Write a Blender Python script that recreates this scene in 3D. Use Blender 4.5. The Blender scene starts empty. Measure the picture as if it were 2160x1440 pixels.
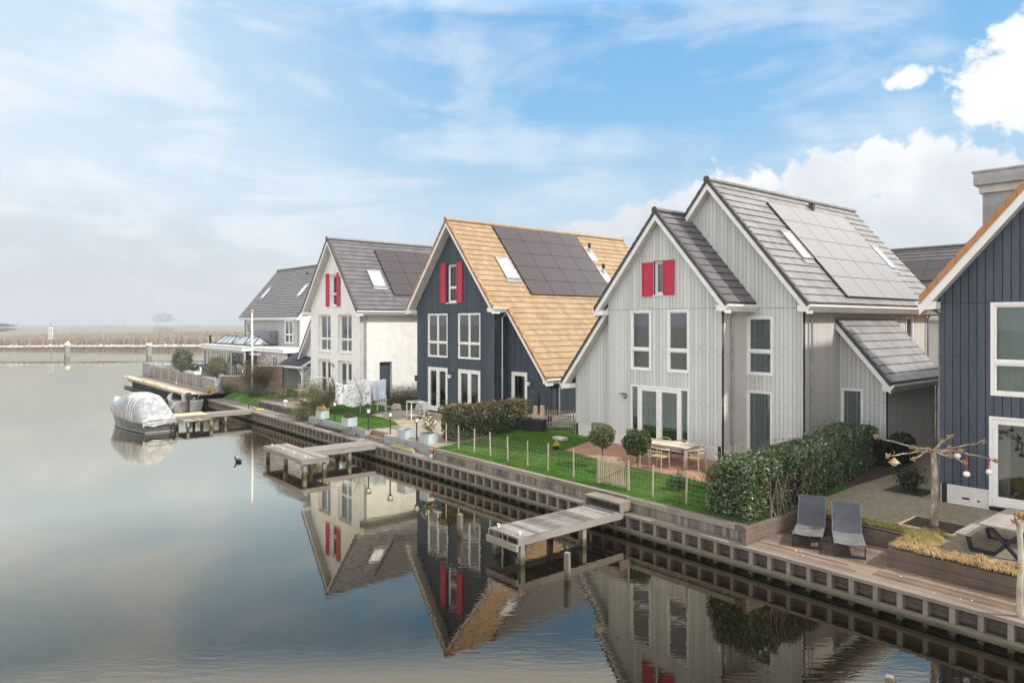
import bpy, bmesh, math, random
import numpy as np
from mathutils import Vector, Matrix
random.seed(7); RNG = np.random.default_rng(7)
R = math.radians
scn = bpy.context.scene
COL = scn.collection

# ------------------------------------------------------------------ camera
F = 1490.0; CX = 1080.0; HY = 680.0; CAMH = 6.3
cam_d = bpy.data.cameras.new('camera'); cam = bpy.data.objects.new('camera', cam_d); COL.objects.link(cam)
cam.location = (0, 0, CAMH); cam.rotation_euler = (R(90), 0, 0)
cam_d.sensor_width = 36.0; cam_d.lens = F/2160*36
cam_d.shift_y = -(720-HY)/2160
cam_d.clip_start = 0.1; cam_d.clip_end = 6000
scn.camera = cam
scn.view_settings.view_transform = 'Standard'; scn.view_settings.look = 'None'
scn.view_settings.exposure = 0.2; scn.view_settings.gamma = 1; scn.view_settings.use_curve_mapping = False
scn.cycles.max_bounces = 8; scn.cycles.transparent_max_bounces = 16; scn.cycles.volume_bounces = 1

# ------------------------------------------------------------------ sun
SUN = Vector((1.07, -0.386, 1.15)).normalized()
sd = bpy.data.lights.new('sun', 'SUN'); so = bpy.data.objects.new('sun', sd); COL.objects.link(so)
sd.energy = 4.3; sd.angle = R(1.6); sd.color = (1.0, 0.955, 0.89)
so.rotation_euler = (-SUN).to_track_quat('-Z', 'Y').to_euler()

# ------------------------------------------------------------------ node helpers
class NT:
    def __init__(s, tree):
        s.t = tree; s.n = tree.nodes; s.l = tree.links
    def new(s, typ, **kw):
        n = s.n.new(typ)
        for k, v in kw.items():
            if k == 'ins':
                for kk, vv in v.items():
                    if isinstance(vv, bpy.types.NodeSocket): s.l.new(vv, n.inputs[kk])
                    else: n.inputs[kk].default_value = vv
            else: setattr(n, k, v)
        return n
    def math(s, op, a, b=None, c=None, clamp=False):
        n = s.n.new('ShaderNodeMath'); n.operation = op; n.use_clamp = clamp
        for i, v in enumerate((a, b, c)):
            if v is None: continue
            if isinstance(v, bpy.types.NodeSocket): s.l.new(v, n.inputs[i])
            else: n.inputs[i].default_value = v
        return n.outputs[0]
    def mix(s, f, a, b, blend='MIX'):
        n = s.n.new('ShaderNodeMix'); n.data_type = 'RGBA'; n.blend_type = blend; n.clamp_factor = True
        for i, v in ((0, f), (6, a), (7, b)):
            if isinstance(v, bpy.types.NodeSocket): s.l.new(v, n.inputs[i])
            else: n.inputs[i].default_value = v if i == 0 else (*v[:3], 1)
        return n.outputs[2]
    def ramp(s, f, stops):
        n = s.n.new('ShaderNodeValToRGB'); s.l.new(f, n.inputs[0])
        while len(n.color_ramp.elements) > len(stops): n.color_ramp.elements.remove(n.color_ramp.elements[-1])
        while len(n.color_ramp.elements) < len(stops): n.color_ramp.elements.new(0.5)
        for e, (p, c) in zip(n.color_ramp.elements, stops):
            e.position = p; e.color = (*c, 1) if len(c) == 3 else c
        return n.outputs[0]
    def smooth(s, v, a, b):
        n = s.n.new('ShaderNodeMapRange'); n.interpolation_type = 'SMOOTHSTEP'
        s.l.new(v, n.inputs[0]); n.inputs[1].default_value = a; n.inputs[2].default_value = b
        return n.outputs[0]

def lin(c):
    return tuple(((x/255)/12.92 if x/255 <= .04045 else ((x/255+.055)/1.055)**2.4) for x in c)

# ------------------------------------------------------------------ world
def build_world():
    w = bpy.data.worlds.new("World"); scn.world = w; w.use_nodes = True
    T = NT(w.node_tree); T.n.clear()
    sky = T.new('ShaderNodeTexSky', sky_type='NISHITA', sun_disc=False, sun_elevation=math.asin(SUN.z),
                sun_rotation=math.atan2(SUN.x, SUN.y), altitude=0, air_density=1.0, dust_density=2.0, ozone_density=1.2)
    tc = T.new('ShaderNodeTexCoord').outputs['Generated']
    nv = T.new('ShaderNodeVectorMath', operation='NORMALIZE', ins={0: tc}).outputs[0]
    sep = T.new('ShaderNodeSeparateXYZ', ins={0: nv})
    x, y, z = sep.outputs
    az = T.math('ARCTAN2', x, y); el = T.math('ARCSINE', z)
    P = T.new('ShaderNodeCombineXYZ', ins={0: az, 1: el, 2: 0.0}).outputs[0]
    eln = T.math('DIVIDE', el, 0.48, clamp=True)
    blue = T.ramp(eln, [(0.0, lin((206, 212, 218))), (0.10, lin((205, 216, 226))), (0.28, lin((188, 214, 233))), (0.55, lin((128, 188, 231))), (1.0, lin((82, 163, 226)))])
    azl = T.smooth(az, -0.62, 0.05)     # the left of the sky is paler
    pale = T.ramp(eln, [(0.0, lin((196, 201, 207))), (0.2, lin((206, 215, 222))), (0.35, lin((216, 230, 241))), (0.75, lin((203, 227, 245))), (1.0, lin((168, 210, 241)))])
    base = T.mix(azl, pale, blue)
    # wisps (cirrus): stretched along a slanting axis
    rot = T.new('ShaderNodeMapping', vector_type='POINT', ins={0: P, 'Rotation': (0, 0, R(-24)), 'Scale': (2.6, 10.5, 1)}).outputs[0]
    n1 = T.new('ShaderNodeTexNoise', ins={0: rot, 'Scale': 1.35, 'Detail': 7.0, 'Roughness': 0.58, 'Distortion': 0.75}).outputs[0]
    n2 = T.new('ShaderNodeTexNoise', ins={0: P, 'Scale': 5.0, 'Detail': 6.0, 'Roughness': 0.6, 'Distortion': 0.4}).outputs[0]
    wsp = T.math('ADD', T.math('MULTIPLY', n1, 0.7), T.math('MULTIPLY', n2, 0.45))
    wm = T.smooth(wsp, 0.50, 0.74)
    wm = T.math('MULTIPLY', wm, T.math('ADD', 0.50, T.math('MULTIPLY', T.math('SUBTRACT', 1.0, azl), 0.42)))
    base = T.mix(wm, base, lin((240, 245, 250)))
    # cumulus
    nz = T.new('ShaderNodeTexNoise', ins={0: P, 'Scale': 9.0, 'Detail': 12.0, 'Roughness': 0.62, 'Distortion': 0.25})
    nf = T.new('ShaderNodeTexNoise', ins={0: P, 'Scale': 34.0, 'Detail': 10.0, 'Roughness': 0.6, 'Distortion': 0.3}).outputs[0]
    nzs = T.math('ADD', T.math('MULTIPLY', T.math('SUBTRACT', nz.outputs[0], 0.5), 1.9), T.math('MULTIPLY', T.math('SUBTRACT', nf, 0.5), 1.0))
    def px(a, b):
        A = math.atan((a-CX)/F); return A, math.atan((HY-b)/F*math.cos(A))
    blobs = [(2150,150,145,115),(2090,210,95,62),(2180,80,150,70),(1878,178,44,17),(1915,166,38,19),
             (1950,380,160,95),(1860,345,110,60),(2040,400,130,80),(1760,400,150,70),(1560,420,110,75),(1600,480,220,90),(1400,470,160,48),(1300,480,120,30),(1850,470,300,95),(2120,450,150,70),
             (20,445,60,26),(75,500,34,16),(150,625,230,36),(-60,620,200,60)]
    m = None
    for (bx, by, rx, ry) in blobs:
        pk = .40 if rx < 80 else .8; rx /= pk; ry /= pk
        ca, ce = px(bx, by); ra = rx/F*math.cos(ca)**2; re = ry/F*math.cos(ca)
        dx = T.math('DIVIDE', T.math('SUBTRACT', az, ca), ra); dy = T.math('DIVIDE', T.math('SUBTRACT', el, ce), re)
        d = T.math('SUBTRACT', pk, T.math('SQRT', T.math('ADD', T.math('MULTIPLY', dx, dx), T.math('MULTIPLY', dy, dy))))
        m = d if m is None else T.math('SMOOTH_MAX', m, d, 0.15)
    cm = T.math('ADD', m, nzs)
    mask = T.smooth(cm, -0.06, 0.20)
    nb = T.new('ShaderNodeTexNoise', ins={0: P, 'Scale': 7.0, 'Detail': 6.0, 'Roughness': 0.5}).outputs[0]
    lit = T.smooth(T.math('ADD', T.math('MULTIPLY', el, 3.2), T.math('ADD', nb, T.math('MULTIPLY', cm, -0.12))), 0.70, 1.30)
    ccol = T.mix(lit, lin((205, 212, 220)), lin((252, 252, 252)))
    softm = T.math('MULTIPLY', mask, T.math('ADD', 0.35, T.math('MULTIPLY', T.smooth(az, -0.5, 0.1), 0.65)))
    base = T.mix(softm, base, ccol)
    # low haze
    hz = T.smooth(el, 0.10, 0.0)
    base = T.mix(T.math('MULTIPLY', hz, 0.8), base, lin((198, 202, 208)))
    # sky brightened overhead and behind the camera, unseen, added to light the fronts
    up = T.smooth(T.math('ADD', el, T.math('MULTIPLY', T.math('MULTIPLY', az, az), 0.11)), 0.41, 0.475); back = T.smooth(y, 0.15, -0.55)
    ahead = T.math('MULTIPLY', T.smooth(y, 0.2, 0.6), T.smooth(el, 0.85, 0.6))      # unseen bright band ahead, added above the frame to lighten the water
    boost = T.math('ADD', 1.0, T.math('ADD', T.math('MULTIPLY', up, T.math('ADD', 0.05, T.math('MULTIPLY', ahead, 1.35))), T.math('MULTIPLY', T.math('MULTIPLY', back, T.smooth(el, 0.0, 0.3)), 0.95)))
    sky_fill = T.mix(T.math('MAXIMUM', up, back), base, lin((240, 238, 236)))
    sc = T.new('ShaderNodeVectorMath', operation='SCALE', ins={0: sky_fill}); T.l.new(T.math('MULTIPLY', boost, 10.0), sc.inputs['Scale'])
    fin = T.mix(0.12, sc.outputs[0], sky.outputs[0])
    bg = T.new('ShaderNodeBackground', ins={0: fin, 1: 0.1})
    out = T.new('ShaderNodeOutputWorld'); T.l.new(bg.outputs[0], out.inputs[0])
build_world()

# ------------------------------------------------------------------ frames: shore line s (away to the left) and n (inland)
OX, OY = 9.65, 13.26
TS = (-0.638, 0.770); NS = (0.770, 0.638)
def SN(s, n, z=0.0): return Vector((OX+s*TS[0]+n*NS[0], OY+s*TS[1]+n*NS[1], z))
def toSN(x, y):
    dx, dy = x-OX, y-OY; return dx*TS[0]+dy*TS[1], dx*NS[0]+dy*NS[1]
def zg(n): return 1.02+.18*min(1, max(0, (n-.4)/6))
SHORE_ROT = math.atan2(NS[1], NS[0])-math.pi/2     # local x = -t (towards the right), local y = n (inland)
WZ = 0.64

# ------------------------------------------------------------------ mesh helpers
def tag(o, label=None, cat=None, group=None, kind=None):
    if label: o['label'] = label
    if cat: o['category'] = cat
    if group: o['group'] = group
    if kind: o['kind'] = kind
    return o
def empty(name, loc, rz=0.0, sc=1.0):
    o = bpy.data.objects.new(name, None); COL.objects.link(o); o.empty_display_size = 0.3
    o.location = loc; o.rotation_euler = (0, 0, rz); o.scale = (sc, sc, sc)
    return o
def copy_tree(o, parent=None):
    c = o.copy(); COL.objects.link(c); c.parent = parent
    for ch in [q for q in bpy.data.objects if q.parent is o]: copy_tree(ch, c)
    return c
class MB:
    def __init__(s): s.v = []; s.f = []; s.mi = []; s.cur = 0
    def add(s, vs, fs):
        b = len(s.v); s.v += [tuple(p) for p in vs]; s.f += [tuple(i+b for i in f) for f in fs]; s.mi += [s.cur]*len(fs); return s
    def hexa(s, p):   # 8 points: bottom ring 0-3, top ring 4-7
        return s.add(p, [(0,3,2,1),(4,5,6,7),(0,1,5,4),(1,2,6,5),(2,3,7,6),(3,0,4,7)])
    def box(s, x0, x1, y0, y1, z0, z1):
        return s.hexa([(x0,y0,z0),(x1,y0,z0),(x1,y1,z0),(x0,y1,z0),(x0,y0,z1),(x1,y0,z1),(x1,y1,z1),(x0,y1,z1)])
    def beam(s, p, q, w, h, up=(0,0,1)):  # box from p to q, w sideways, h along up, centred
        p = Vector(p); q = Vector(q); d = (q-p).normalized(); u = Vector(up)
        if abs(d.dot(u)) > .99: u = Vector((0,1,0))
        sd_ = d.cross(u).normalized(); u = sd_.cross(d).normalized()
        a = sd_*w/2; b = u*h/2
        return s.hexa([p-a-b, p+a-b, q+a-b, q-a-b, p-a+b, p+a+b, q+a+b, q-a+b])
    def prism(s, poly, f0, f1):   # poly list of 2d, f0/f1 map 2d->3d for the two caps
        n = len(poly); vs = [f0(*p) for p in poly]+[f1(*p) for p in poly]
        fs = [tuple(range(n)), tuple(range(2*n-1, n-1, -1))]+[(i, (i+1) % n, n+(i+1) % n, n+i) for i in range(n)]
        return s.add(vs, fs)
    def tube(s, pts, rad, seg=8, caps=True):
        pts = [Vector(p) for p in pts]; n = len(pts)
        if not hasattr(rad, '__len__'): rad = [rad]*n
        rings = []; prev = None
        for i, p in enumerate(pts):
            d = (pts[min(i+1, n-1)]-pts[max(i-1, 0)]).normalized()
            if prev is None:
                u = Vector((0,0,1)) if abs(d.z) < .9 else Vector((1,0,0)); u = (u-d*u.dot(d)).normalized()
            else: u = (prev-d*prev.dot(d)).normalized()
            prev = u; w = d.cross(u)
            rings.append([p+(u*math.cos(2*math.pi*j/seg)+w*math.sin(2*math.pi*j/seg))*rad[i] for j in range(seg)])
        vs = [q for r in rings for q in r]; fs = []
        for i in range(n-1):
            for j in range(seg):
                a = i*seg+j; b = i*seg+(j+1) % seg; fs.append((a, b, b+seg, a+seg))
        if caps: fs += [tuple(range(seg-1, -1, -1)), tuple(range((n-1)*seg, n*seg))]
        return s.add(vs, fs)
    def lathe(s, prof, cx=0, cy=0, seg=16):
        vs = [(cx+r*math.cos(2*math.pi*j/seg), cy+r*math.sin(2*math.pi*j/seg), z) for r, z in prof for j in range(seg)]
        fs = [(i*seg+j, i*seg+(j+1) % seg, (i+1)*seg+(j+1) % seg, (i+1)*seg+j) for i in range(len(prof)-1) for j in range(seg)]
        fs += [tuple(range(seg-1, -1, -1)), tuple(range((len(prof)-1)*seg, len(prof)*seg))]
        return s.add(vs, fs)
    def grid(s, fn, nu, nv, thick=None):
        vs = [fn(i/nu, j/nv) for i in range(nu+1) for j in range(nv+1)]
        fs = [(i*(nv+1)+j, (i+1)*(nv+1)+j, (i+1)*(nv+1)+j+1, i*(nv+1)+j+1) for i in range(nu) for j in range(nv)]
        return s.add(vs, fs)
    def build(s, name, mats, parent=None, smooth=False, bevel=0.0, recalc=True):
        me = bpy.data.meshes.new(name); me.from_pydata(s.v, [], s.f)
        mats = mats if isinstance(mats, (list, tuple)) else [mats]
        for m_ in mats: me.materials.append(m_)
        me.polygons.foreach_set('material_index', s.mi)
        if recalc:
            bm = bmesh.new(); bm.from_mesh(me); bmesh.ops.recalc_face_normals(bm, faces=bm.faces); bm.to_mesh(me); bm.free()
        if smooth: me.polygons.foreach_set('use_smooth', [True]*len(me.polygons))
        me.update()
        o = bpy.data.objects.new(name, me); COL.objects.link(o)
        if parent: o.parent = parent
        if bevel: 
            b = o.modifiers.new('bevel', 'BEVEL'); b.width = bevel; b.segments = 2; b.limit_method = 'ANGLE'
        return o
def quads_mesh(name, V, mat, parent=None, tri=False):
    """V: (N,4,3) or (N,3,3) array of loose faces -> one object"""
    V = np.asarray(V, dtype=np.float32); N, K = V.shape[:2]
    me = bpy.data.meshes.new(name); me.vertices.add(N*K); me.vertices.foreach_set('co', V.reshape(-1))
    me.loops.add(N*K); me.loops.foreach_set('vertex_index', np.arange(N*K, dtype=np.int32))
    me.polygons.add(N); me.polygons.foreach_set('loop_start', np.arange(0, N*K, K, dtype=np.int32))
    me.polygons.foreach_set('loop_total', np.full(N, K, dtype=np.int32))
    me.materials.append(mat); me.update(calc_edges=True); me.validate()
    o = bpy.data.objects.new(name, me); COL.objects.link(o)
    if parent: o.parent = parent
    return o
def leaves(P, L, W, up=0.3, rng=RNG, outward=None):
    """rhombus leaves at points P (N,3)"""
    N = len(P); d = rng.normal(size=(N,3)); d[:,2] = d[:,2]*.7+up
    if outward is not None: d += outward*0.9
    d /= np.linalg.norm(d, axis=1)[:,None]
    q = rng.normal(size=(N,3)); sd_ = np.cross(d, q); sd_ /= np.linalg.norm(sd_, axis=1)[:,None]
    k = rng.uniform(.45,1.4,N); l = (L*k)[:,None]; w = (W*k*rng.uniform(.8,1.2,N))[:,None]
    nrm = np.cross(d, sd_)
    a = P-d*l/2; c = P+d*l/2; b = P+sd_*w/2+nrm*w*.25; e = P-sd_*w/2+nrm*w*.25
    return np.stack([a,b,c,e], axis=1)
# ------------------------------------------------------------------ materials
def mat(name):
    m = bpy.data.materials.new(name); m.use_nodes = True
    T = NT(m.node_tree); b = T.n['Principled BSDF']; return m, T, b
def setc(T, b, c):
    if isinstance(c, bpy.types.NodeSocket): T.l.new(c, b.inputs['Base Color'])
    else: b.inputs['Base Color'].default_value = (*c, 1)
def bump(T, b, h, strength=.4, dist=.01):
    n = T.new('ShaderNodeBump', ins={'Height': h, 'Strength': strength, 'Distance': dist}); T.l.new(n.outputs[0], b.inputs['Normal'])
def paint(name, c, rough=.5, var=.06, dirt=.0, metal=0.0, spec=.5):
    m, T, b = mat(name)
    tc = T.new('ShaderNodeTexCoord').outputs['Object']
    n = T.new('ShaderNodeTexNoise', ins={0: tc, 'Scale': 3.0, 'Detail': 5.0}).outputs[0]
    lo = tuple(x*(1-var*2.2) for x in c); hi = tuple(min(1, x*(1+var)) for x in c)
    col = T.mix(T.smooth(n, .3, .7), lo, hi)
    if dirt:
        n2 = T.new('ShaderNodeTexNoise', ins={0: tc, 'Scale': 11.0, 'Detail': 6.0, 'Roughness': .7}).outputs[0]
        col = T.mix(T.math('MULTIPLY', T.smooth(n2, .55, .75), dirt), col, (.12, .11, .08))
    setc(T, b, col); b.inputs['Roughness'].default_value = rough; b.inputs['Metallic'].default_value = metal
    b.inputs['Specular IOR Level'].default_value = spec
    return m
def cladding(name, c, axis, bw, var=.16, green=.0):
    """painted vertical boards: tone shifts board by board, streaks run down them"""
    m, T, b = mat(name)
    tc = T.new('ShaderNodeTexCoord').outputs['Object']; sp = T.new('ShaderNodeSeparateXYZ', ins={0: tc})
    a = sp.outputs[0] if axis == 'x' else sp.outputs[1]
    idx = T.math('FLOOR', T.math('DIVIDE', T.math('ADD', a, 50.0), bw))
    wn = T.new('ShaderNodeTexWhiteNoise', noise_dimensions='1D', ins={'W': idx}).outputs[0]
    mp = T.new('ShaderNodeMapping', ins={0: tc, 'Scale': (14, 14, .55)}).outputs[0]
    n1 = T.new('ShaderNodeTexNoise', ins={0: mp, 'Scale': 1.0, 'Detail': 6.0, 'Roughness': .65}).outputs[0]
    n2 = T.new('ShaderNodeTexNoise', ins={0: tc, 'Scale': .7, 'Detail': 4.0}).outputs[0]
    k = T.math('ADD', T.math('MULTIPLY', wn, var), T.math('ADD', T.math('MULTIPLY', n1, var*1.6), T.math('MULTIPLY', n2, var*.8)))
    k = T.math('ADD', k, 1-var*1.7)
    sc = T.new('ShaderNodeVectorMath', operation='SCALE', ins={0: (*c,)}); T.l.new(k, sc.inputs['Scale'])
    col = sc.outputs[0]
    n3 = T.new('ShaderNodeTexNoise', ins={0: mp, 'Scale': 2.2, 'Detail': 8.0, 'Roughness': .8}).outputs[0]
    col = T.mix(T.math('MULTIPLY', T.smooth(n3, .60, .75), .25), col, tuple(x*.55 for x in c))
    if green:
        g = T.math('MULTIPLY', T.smooth(n2, .5, .7), green)
        col = T.mix(g, col, (c[0]*.72, c[1]*.82, c[2]*.6))
    setc(T, b, col); b.inputs['Roughness'].default_value = .7
    bump(T, b, n1, .25, .004)
    return m
def brickwall(name, c1, c2, mortar, bs=.22, rh=.065, rough=.8, axis='y', bstr=.5):
    m, T, b = mat(name)
    tc = T.new('ShaderNodeTexCoord').outputs['Object']; sp = T.new('ShaderNodeSeparateXYZ', ins={0: tc})
    v = T.new('ShaderNodeCombineXYZ', ins={0: sp.outputs[0] if axis == 'x' else sp.outputs[1], 1: sp.outputs[2], 2: 0.0}).outputs[0]
    if axis == 'xy': v = tc
    br = T.new('ShaderNodeTexBrick', ins={0: v, 'Color1': (*c1,1), 'Color2': (*c2,1), 'Mortar': (*mortar,1), 'Scale': 1.0, 'Mortar Size': .008, 'Brick Width': bs, 'Row Height': rh})
    n = T.new('ShaderNodeTexNoise', ins={0: tc, 'Scale': 2.0, 'Detail': 6.0, 'Roughness': .65}).outputs[0]
    n4 = T.new('ShaderNodeTexNoise', ins={0: tc, 'Scale': 30.0, 'Detail': 4.0}).outputs[0]
    k = T.math('ADD', .62, T.math('ADD', T.math('MULTIPLY', n, .5), T.math('MULTIPLY', n4, .25)))
    sc = T.new('ShaderNodeVectorMath', operation='SCALE', ins={0: br.outputs[0]}); T.l.new(k, sc.inputs['Scale'])
    setc(T, b, sc.outputs[0]); b.inputs['Roughness'].default_value = rough
    bump(T, b, br.outputs[1], -bstr, .006)
    return m
def tilemat(name, c, c2, rough=.45, moss=0.0, mosscol=(.1,.1,.04), var=.25, spec=.5):
    m, T, b = mat(name)
    geo = T.new('ShaderNodeNewGeometry').outputs['Random Per Island']
    tc = T.new('ShaderNodeTexCoord').outputs['Object']
    n = T.new('ShaderNodeTexNoise', ins={0: tc, 'Scale': .9, 'Detail': 7.0, 'Roughness': .65}).outputs[0]
    n2 = T.new('ShaderNodeTexNoise', ins={0: tc, 'Scale': 9.0, 'Detail': 7.0, 'Roughness': .7, 'Distortion': .6}).outputs[0]
    f = T.math('ADD', T.math('MULTIPLY', geo, var), T.math('MULTIPLY', n, 1-var))
    col = T.mix(T.smooth(f, .25, .75), c, c2)
    col = T.mix(T.math('MULTIPLY', T.smooth(n2, .5, .8), .45), col, tuple(x*.6 for x in c))
    if moss:
        n3 = T.new('ShaderNodeTexNoise', ins={0: tc, 'Scale': 3.4, 'Detail': 8.0, 'Roughness': .75, 'Distortion': 1.2}).outputs[0]
        sp = T.new('ShaderNodeSeparateXYZ', ins={0: tc}).outputs[2]
        low = T.smooth(sp, 7.0, 2.5)
        col = T.mix(T.math('MULTIPLY', T.smooth(n3, .52, .72), T.math('ADD', moss*.35, T.math('MULTIPLY', low, moss))), col, mosscol)
    setc(T, b, col)
    T.l.new(T.math('ADD', rough-.08, T.math('MULTIPLY', n, .22)), b.inputs['Roughness'])
    b.inputs['Specular IOR Level'].default_value = spec
    bump(T, b, n2, .35, .004)
    return m
def timber(name, c, c2, rough=.75, axis='x', moss=.0, scale=1.0, wet=False):
    m, T, b = mat(name)
    tc = T.new('ShaderNodeTexCoord').outputs['Object']
    s_ = {'x': (1.2, 22, 22), 'y': (22, 1.2, 22), 'z': (22, 22, 1.2)}[axis]
    mp = T.new('ShaderNodeMapping', ins={0: tc, 'Scale': tuple(q*scale for q in s_)}).outputs[0]
    n = T.new('ShaderNodeTexNoise', ins={0: mp, 'Scale': 1.0, 'Detail': 8.0, 'Roughness': .7, 'Distortion': .3}).outputs[0]
    n2 = T.new('ShaderNodeTexNoise', ins={0: tc, 'Scale': 1.3, 'Detail': 5.0, 'Roughness': .6}).outputs[0]
    isl = T.new('ShaderNodeNewGeometry').outputs['Random Per Island']
    n5 = T.new('ShaderNodeTexNoise', ins={0: T.new('ShaderNodeMapping', ins={0: tc, 'Scale': tuple(q*.3 for q in s_)}).outputs[0], 'Scale': 1.0, 'Detail': 6.0, 'Roughness': .75}).outputs[0]
    f = T.math('ADD', T.math('MULTIPLY', n5, .5), T.math('ADD', T.math('MULTIPLY', n2, .35), T.math('MULTIPLY', isl, .30)))
    col = T.mix(T.smooth(f, .38, .74), tuple(x*.8 for x in c), tuple(x*1.08 for x in c2))
    col = T.mix(T.math('MULTIPLY', T.smooth(n5, .55, .70), .45), col, tuple(x*.4 for x in c))
    col = T.mix(T.math('MULTIPLY', T.smooth(n, .58, .72), .6), col, tuple(x*.35 for x in c))
    if moss:
        n3 = T.new('ShaderNodeTexNoise', ins={0: tc, 'Scale': 2.6, 'Detail': 7.0, 'Roughness': .7}).outputs[0]
        col = T.mix(T.math('MULTIPLY', T.smooth(n3, .5, .7), moss), col, (.16, .13, .07))
    if wet:      # algae and damp near the water line
        zz = T.new('ShaderNodeSeparateXYZ', ins={0: tc}).outputs[2]
        col = T.mix(T.smooth(T.math('SUBTRACT', zz, T.math('MULTIPLY', n2, .22)), .12, -.02), col, (.022,.020,.012))
        col = T.mix(T.math('MULTIPLY', T.smooth(T.math('SUBTRACT', zz, T.math('MULTIPLY', n5, .25)), .16, .02), .5), col, (.075,.07,.035))
    setc(T, b, col); b.inputs['Roughness'].default_value = rough
    bump(T, b, n, .5, .005)
    return m
def leafmat(name, c, c2, c3=None, rough=.5, spec=.5, trans=.25):
    m, T, b = mat(name)
    isl = T.new('ShaderNodeNewGeometry').outputs['Random Per Island']
    stops = [(0, c), (.6, c2)] + ([(1.0, c3)] if c3 else [])
    col = T.ramp(isl, stops)
    tc = T.new('ShaderNodeTexCoord').outputs['Object']
    n = T.new('ShaderNodeTexNoise', ins={0: tc, 'Scale': 2.2, 'Detail': 3.0}).outputs[0]
    sc = T.new('ShaderNodeVectorMath', operation='SCALE', ins={0: col}); T.l.new(T.math('ADD', .45, T.math('MULTIPLY', n, 1.1)), sc.inputs['Scale'])
    setc(T, b, sc.outputs[0]); b.inputs['Roughness'].default_value = rough; b.inputs['Specular IOR Level'].default_value = spec
    tr = T.new('ShaderNodeBsdfTranslucent', ins={0: sc.outputs[0]})
    mx = T.new('ShaderNodeMixShader', ins={0: trans, 1: b.outputs[0], 2: tr.outputs[0]})
    T.l.new(mx.outputs[0], T.n['Material Output'].inputs[0])
    return m
def glassmat(name, tint=(.75,.8,.8), refl=1.0, rough=.01):
    m, T, b = mat(name); T.n.remove(b)
    fr = T.new('ShaderNodeFresnel', ins={0: 1.52})
    f = T.math('MULTIPLY', T.math('ADD', T.math('MULTIPLY', fr.outputs[0], 1.6), .04), refl, clamp=True)
    tr = T.new('ShaderNodeBsdfTransparent', ins={0: (*tint, 1)}); gl = T.new('ShaderNodeBsdfGlossy', ins={0: (.95,.97,1,1), 1: rough})
    tc = T.new('ShaderNodeTexCoord').outputs['Object']
    n = T.new('ShaderNodeTexNoise', ins={0: tc, 'Scale': 1.1, 'Detail': 1.0}).outputs[0]
    bp = T.new('ShaderNodeBump', ins={'Height': n, 'Strength': .12, 'Distance': .02}); T.l.new(bp.outputs[0], gl.inputs['Normal'])
    mx = T.new('ShaderNodeMixShader', ins={0: f, 1: tr.outputs[0], 2: gl.outputs[0]})
    T.l.new(mx.outputs[0], T.n['Material Output'].inputs[0])
    return m

M = {}
M['white'] = paint('white_paint', (.80,.80,.79), .45, .03)
M['white_dirty'] = paint('white_paint_weathered', (.74,.74,.72), .5, .05, .25)
M['soffit'] = paint('grey_soffit_board', (.55,.55,.54), .6, .05)
M['zinc'] = paint('zinc', (.34,.35,.36), .4, .1, .15, .5)
M['rail_dark'] = paint('charcoal_frame', (.12,.125,.135), .5, .08)
M['zinc_light'] = paint('light_zinc', (.62,.63,.64), .35, .08, .05, .6)
M['red'] = paint('red_shutter_paint', (.50,.012,.045), .42, .04)
M['black'] = paint('black_paint', (.018,.018,.02), .4, .1)
M['black_metal'] = paint('black_steel', (.02,.022,.028), .45, .1)
M['glass'] = glassmat('window_glass', refl=.8)
M['glass_dark'] = glassmat('window_glass_reflective', (.42,.44,.45), 1.5)
M['glass_sky'] = glassmat('reflective_garden_room_glass', (.5,.52,.53), 3.2)
M['glass_roof'] = glassmat('rooflight_glass', (.35,.37,.38), 2.6)
M['frost'] = paint('frosted_lamp_glass', (.85,.85,.82), .3, .02)
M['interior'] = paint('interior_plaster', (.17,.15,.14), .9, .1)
M['curtain'] = paint('curtain_cloth', (.62,.62,.60), .9, .05)
M['curtain_green'] = paint('pale_green_curtain', (.42,.52,.50), .9, .06)
M['blind'] = paint('white_blind_slat', (.86,.87,.88), .5, .03)
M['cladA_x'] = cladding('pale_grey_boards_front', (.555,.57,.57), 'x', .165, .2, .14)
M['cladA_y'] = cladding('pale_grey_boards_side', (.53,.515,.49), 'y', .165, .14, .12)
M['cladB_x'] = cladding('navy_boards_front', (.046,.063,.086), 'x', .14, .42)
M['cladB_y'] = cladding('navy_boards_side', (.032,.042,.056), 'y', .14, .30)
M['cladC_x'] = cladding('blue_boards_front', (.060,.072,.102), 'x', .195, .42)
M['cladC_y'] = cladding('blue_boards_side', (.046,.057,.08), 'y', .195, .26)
M['cladD_x'] = cladding('light_grey_boards_front', (.43,.44,.45), 'x', .165, .10)
M['cladW_y'] = cladding('cream_boards_side', (.70,.69,.65), 'y', .30, .06)
M['membrane'] = paint('dark_wall_membrane', (.018,.019,.022), .9, .1)
M['plinth'] = brickwall('white_brick_plinth', (.66,.65,.62), (.62,.61,.58), (.56,.55,.53), axis='x', bstr=.35)
M['plinth_y'] = brickwall('white_brick_plinth_side', (.66,.65,.62), (.62,.61,.58), (.56,.55,.53), axis='y', bstr=.35)
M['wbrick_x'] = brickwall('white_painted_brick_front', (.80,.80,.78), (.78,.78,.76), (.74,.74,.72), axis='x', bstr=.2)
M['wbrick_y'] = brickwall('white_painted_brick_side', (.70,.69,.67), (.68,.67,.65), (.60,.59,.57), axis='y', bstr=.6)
M['brown_brick'] = brickwall('brown_garden_brick', (.17,.10,.06), (.24,.16,.09), (.30,.26,.22), axis='x')
M['brown_brick_y'] = brickwall('brown_garden_brick_end', (.17,.10,.06), (.24,.16,.09), (.30,.26,.22), axis='y')
M['tile_dark'] = tilemat('anthracite_roof_tile', (.085,.080,.088), (.125,.115,.122), .42, var=.35, spec=.6)
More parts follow.
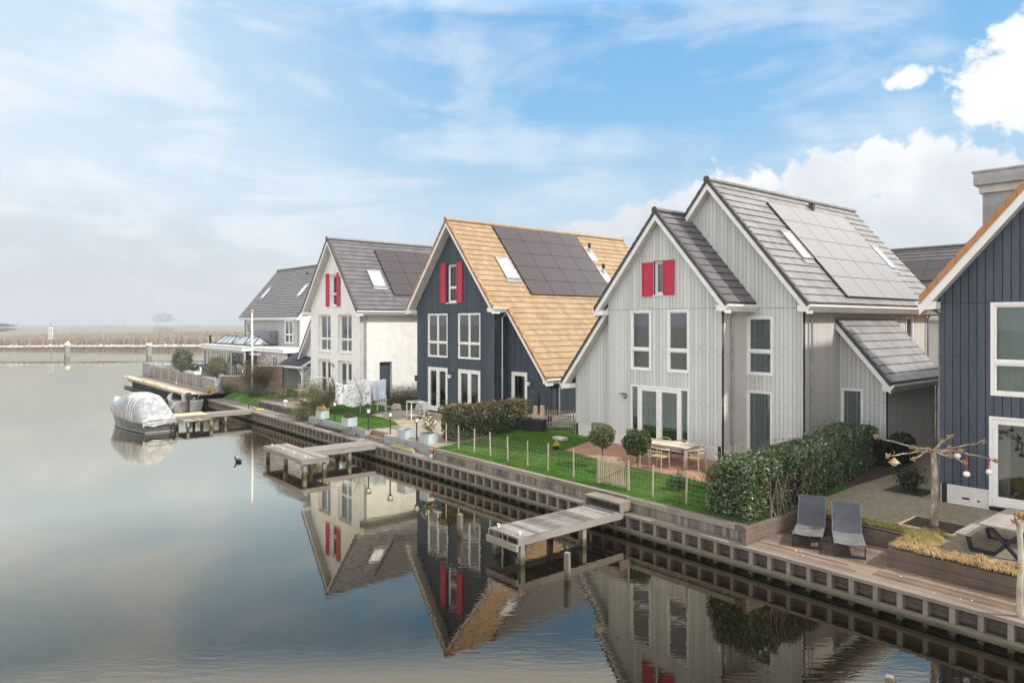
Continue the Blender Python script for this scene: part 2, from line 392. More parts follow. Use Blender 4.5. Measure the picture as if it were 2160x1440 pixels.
M['tile_grey'] = tilemat('painted_sheen_roof_tile', (.165,.16,.156), (.235,.228,.22), .42, var=.35, spec=.5)  # same tile as the anthracite one, sky sheen put into its colour
M['tile_orange'] = tilemat('sandy_orange_roof_tile', (.27,.172,.086), (.37,.255,.138), .62, moss=.7, mosscol=(.20,.13,.055), var=.3)
M['tile_orange_deep'] = tilemat('orange_verge_tile', (.40,.19,.07), (.52,.26,.10), .55, moss=.2, var=.4)
M['verge_shade_dark'] = paint('anthracite_verge_and_riser_shade', (.055,.052,.062), .5, .15)  # verge tiles; also dark course risers, with their shadow in the colour
M['edge_grey'] = paint('grey_riser_shade', (.085,.082,.085), .6, .1)
M['riser_shade_brown'] = paint('brown_riser_shade', (.24,.135,.065), .7, .15)  # riser colour with the shadow line of the course painted in
M['verge_orange'] = paint('orange_verge', (.36,.19,.08), .55, .18, .3)
M['panel_dark'] = paint('dark_solar_glass', (.055,.044,.046), .22, .03, .0, 0, .7)
M['panel_pale'] = paint('painted_sheen_solar_glass', (.19,.178,.168), .28, .02, .0, 0, .6)  # sky reflection on the panels put into a paler base
M['panel_frame'] = paint('solar_frame', (.02,.018,.02), .5, .05)
M['lead'] = paint('lead_flashing', (.27,.28,.30), .45, .1, .2, .4)
M['deck'] = timber('grey_deck_planks', (.13,.115,.098), (.265,.24,.21), axis='x', moss=.35)
M['deck_y'] = timber('grey_deck_planks_across', (.10,.092,.083), (.25,.232,.212), axis='y', moss=.15)
M['deck_brown'] = timber('brown_hardwood_deck', (.095,.063,.043), (.215,.16,.118), axis='x', moss=.15)
M['quay'] = timber('weathered_quay_timber', (.12,.10,.082), (.235,.205,.175), axis='z', moss=.45, wet=True)
M['quay_beam'] = timber('weathered_quay_beam', (.12,.103,.085), (.24,.21,.18), axis='x', moss=.6, wet=True)
M['quay_panel'] = timber('quay_panel_planks', (.055,.044,.037), (.13,.108,.092), axis='x', moss=.35, wet=True)
M['sleeper'] = timber('brown_timber_sleeper', (.085,.058,.045), (.19,.142,.115), axis='x', moss=.1)
M['sleeper_y'] = timber('brown_timber_sleeper_side', (.12,.083,.065), (.25,.19,.155), axis='y', moss=.1)
M['newwood'] = timber('new_larch_planks', (.55,.38,.24), (.72,.53,.36), axis='x')
M['palewood'] = timber('pale_split_chestnut', (.26,.205,.145), (.44,.37,.28), axis='z')
M['palewood_x'] = timber('pale_split_chestnut_rail', (.26,.205,.145), (.44,.37,.28), axis='x')
M['greywood'] = timber('silver_grey_garden_wood', (.24,.21,.18), (.40,.365,.33), axis='y')
M['teak'] = timber('grey_teak', (.36,.29,.22), (.55,.47,.38), axis='x')
M['darkteak'] = timber('dark_garden_wood', (.10,.065,.045), (.22,.16,.12), axis='x')
M['darkpile'] = timber('dark_wet_pile', (.035,.03,.027), (.09,.08,.07), axis='z')
M['fence_grey'] = timber('grey_fence_boards', (.22,.185,.165), (.33,.29,.26), axis='z')
M['green_timber'] = timber('mossy_green_timber', (.28,.27,.14), (.42,.40,.24), axis='x')

def ground_mats():
    # grass
    m, T, b = mat('lawn_grass'); tc = T.new('ShaderNodeTexCoord').outputs['Object']
    n = T.new('ShaderNodeTexNoise', ins={0: tc, 'Scale': .8, 'Detail': 6.0, 'Roughness': .65}).outputs[0]
    n2 = T.new('ShaderNodeTexNoise', ins={0: tc, 'Scale': 28.0, 'Detail': 5.0, 'Roughness': .8}).outputs[0]
    col = T.mix(T.smooth(n, .3, .7), (.040,.105,.012), (.10,.20,.03))
    col = T.mix(T.math('MULTIPLY', T.smooth(n2, .45, .75), .7), col, (.03,.06,.012))
    setc(T, b, col); b.inputs['Roughness'].default_value = .9; b.inputs['Specular IOR Level'].default_value = .2; bump(T, b, n2, 1.0, .03); M['lawn'] = m
    M['blade'] = leafmat('grass_blade', (.05,.14,.012), (.09,.23,.025), (.15,.27,.05), .6, .25, .35)
    # clay brick terrace
    def paving(name, c1, c2, mort, bs, rh, rot=0, moss=None, mossamt=0):
        m, T, b = mat(name); tc = T.new('ShaderNodeTexCoord').outputs['Object']
        mp = T.new('ShaderNodeMapping', ins={0: tc, 'Rotation': (0,0,rot)}).outputs[0]
        br = T.new('ShaderNodeTexBrick', ins={0: mp, 'Color1': (*c1,1), 'Color2': (*c2,1), 'Mortar': (*mort,1), 'Scale': 1.0, 'Mortar Size': .006, 'Brick Width': bs, 'Row Height': rh})
        n = T.new('ShaderNodeTexNoise', ins={0: tc, 'Scale': 1.1, 'Detail': 8.0, 'Roughness': .7}).outputs[0]
        n2 = T.new('ShaderNodeTexNoise', ins={0: tc, 'Scale': 24.0, 'Detail': 5.0, 'Roughness': .8}).outputs[0]
        k = T.math('ADD', .45, T.math('ADD', T.math('MULTIPLY', n, .7), T.math('MULTIPLY', n2, .4)))
        sc = T.new('ShaderNodeVectorMath', operation='SCALE', ins={0: br.outputs[0]}); T.l.new(k, sc.inputs['Scale'])
        col = sc.outputs[0]
        if moss:
            n3 = T.new('ShaderNodeTexNoise', ins={0: tc, 'Scale': 1.7, 'Detail': 9.0, 'Roughness': .75}).outputs[0]
            col = T.mix(T.math('MULTIPLY', T.smooth(n3, .46, .68), mossamt), col, moss)
        setc(T, b, col); b.inputs['Roughness'].default_value = .85; bump(T, b, T.math('ADD', br.outputs[1], T.math('MULTIPLY', n2, -.4)), -.6, .006)
        return m
    M['clay'] = paving('red_clay_paving', (.40,.21,.14), (.33,.17,.115), (.20,.13,.09), .2, .05, R(40), (.16,.12,.06), .3)
    M['pave'] = paving('brown_clinker_paving', (.26,.215,.155), (.19,.158,.112), (.11,.095,.06), .21, .07, R(51), (.15,.14,.06), .55)
    M['patio'] = paving('brown_concrete_patio', (.36,.295,.225), (.30,.25,.19), (.22,.18,.14), .3, .3, R(51), (.20,.16,.11), .5)
    M['slab'] = paving('grey_concrete_slabs', (.42,.40,.38), (.37,.355,.33), (.22,.20,.18), .6, .4, R(51), (.2,.18,.13), .35)
    # concrete retaining blocks
    m, T, b = mat('stained_concrete_block'); tc = T.new('ShaderNodeTexCoord').outputs['Object']
    mp = T.new('ShaderNodeMapping', ins={0: tc, 'Scale': (1.0,1.0,1.0)}).outputs[0]
    n = T.new('ShaderNodeTexNoise', ins={0: mp, 'Scale': 1.1, 'Detail': 6.0, 'Roughness': .65, 'Distortion': .6}).outputs[0]
    isl = T.new('ShaderNodeNewGeometry').outputs['Random Per Island']
    f = T.math('ADD', T.math('MULTIPLY', n, .75), T.math('MULTIPLY', isl, .35))
    setc(T, b, T.mix(T.smooth(f, .42, .68), (.30,.31,.32), (.085,.085,.095))); b.inputs['Roughness'].default_value = .8; bump(T, b, n, .3, .01); M['block'] = m
    # soil
    m, T, b = mat('dark_garden_soil'); tc = T.new('ShaderNodeTexCoord').outputs['Object']
    n = T.new('ShaderNodeTexNoise', ins={0: tc, 'Scale': 14.0, 'Detail': 8.0, 'Roughness': .8}).outputs[0]
    setc(T, b, T.mix(T.smooth(n, .35, .7), (.025,.017,.012), (.085,.055,.035))); b.inputs['Roughness'].default_value = 1; bump(T, b, n, 1, .05); M['soil'] = m
    # gabion
    m, T, b = mat('gabion_stone'); tc = T.new('ShaderNodeTexCoord').outputs['Object']
    v = T.new('ShaderNodeTexVoronoi', ins={0: tc, 'Scale': 11.0})
    sp = T.new('ShaderNodeSeparateColor', ins={0: v.outputs['Color']}).outputs[0]
    setc(T, b, T.mix(sp, (.12,.125,.14), (.38,.39,.41))); b.inputs['Roughness'].default_value = .85; bump(T, b, v.outputs['Distance'], -.9, .04); M['gabion'] = m
    # water
    m, T, b = mat('calm_brown_water'); tc = T.new('ShaderNodeTexCoord').outputs['Object']
    n = T.new('ShaderNodeTexNoise', ins={0: tc, 'Scale': .9, 'Detail': 2.0, 'Roughness': .5}).outputs[0]
    mp = T.new('ShaderNodeMapping', ins={0: tc, 'Rotation': (0,0,R(6)), 'Scale': (1.6, 6.5, 1)}).outputs[0]
    n2 = T.new('ShaderNodeTexNoise', ins={0: mp, 'Scale': 1.2, 'Detail': 2.0, 'Roughness': .5, 'Distortion': .5}).outputs[0]
    # breeze patches: ripples only in some areas
    n3 = T.new('ShaderNodeTexNoise', ins={0: tc, 'Scale': .09, 'Detail': 3.0}).outputs[0]
    patch = T.math('ADD', .25, T.math('MULTIPLY', T.smooth(n3, .42, .62), 1.0))
    # rings spreading where the water bird swims
    rel = T.new('ShaderNodeVectorMath', operation='DISTANCE', ins={0: tc, 1: (-11.2, 30.6, 0)}).outputs['Value']
    ring = T.math('MULTIPLY', T.math('SINE', T.math('MULTIPLY', rel, 17.0)), T.math('MULTIPLY', T.smooth(rel, 5.5, 1.0), .30))
    h = T.math('ADD', T.math('MULTIPLY', T.math('ADD', n, T.math('MULTIPLY', n2, .8)), patch), ring)
    bp = T.new('ShaderNodeBump', ins={'Height': h, 'Strength': 1.0, 'Distance': .0018}); T.n.remove(b)
    fr = T.new('ShaderNodeFresnel', ins={0: 1.5, 'Normal': bp.outputs[0]}).outputs[0]
    fac = T.math('MINIMUM', T.math('MULTIPLY', T.math('POWER', fr, 1.6), 5.0), .74)
    df = T.new('ShaderNodeBsdfDiffuse', ins={0: (.0032,.0024,.0014,1)}); gl = T.new('ShaderNodeBsdfGlossy', ins={0: (1,.932,.785,1), 1: .010, 'Normal': bp.outputs[0]})
    mx = T.new('ShaderNodeMixShader', ins={0: fac, 1: df.outputs[0], 2: gl.outputs[0]}); T.l.new(mx.outputs[0], T.n['Material Output'].inputs[0]); M['water'] = m
    # bark of the pollarded planes
    m, T, b = mat('plane_tree_bark'); tc = T.new('ShaderNodeTexCoord').outputs['Object']
    mp = T.new('ShaderNodeMapping', ins={0: tc, 'Scale': (6,6,2.2)}).outputs[0]
    n = T.new('ShaderNodeTexNoise', ins={0: mp, 'Scale': 1.6, 'Detail': 6.0, 'Roughness': .6}).outputs[0]
    setc(T, b, T.ramp(n, [(.3, (.13,.10,.07)), (.5, (.26,.21,.15)), (.62, (.44,.39,.30)), (.75, (.55,.50,.40))])); b.inputs['Roughness'].default_value = .85; bump(T, b, n, .5, .01); M['bark'] = m
ground_mats()
M['bark_pale'] = paint('pale_plane_bark', (.44,.40,.32), .8, .15, .5)
M['knob'] = timber('pruned_knob_wood', (.20,.12,.05), (.42,.29,.15), axis='z')
M['stem'] = paint('shrub_stem', (.21,.155,.11), .9, .2)
M['laurel'] = leafmat('laurel_leaf', (.030,.062,.018), (.085,.13,.045), (.28,.31,.19), .36, .7, .15)
M['photinia'] = leafmat('photinia_leaf', (.04,.055,.02), (.14,.115,.055), (.36,.23,.13), .5, .4, .2)
M['ball'] = leafmat('bay_leaf', (.025,.055,.018), (.07,.105,.035), (.19,.22,.10), .4, .5, .15)
M['ball_yellow'] = leafmat('bay_leaf_yellowish', (.06,.085,.03), (.15,.17,.065), (.34,.32,.17), .4, .5, .15)
M['bamboo'] = leafmat('bamboo_leaf', (.10,.12,.045), (.19,.20,.09), (.30,.28,.15), .6, .3, .3)
M['olive'] = leafmat('olive_shrub_leaf', (.07,.09,.05), (.13,.15,.09), (.22,.22,.14), .6, .3, .25)
M['twig'] = leafmat('brown_twig_leaf', (.07,.055,.03), (.13,.10,.06), (.20,.15,.09), .7, .2, .2)
M['ivy'] = leafmat('dark_ivy_leaf', (.012,.022,.012), (.03,.045,.02), (.07,.08,.05), .45, .4, .1)
M['drygrass'] = leafmat('dry_feather_grass', (.42,.28,.12), (.60,.43,.22), (.75,.60,.36), .8, .2, .35)
M['greengrass'] = leafmat('yellow_green_tussock', (.25,.24,.07), (.40,.36,.13), (.55,.47,.22), .8, .2, .35)
M['daff'] = leafmat('iris_blade', (.02,.06,.02), (.05,.11,.04), (.09,.15,.06), .5, .4, .2)
M['flower'] = paint('white_blossom', (.80,.78,.68), .6, .05)
M['yellow'] = paint('yellow_petals', (.75,.62,.06), .6, .05)
M['mesh_blue'] = paint('grey_sling_fabric', (.065,.071,.088), .8, .10)
M['mesh_pale'] = paint('pale_grey_sling_fabric', (.125,.128,.13), .8, .10)
M['planter'] = paint('weathered_blue_grey_planter', (.40,.46,.48), .7, .1, .35)
M['alu'] = paint('grey_aluminium_hull', (.30,.29,.29), .35, .08, .1, .4)
M['hull'] = paint('dark_grey_hull_gelcoat', (.075,.078,.085), .25, .08)
M['hullband'] = paint('light_hull_band', (.45,.44,.43), .35, .06)
M['rope'] = paint('tan_rubbing_rope', (.36,.26,.14), .8, .15)
M['olivecloth'] = paint('olive_parasol_cloth', (.19,.19,.13), .9, .1)
M['wicker'] = paint('ochre_woven_seat', (.46,.34,.16), .9, .1)
M['stone'] = paint('pale_stone_block', (.55,.53,.48), .85, .12, .3)
M['bluepaint'] = paint('dark_blue_enamel', (.02,.03,.16), .4, .1)
M['navyfelt'] = paint('dark_slate_felt', (.032,.036,.052), .8, .1)
M['sand'] = paint('terracotta_pot', (.38,.15,.08), .85, .1)
M['conc'] = paint('pale_concrete', (.45,.45,.43), .8, .15, .3)
def wire_mat():
    m, T, b = mat('galvanised_wire'); setc(T, b, (.22,.25,.17)); b.inputs['Roughness'].default_value = .5; b.inputs['Metallic'].default_value = .3; return m
M['wire'] = wire_mat()
def cover_mat():
    m, T, b = mat('translucent_plastic_cover'); tc = T.new('ShaderNodeTexCoord').outputs['Object']
    n = T.new('ShaderNodeTexNoise', ins={0: tc, 'Scale': 1.6, 'Detail': 5.0, 'Roughness': .6, 'Distortion': 2.0}).outputs[0]
    setc(T, b, T.mix(T.smooth(n, .35, .65), (.23,.243,.252), (.40,.415,.425))); b.inputs['Roughness'].default_value = .28; b.inputs['Coat Weight'].default_value = .3
    bump(T, b, n, .8, .05); M['cover'] = m
    m, T, b = mat('patterned_bedsheet'); tc = T.new('ShaderNodeTexCoord').outputs['Object']
    n = T.new('ShaderNodeTexNoise', ins={0: tc, 'Scale': 2.1, 'Detail': 3.5, 'Roughness': .55, 'Distortion': 3.2}).outputs[0]
    setc(T, b, T.mix(T.smooth(n, .46, .66), (.76,.77,.78), (.30,.31,.33))); b.inputs['Roughness'].default_value = .9; M['sheet'] = m
    M['sheet_white'] = paint('white_cotton', (.80,.82,.86), .9, .03); M['sheet_blue'] = paint('pale_blue_cotton', (.62,.70,.82), .9, .03)
cover_mat()
# ------------------------------------------------------------------ pixel ray -> point on a known surface height
def ray(px, py, z):
    t = (CAMH-z)/((py-HY)/F); return Vector(((px-CX)/F*t, t, z))
def at(px, py, z=None):
    if z is not None: return ray(px, py, z)
    z = 1.1
    for _ in range(6):
        p = ray(px, py, z); z = zg(toSN(p.x, p.y)[1])
    return p
SR = math.atan2(-TS[1], -TS[0])
def shore(o): o.location = (OX, OY, 0); o.rotation_euler = (0, 0, SR); return o

# ------------------------------------------------------------------ water and land
def setting():
    mb = MB(); mb.add([(-1500,-300,0),(1500,-300,0),(1500,1500,0),(-1500,1500,0)], [(0,1,2,3)])
    tag(mb.build('water', M['water'], recalc=False), kind='structure')
    mb = MB()
    def strip(s0, s1, n0, dz=0):
        rows = [(n0, zg(n0)+dz), (6.4, 1.2), (30, 1.2), (1200, 1.2)]
        for (a, za), (b_, zb) in zip(rows, rows[1:]):
            mb.add([(-s1,a,za),(-s0,a,za),(-s0,b_,zb),(-s1,b_,zb)], [(0,1,2,3)])
    strip(-700, 3.0, 1.35); strip(3.0, 6.05, 2.62); strip(6.05, 20.85, .42); strip(20.85, 25.4, .69); strip(25.4, 27.2, 1.95); strip(27.2, 33.9, .69); strip(33.9, 36.7, 2.0); strip(36.7, 43.5, 1.36); strip(43.5, 50.5, 2.0); strip(50.5, 73, .42)
    mb.add([(-73,.42,-1),(-73,.42,1.02),(-73,1200,1.2),(-73,1200,-1)], [(0,1,2,3)])
    o = shore(mb.build('ground', M['pave'], recalc=False)); tag(o, kind='structure')
    for a_, b_ in ((33.88, 36.75), (43.35, 50.6)):      # grass banks sloping down to the quay boards
        mb = MB(); mb.grid(lambda u, v: (-(a_+(b_-a_)*u), 1.22+.86*v+.04*math.sin(u*40), .655+(zg(2.0)+.006-.655)*(math.sin(v*math.pi/2))), 40, 8); tag(shore(mb.build('grass_bank', M['lawn'], recalc=False)), kind='structure')
    def sheet(name, pts, m, dz, px=True):
        P = []
        for a, b_ in pts:
            if px: p = at(a, b_); s, n = toSN(p.x, p.y)
            else: s, n = a, b_
            P.append((-s, n, zg(n)+dz))
        mb = MB(); mb.add(P, [tuple(range(len(P)))])
        o = mb.build(name, m, recalc=False)
        bm = bmesh.new(); bm.from_mesh(o.data); bmesh.ops.triangulate(bm, faces=bm.faces)
        for f in bm.faces:
            if f.normal.z < 0: f.normal_flip()
        bm.to_mesh(o.data); bm.free()
        return tag(shore(o), kind='structure')
    # lawns and hard surfaces (s, n)
    sheet('lawn', [(6.1,.45),(20.85,.45),(21.4,3.6),(22.0,6.35),(17.3,6.35),(16.6,3.9),(12.2,3.55),(10.2,3.6),(9.2,3.4),(8.0,6.3),(6.1,6.3)], M['lawn'], .004, False)
    sheet('lawn', [(22.0,6.3),(17.2,6.3),(17.6,9.5),(20.5,12),(23,9)], M['lawn'], .012, False)
    sheet('brick_terrace', [(16.6,3.9),(12.2,3.55),(10.2,3.6),(9.2,3.4),(7.6,6.35),(17.3,6.35)], M['clay'], .006, False)
    sheet('brick_terrace', [(17.3,6.3),(7.6,6.3),(7.9,7.2),(9,9),(20,9),(17.6,9.5)], M['clay'], .008, False)
    sheet('patio', [(20.9,.70),(25.3,.70),(25.4,1.6),(26.4,2.3),(28.6,3.05),(31.6,3.3),(32.2,4.4),(32.3,6.35),(21.9,6.35),(21.3,3.6)], M['patio'], .005, False)
    sheet('lawn', [(27.3,.7),(33.9,.7),(33.9,2.0),(36.6,2.0),(36.6,3.6),(39.0,4.2),(38.6,6.35),(32.3,6.35),(32.2,4.4),(31.6,3.3),(28.6,3.05),(27.3,2.6)], M['lawn'], .005, False)
    sheet('lawn', [(38.6,6.3),(32.3,6.3),(31.8,16),(36,16)], M['lawn'], .010, False)
    sheet('lawn', [(43.4,2.0),(50.6,2.0),(51.0,2.1),(49.2,4.6),(46.0,6.3),(43.2,5.2),(43.6,2.0)], M['lawn'], .005, False)
    sheet('garden_soil', [(31.6,6.34),(37.0,6.34),(37,5.7),(31.5,5.5)], M['soil'], .014, False)
    sheet('garden_soil', [(6.15,.5),(6.15,6.3),(7.9,6.3),(7.7,.5)], M['soil'], .012, False)
    sheet('garden_soil', [(6.1,6.35),(6.1,10.4),(8.3,10.4),(8.3,6.35)], M['soil'], .016, False)
    sheet('garden_soil', [(3.55,3.35),(2.35,3.35),(2.35,4.4),(3.55,4.4)], M['soil'], .012, False)
    sheet('garden_soil', [(5.3,6.5),(4.2,6.5),(4.2,7.6),(5.3,7.6)], M['soil'], .010, False)
    sheet('lawn', [(4.5,19),(4.5,60),(9,60),(9,22)], M['lawn'], .01, False)
    sheet('terrace_slabs', [(51.5,1.2),(72.8,.9),(72.8,12),(51.5,12)], M['slab'], .03, False)
setting()

# ------------------------------------------------------------------ quays
def quay(s0, s1, nb, label, deckmat='deck', deck=True, zt=WZ):
    """boardwalk edge with posts over a planked quay face; x = -s, y = n"""
    r = empty('timber_quay', SN(s0, 0), SR); L = s1-s0
    tag(r, label, 'quay')
    X = lambda s: -(s-s0)
    mb = MB(); mb.box(-L, 0, 0.0, .17, zt-.075, zt); mb.build('edge_beam', M['quay_beam'], r)
    mb = MB(); mb.box(-L, 0, -.04, .10, .10, .235); mb.build('lower_beam', M['quay_beam'], r)
    mb = MB()
    for i in range(3): mb.box(-L, 0, .25+.004*i, .30, .235+.112*i, .235+.112*i+.104)
    mb.box(-L, 0, .305, .35, -1, zt-.08)
    mb.build('planked_face', M['quay_panel'], r)
    k = int(L/.5)
    for i in range(k+1):
        s = s0+.25+i*.5
        if s > s1-.05: break
        x = X(s); w = .05+random.uniform(-.006, .008)
        p = MB(); p.box(x-w, x+w, .02, .245, -.35, zt-.077); p.build('post', M['quay'], r)
    if deck:
        mb = MB(); w = .145; n = .175
        while n < nb-.02:
            n2 = min(n+w-.008, nb); mb.cur = 0
            x = -L
            while x < 0:
                x2 = min(x+random.uniform(2.4, 4.2), 0); mb.box(x, x2-.004, n, n2, zt-.045, zt+.0015*random.random()+.001); x = x2
            n += w
        mb.build('deck_boards', M[deckmat], r)
    return r
quay(-9, 3.02, 1.33, 'brown hardwood quay deck below the tussock topped wall, at the right edge', 'deck_brown')
quay(3.02, 6.06, 2.62, 'brown hardwood quay deck on which the two grey loungers stand', 'deck_brown')
quay(6.06, 20.7, .38, 'narrow weathered timber quay below the fenced lawn of the pale grey house')
quay(20.7, 27.2, .66, 'timber quay with mossy beams lying on it, below the navy house patio')
quay(27.2, 41.2, 1.32, 'long timber quay below the lawn with the washing line')
quay(41.2, 50.4, 1.28, 'farthest low timber quay beside the lawn with the flagpole')

def walls():
    # lawn wall of the pale grey house
    r = empty('retaining_wall', SN(6.06, 0), SR); L = 14.55
    tag(r, 'upright board wall with a capping rail holding up the fenced green lawn', 'retaining wall')
    mb = MB(); x = -L
    while x < -.02:
        w = random.uniform(.10, .15); mb.box(x, min(x+w-.006, 0), .385+random.uniform(0,.012), .42, .55, .99); x += w
    mb.build('upright_boards', M['quay'], r)
    mb = MB(); x = -L
    while x < -.05:
        x2 = min(x+random.uniform(3, 4.6), 0); mb.box(x, x2-.006, .345, .385, .90, 1.045); mb.box(x, x2-.006, .387, .52, 1.0, 1.05); x = x2
    mb.build('capping_rail', M['quay_beam'], r)
    # return sleepers beside the deck
    r = empty('retaining_wall', SN(6.06, .1), SR)
    tag(r, 'two stacked brown sleepers running inland between the deck and the laurel hedge', 'retaining wall')
    for i in range(2):
        mb = MB(); mb.box(0, .11, 0, 2.62, .642+.225*i, .642+.225*i+.218); mb.build('sleeper', M['sleeper_y'], r, bevel=.008)
    # behind the loungers
    r = empty('retaining_wall', SN(3.02, 2.62), SR)
    tag(r, 'low brown sleeper wall edging the paved path right behind the loungers', 'retaining wall')
    for i in range(2):
        mb = MB(); mb.box(-2.95, 0.10, 0, .11, .642+.205*i, .642+.205*i+.2); mb.build('sleeper', M['sleeper'], r, bevel=.008)
    mb = MB(); mb.box(-.0, .105, -1.20, -.004, .642, .842); mb.build('sleeper', M['sleeper_y'], r, bevel=.008)
    mb = MB(); mb.box(-.0, .105, -1.20, -.004, .846, 1.046); mb.build('sleeper', M['sleeper_y'], r, bevel=.008)
    # raised terrace edge, to the right
    r = empty('retaining_wall', SN(3.02, 1.28), SR)
    tag(r, 'brown sleeper wall topped by a row of straw coloured grass tussocks', 'retaining wall')
    for row in range(2):
        x = .0
        while x < 11:
            x2 = x+random.uniform(2.2, 3.0); mb = MB(); mb.box(x, x2-.006, 0+.006*row, .12, .642+.215*row, .642+.215*row+.209); mb.build('sleeper', M['sleeper'], r, bevel=.008); x = x2
    # concrete block walls
    def blocks(s0, s1, n, label, ret=None):
        r = empty('retaining_wall', SN(s0, n), SR); tag(r, label, 'retaining wall')
        x = -(s1-s0); 
        while x < -.01:
            x2 = min(x+.6, 0); mb = MB(); mb.box(x, x2-.008, 0, .2, .642, 1.035); mb.build('concrete_block', M['block'], r, bevel=.006); x += .6
        if ret:
            y = .2
            while y < ret: mb = MB(); mb.box(-.2, -.008, y+.008, y+.6, .642, 1.035); mb.build('concrete_block', M['block'], r, bevel=.006); y += .6
    blocks(20.95, 25.35, .66, 'stained grey block wall with two blue planters and lamp posts above, below the brown patio')
    blocks(27.2, 33.9, .66, 'stained grey block wall along the edge of the lawn with the washing', .8)
    # steps between them
    r = empty('garden_steps', SN(25.4, .66), SR); tag(r, 'brown brick steps down to the quay between two grey block walls', 'steps')
    mb = MB(); mb.box(-1.75, 0, 0, .35, .642, .80); mb.build('step', M['brown_brick'], r)
    mb = MB(); mb.box(-1.75, 0, .354, 1.3, .642, 1.04); mb.build('step', M['brown_brick'], r)
    # loose beams on the quay
    def bar(name, s0, s1, n, w, h, z, m, label, cat):
        mb = MB(); mb.box(-(s1-s0)/2, (s1-s0)/2, -w/2, w/2, 0, h); o = mb.build(name, m, bevel=.012)
        o.location = SN((s0+s1)/2, n, z); o.rotation_euler = (0, 0, SR+R(random.uniform(-1.5,1.5))); tag(o, label, cat)
    bar('timber_beam', 22.5, 24.3, .50, .16, .17, WZ+.003, M['green_timber'], 'greenish mossy square beam on the quay at the foot of the patio wall', 'beam')
    bar('timber_beam', 22.1, 23.9, .27, .15, .15, WZ+.003, M['green_timber'], 'front one of the two mossy beams on the quay, nearest the water', 'beam')
    bar('timber_beam', 28.0, 29.3, .50, .17, .15, WZ+.003, M['deck'], 'short grey beam at the foot of the block wall left of the brick steps', 'beam')
    bar('timber_beam', 29.4, 32.6, .52, .15, .12, WZ+.003, M['quay_beam'], 'long thin brown beam at the foot of the block wall under the washing', 'beam')
    # grey terrace of the white house
    r = empty('wooden_terrace', SN(36.7, 1.3), SR); tag(r, 'raised grey plank terrace in front of the white house, left of the bamboo bush', 'terrace')
    mb = MB(); y = .1
    while y < 4.3: mb.box(-6.7+max(0,(y-2.2))*.55, 0-.0*y, y, y+.137, 1.02, 1.06+random.uniform(0,.002)); y += .145
    mb.build('deck_boards', M['deck'], r)
    mb = MB(); mb.box(-6.8, 0, .0, .095, .97, 1.065); mb.build('edge_beam', M['quay_beam'], r)
    mb = MB(); mb.box(-6.8, 0, .12, .16, .5, 1.0); mb.build('planked_face', M['quay_panel'], r)
    for i in range(14):
        p = MB(); x = -.25-i*.5; p.box(x-.045, x+.045, .02, .118, .62, .968); p.build('post', M['quay'], r)
    # quay of the far house
    r = empty('timber_quay', SN(50.4, 0), SR); tag(r, 'high dark quay with a pale new plank walk on top, beyond the boats', 'quay')
    mb = MB(); x = -22.6
    while x < -.1:
        x2 = min(x+random.uniform(2.6, 4.2), 0)
        for j in range(5): mb.box(x, x2-.008, -1.25+j*.15, -1.25+j*.15+.142, 1.06, 1.10)
        x = x2
    mb.build('plank_walk', M['newwood'], r)
    mb = MB(); mb.box(-22.5, 0, -1.26, -1.20, .93, 1.055); mb.box(-22.5, 0, -.55, -.5, .93, 1.055); mb.build('edge_beam', M['teak'], r)
    mb = MB(); mb.box(-22.2, 0, -.5, .42, .98, 1.045); mb.build('deck_boards', M['deck'], r)
    mb = MB(); mb.box(-21.6, 0, -.95, -.8, .70, .85); mb.box(-22.6, 0, -1.1, -.92, .05, .18); mb.build('lower_beam', M['quay_beam'], r)
    mb = MB(); mb.box(-21.2, 0, -.62, -.55, -.8, .93); mb.build('planked_face', M['darkpile'], r)
    for i in range(36):
        p = MB(); x = -.3-i*.58; p.tube([(x, -.72, -.8), (x, -.72, .92)], .075, 8); p.build('post', M['darkpile'], r)
    for s in (7, 14.5, 21):
        mb = MB(); mb.box(-s-.05, -s+.05, -1.15, -1.02, 1.105, 1.16); mb.build('cleat', M['black_metal'], r)
walls()

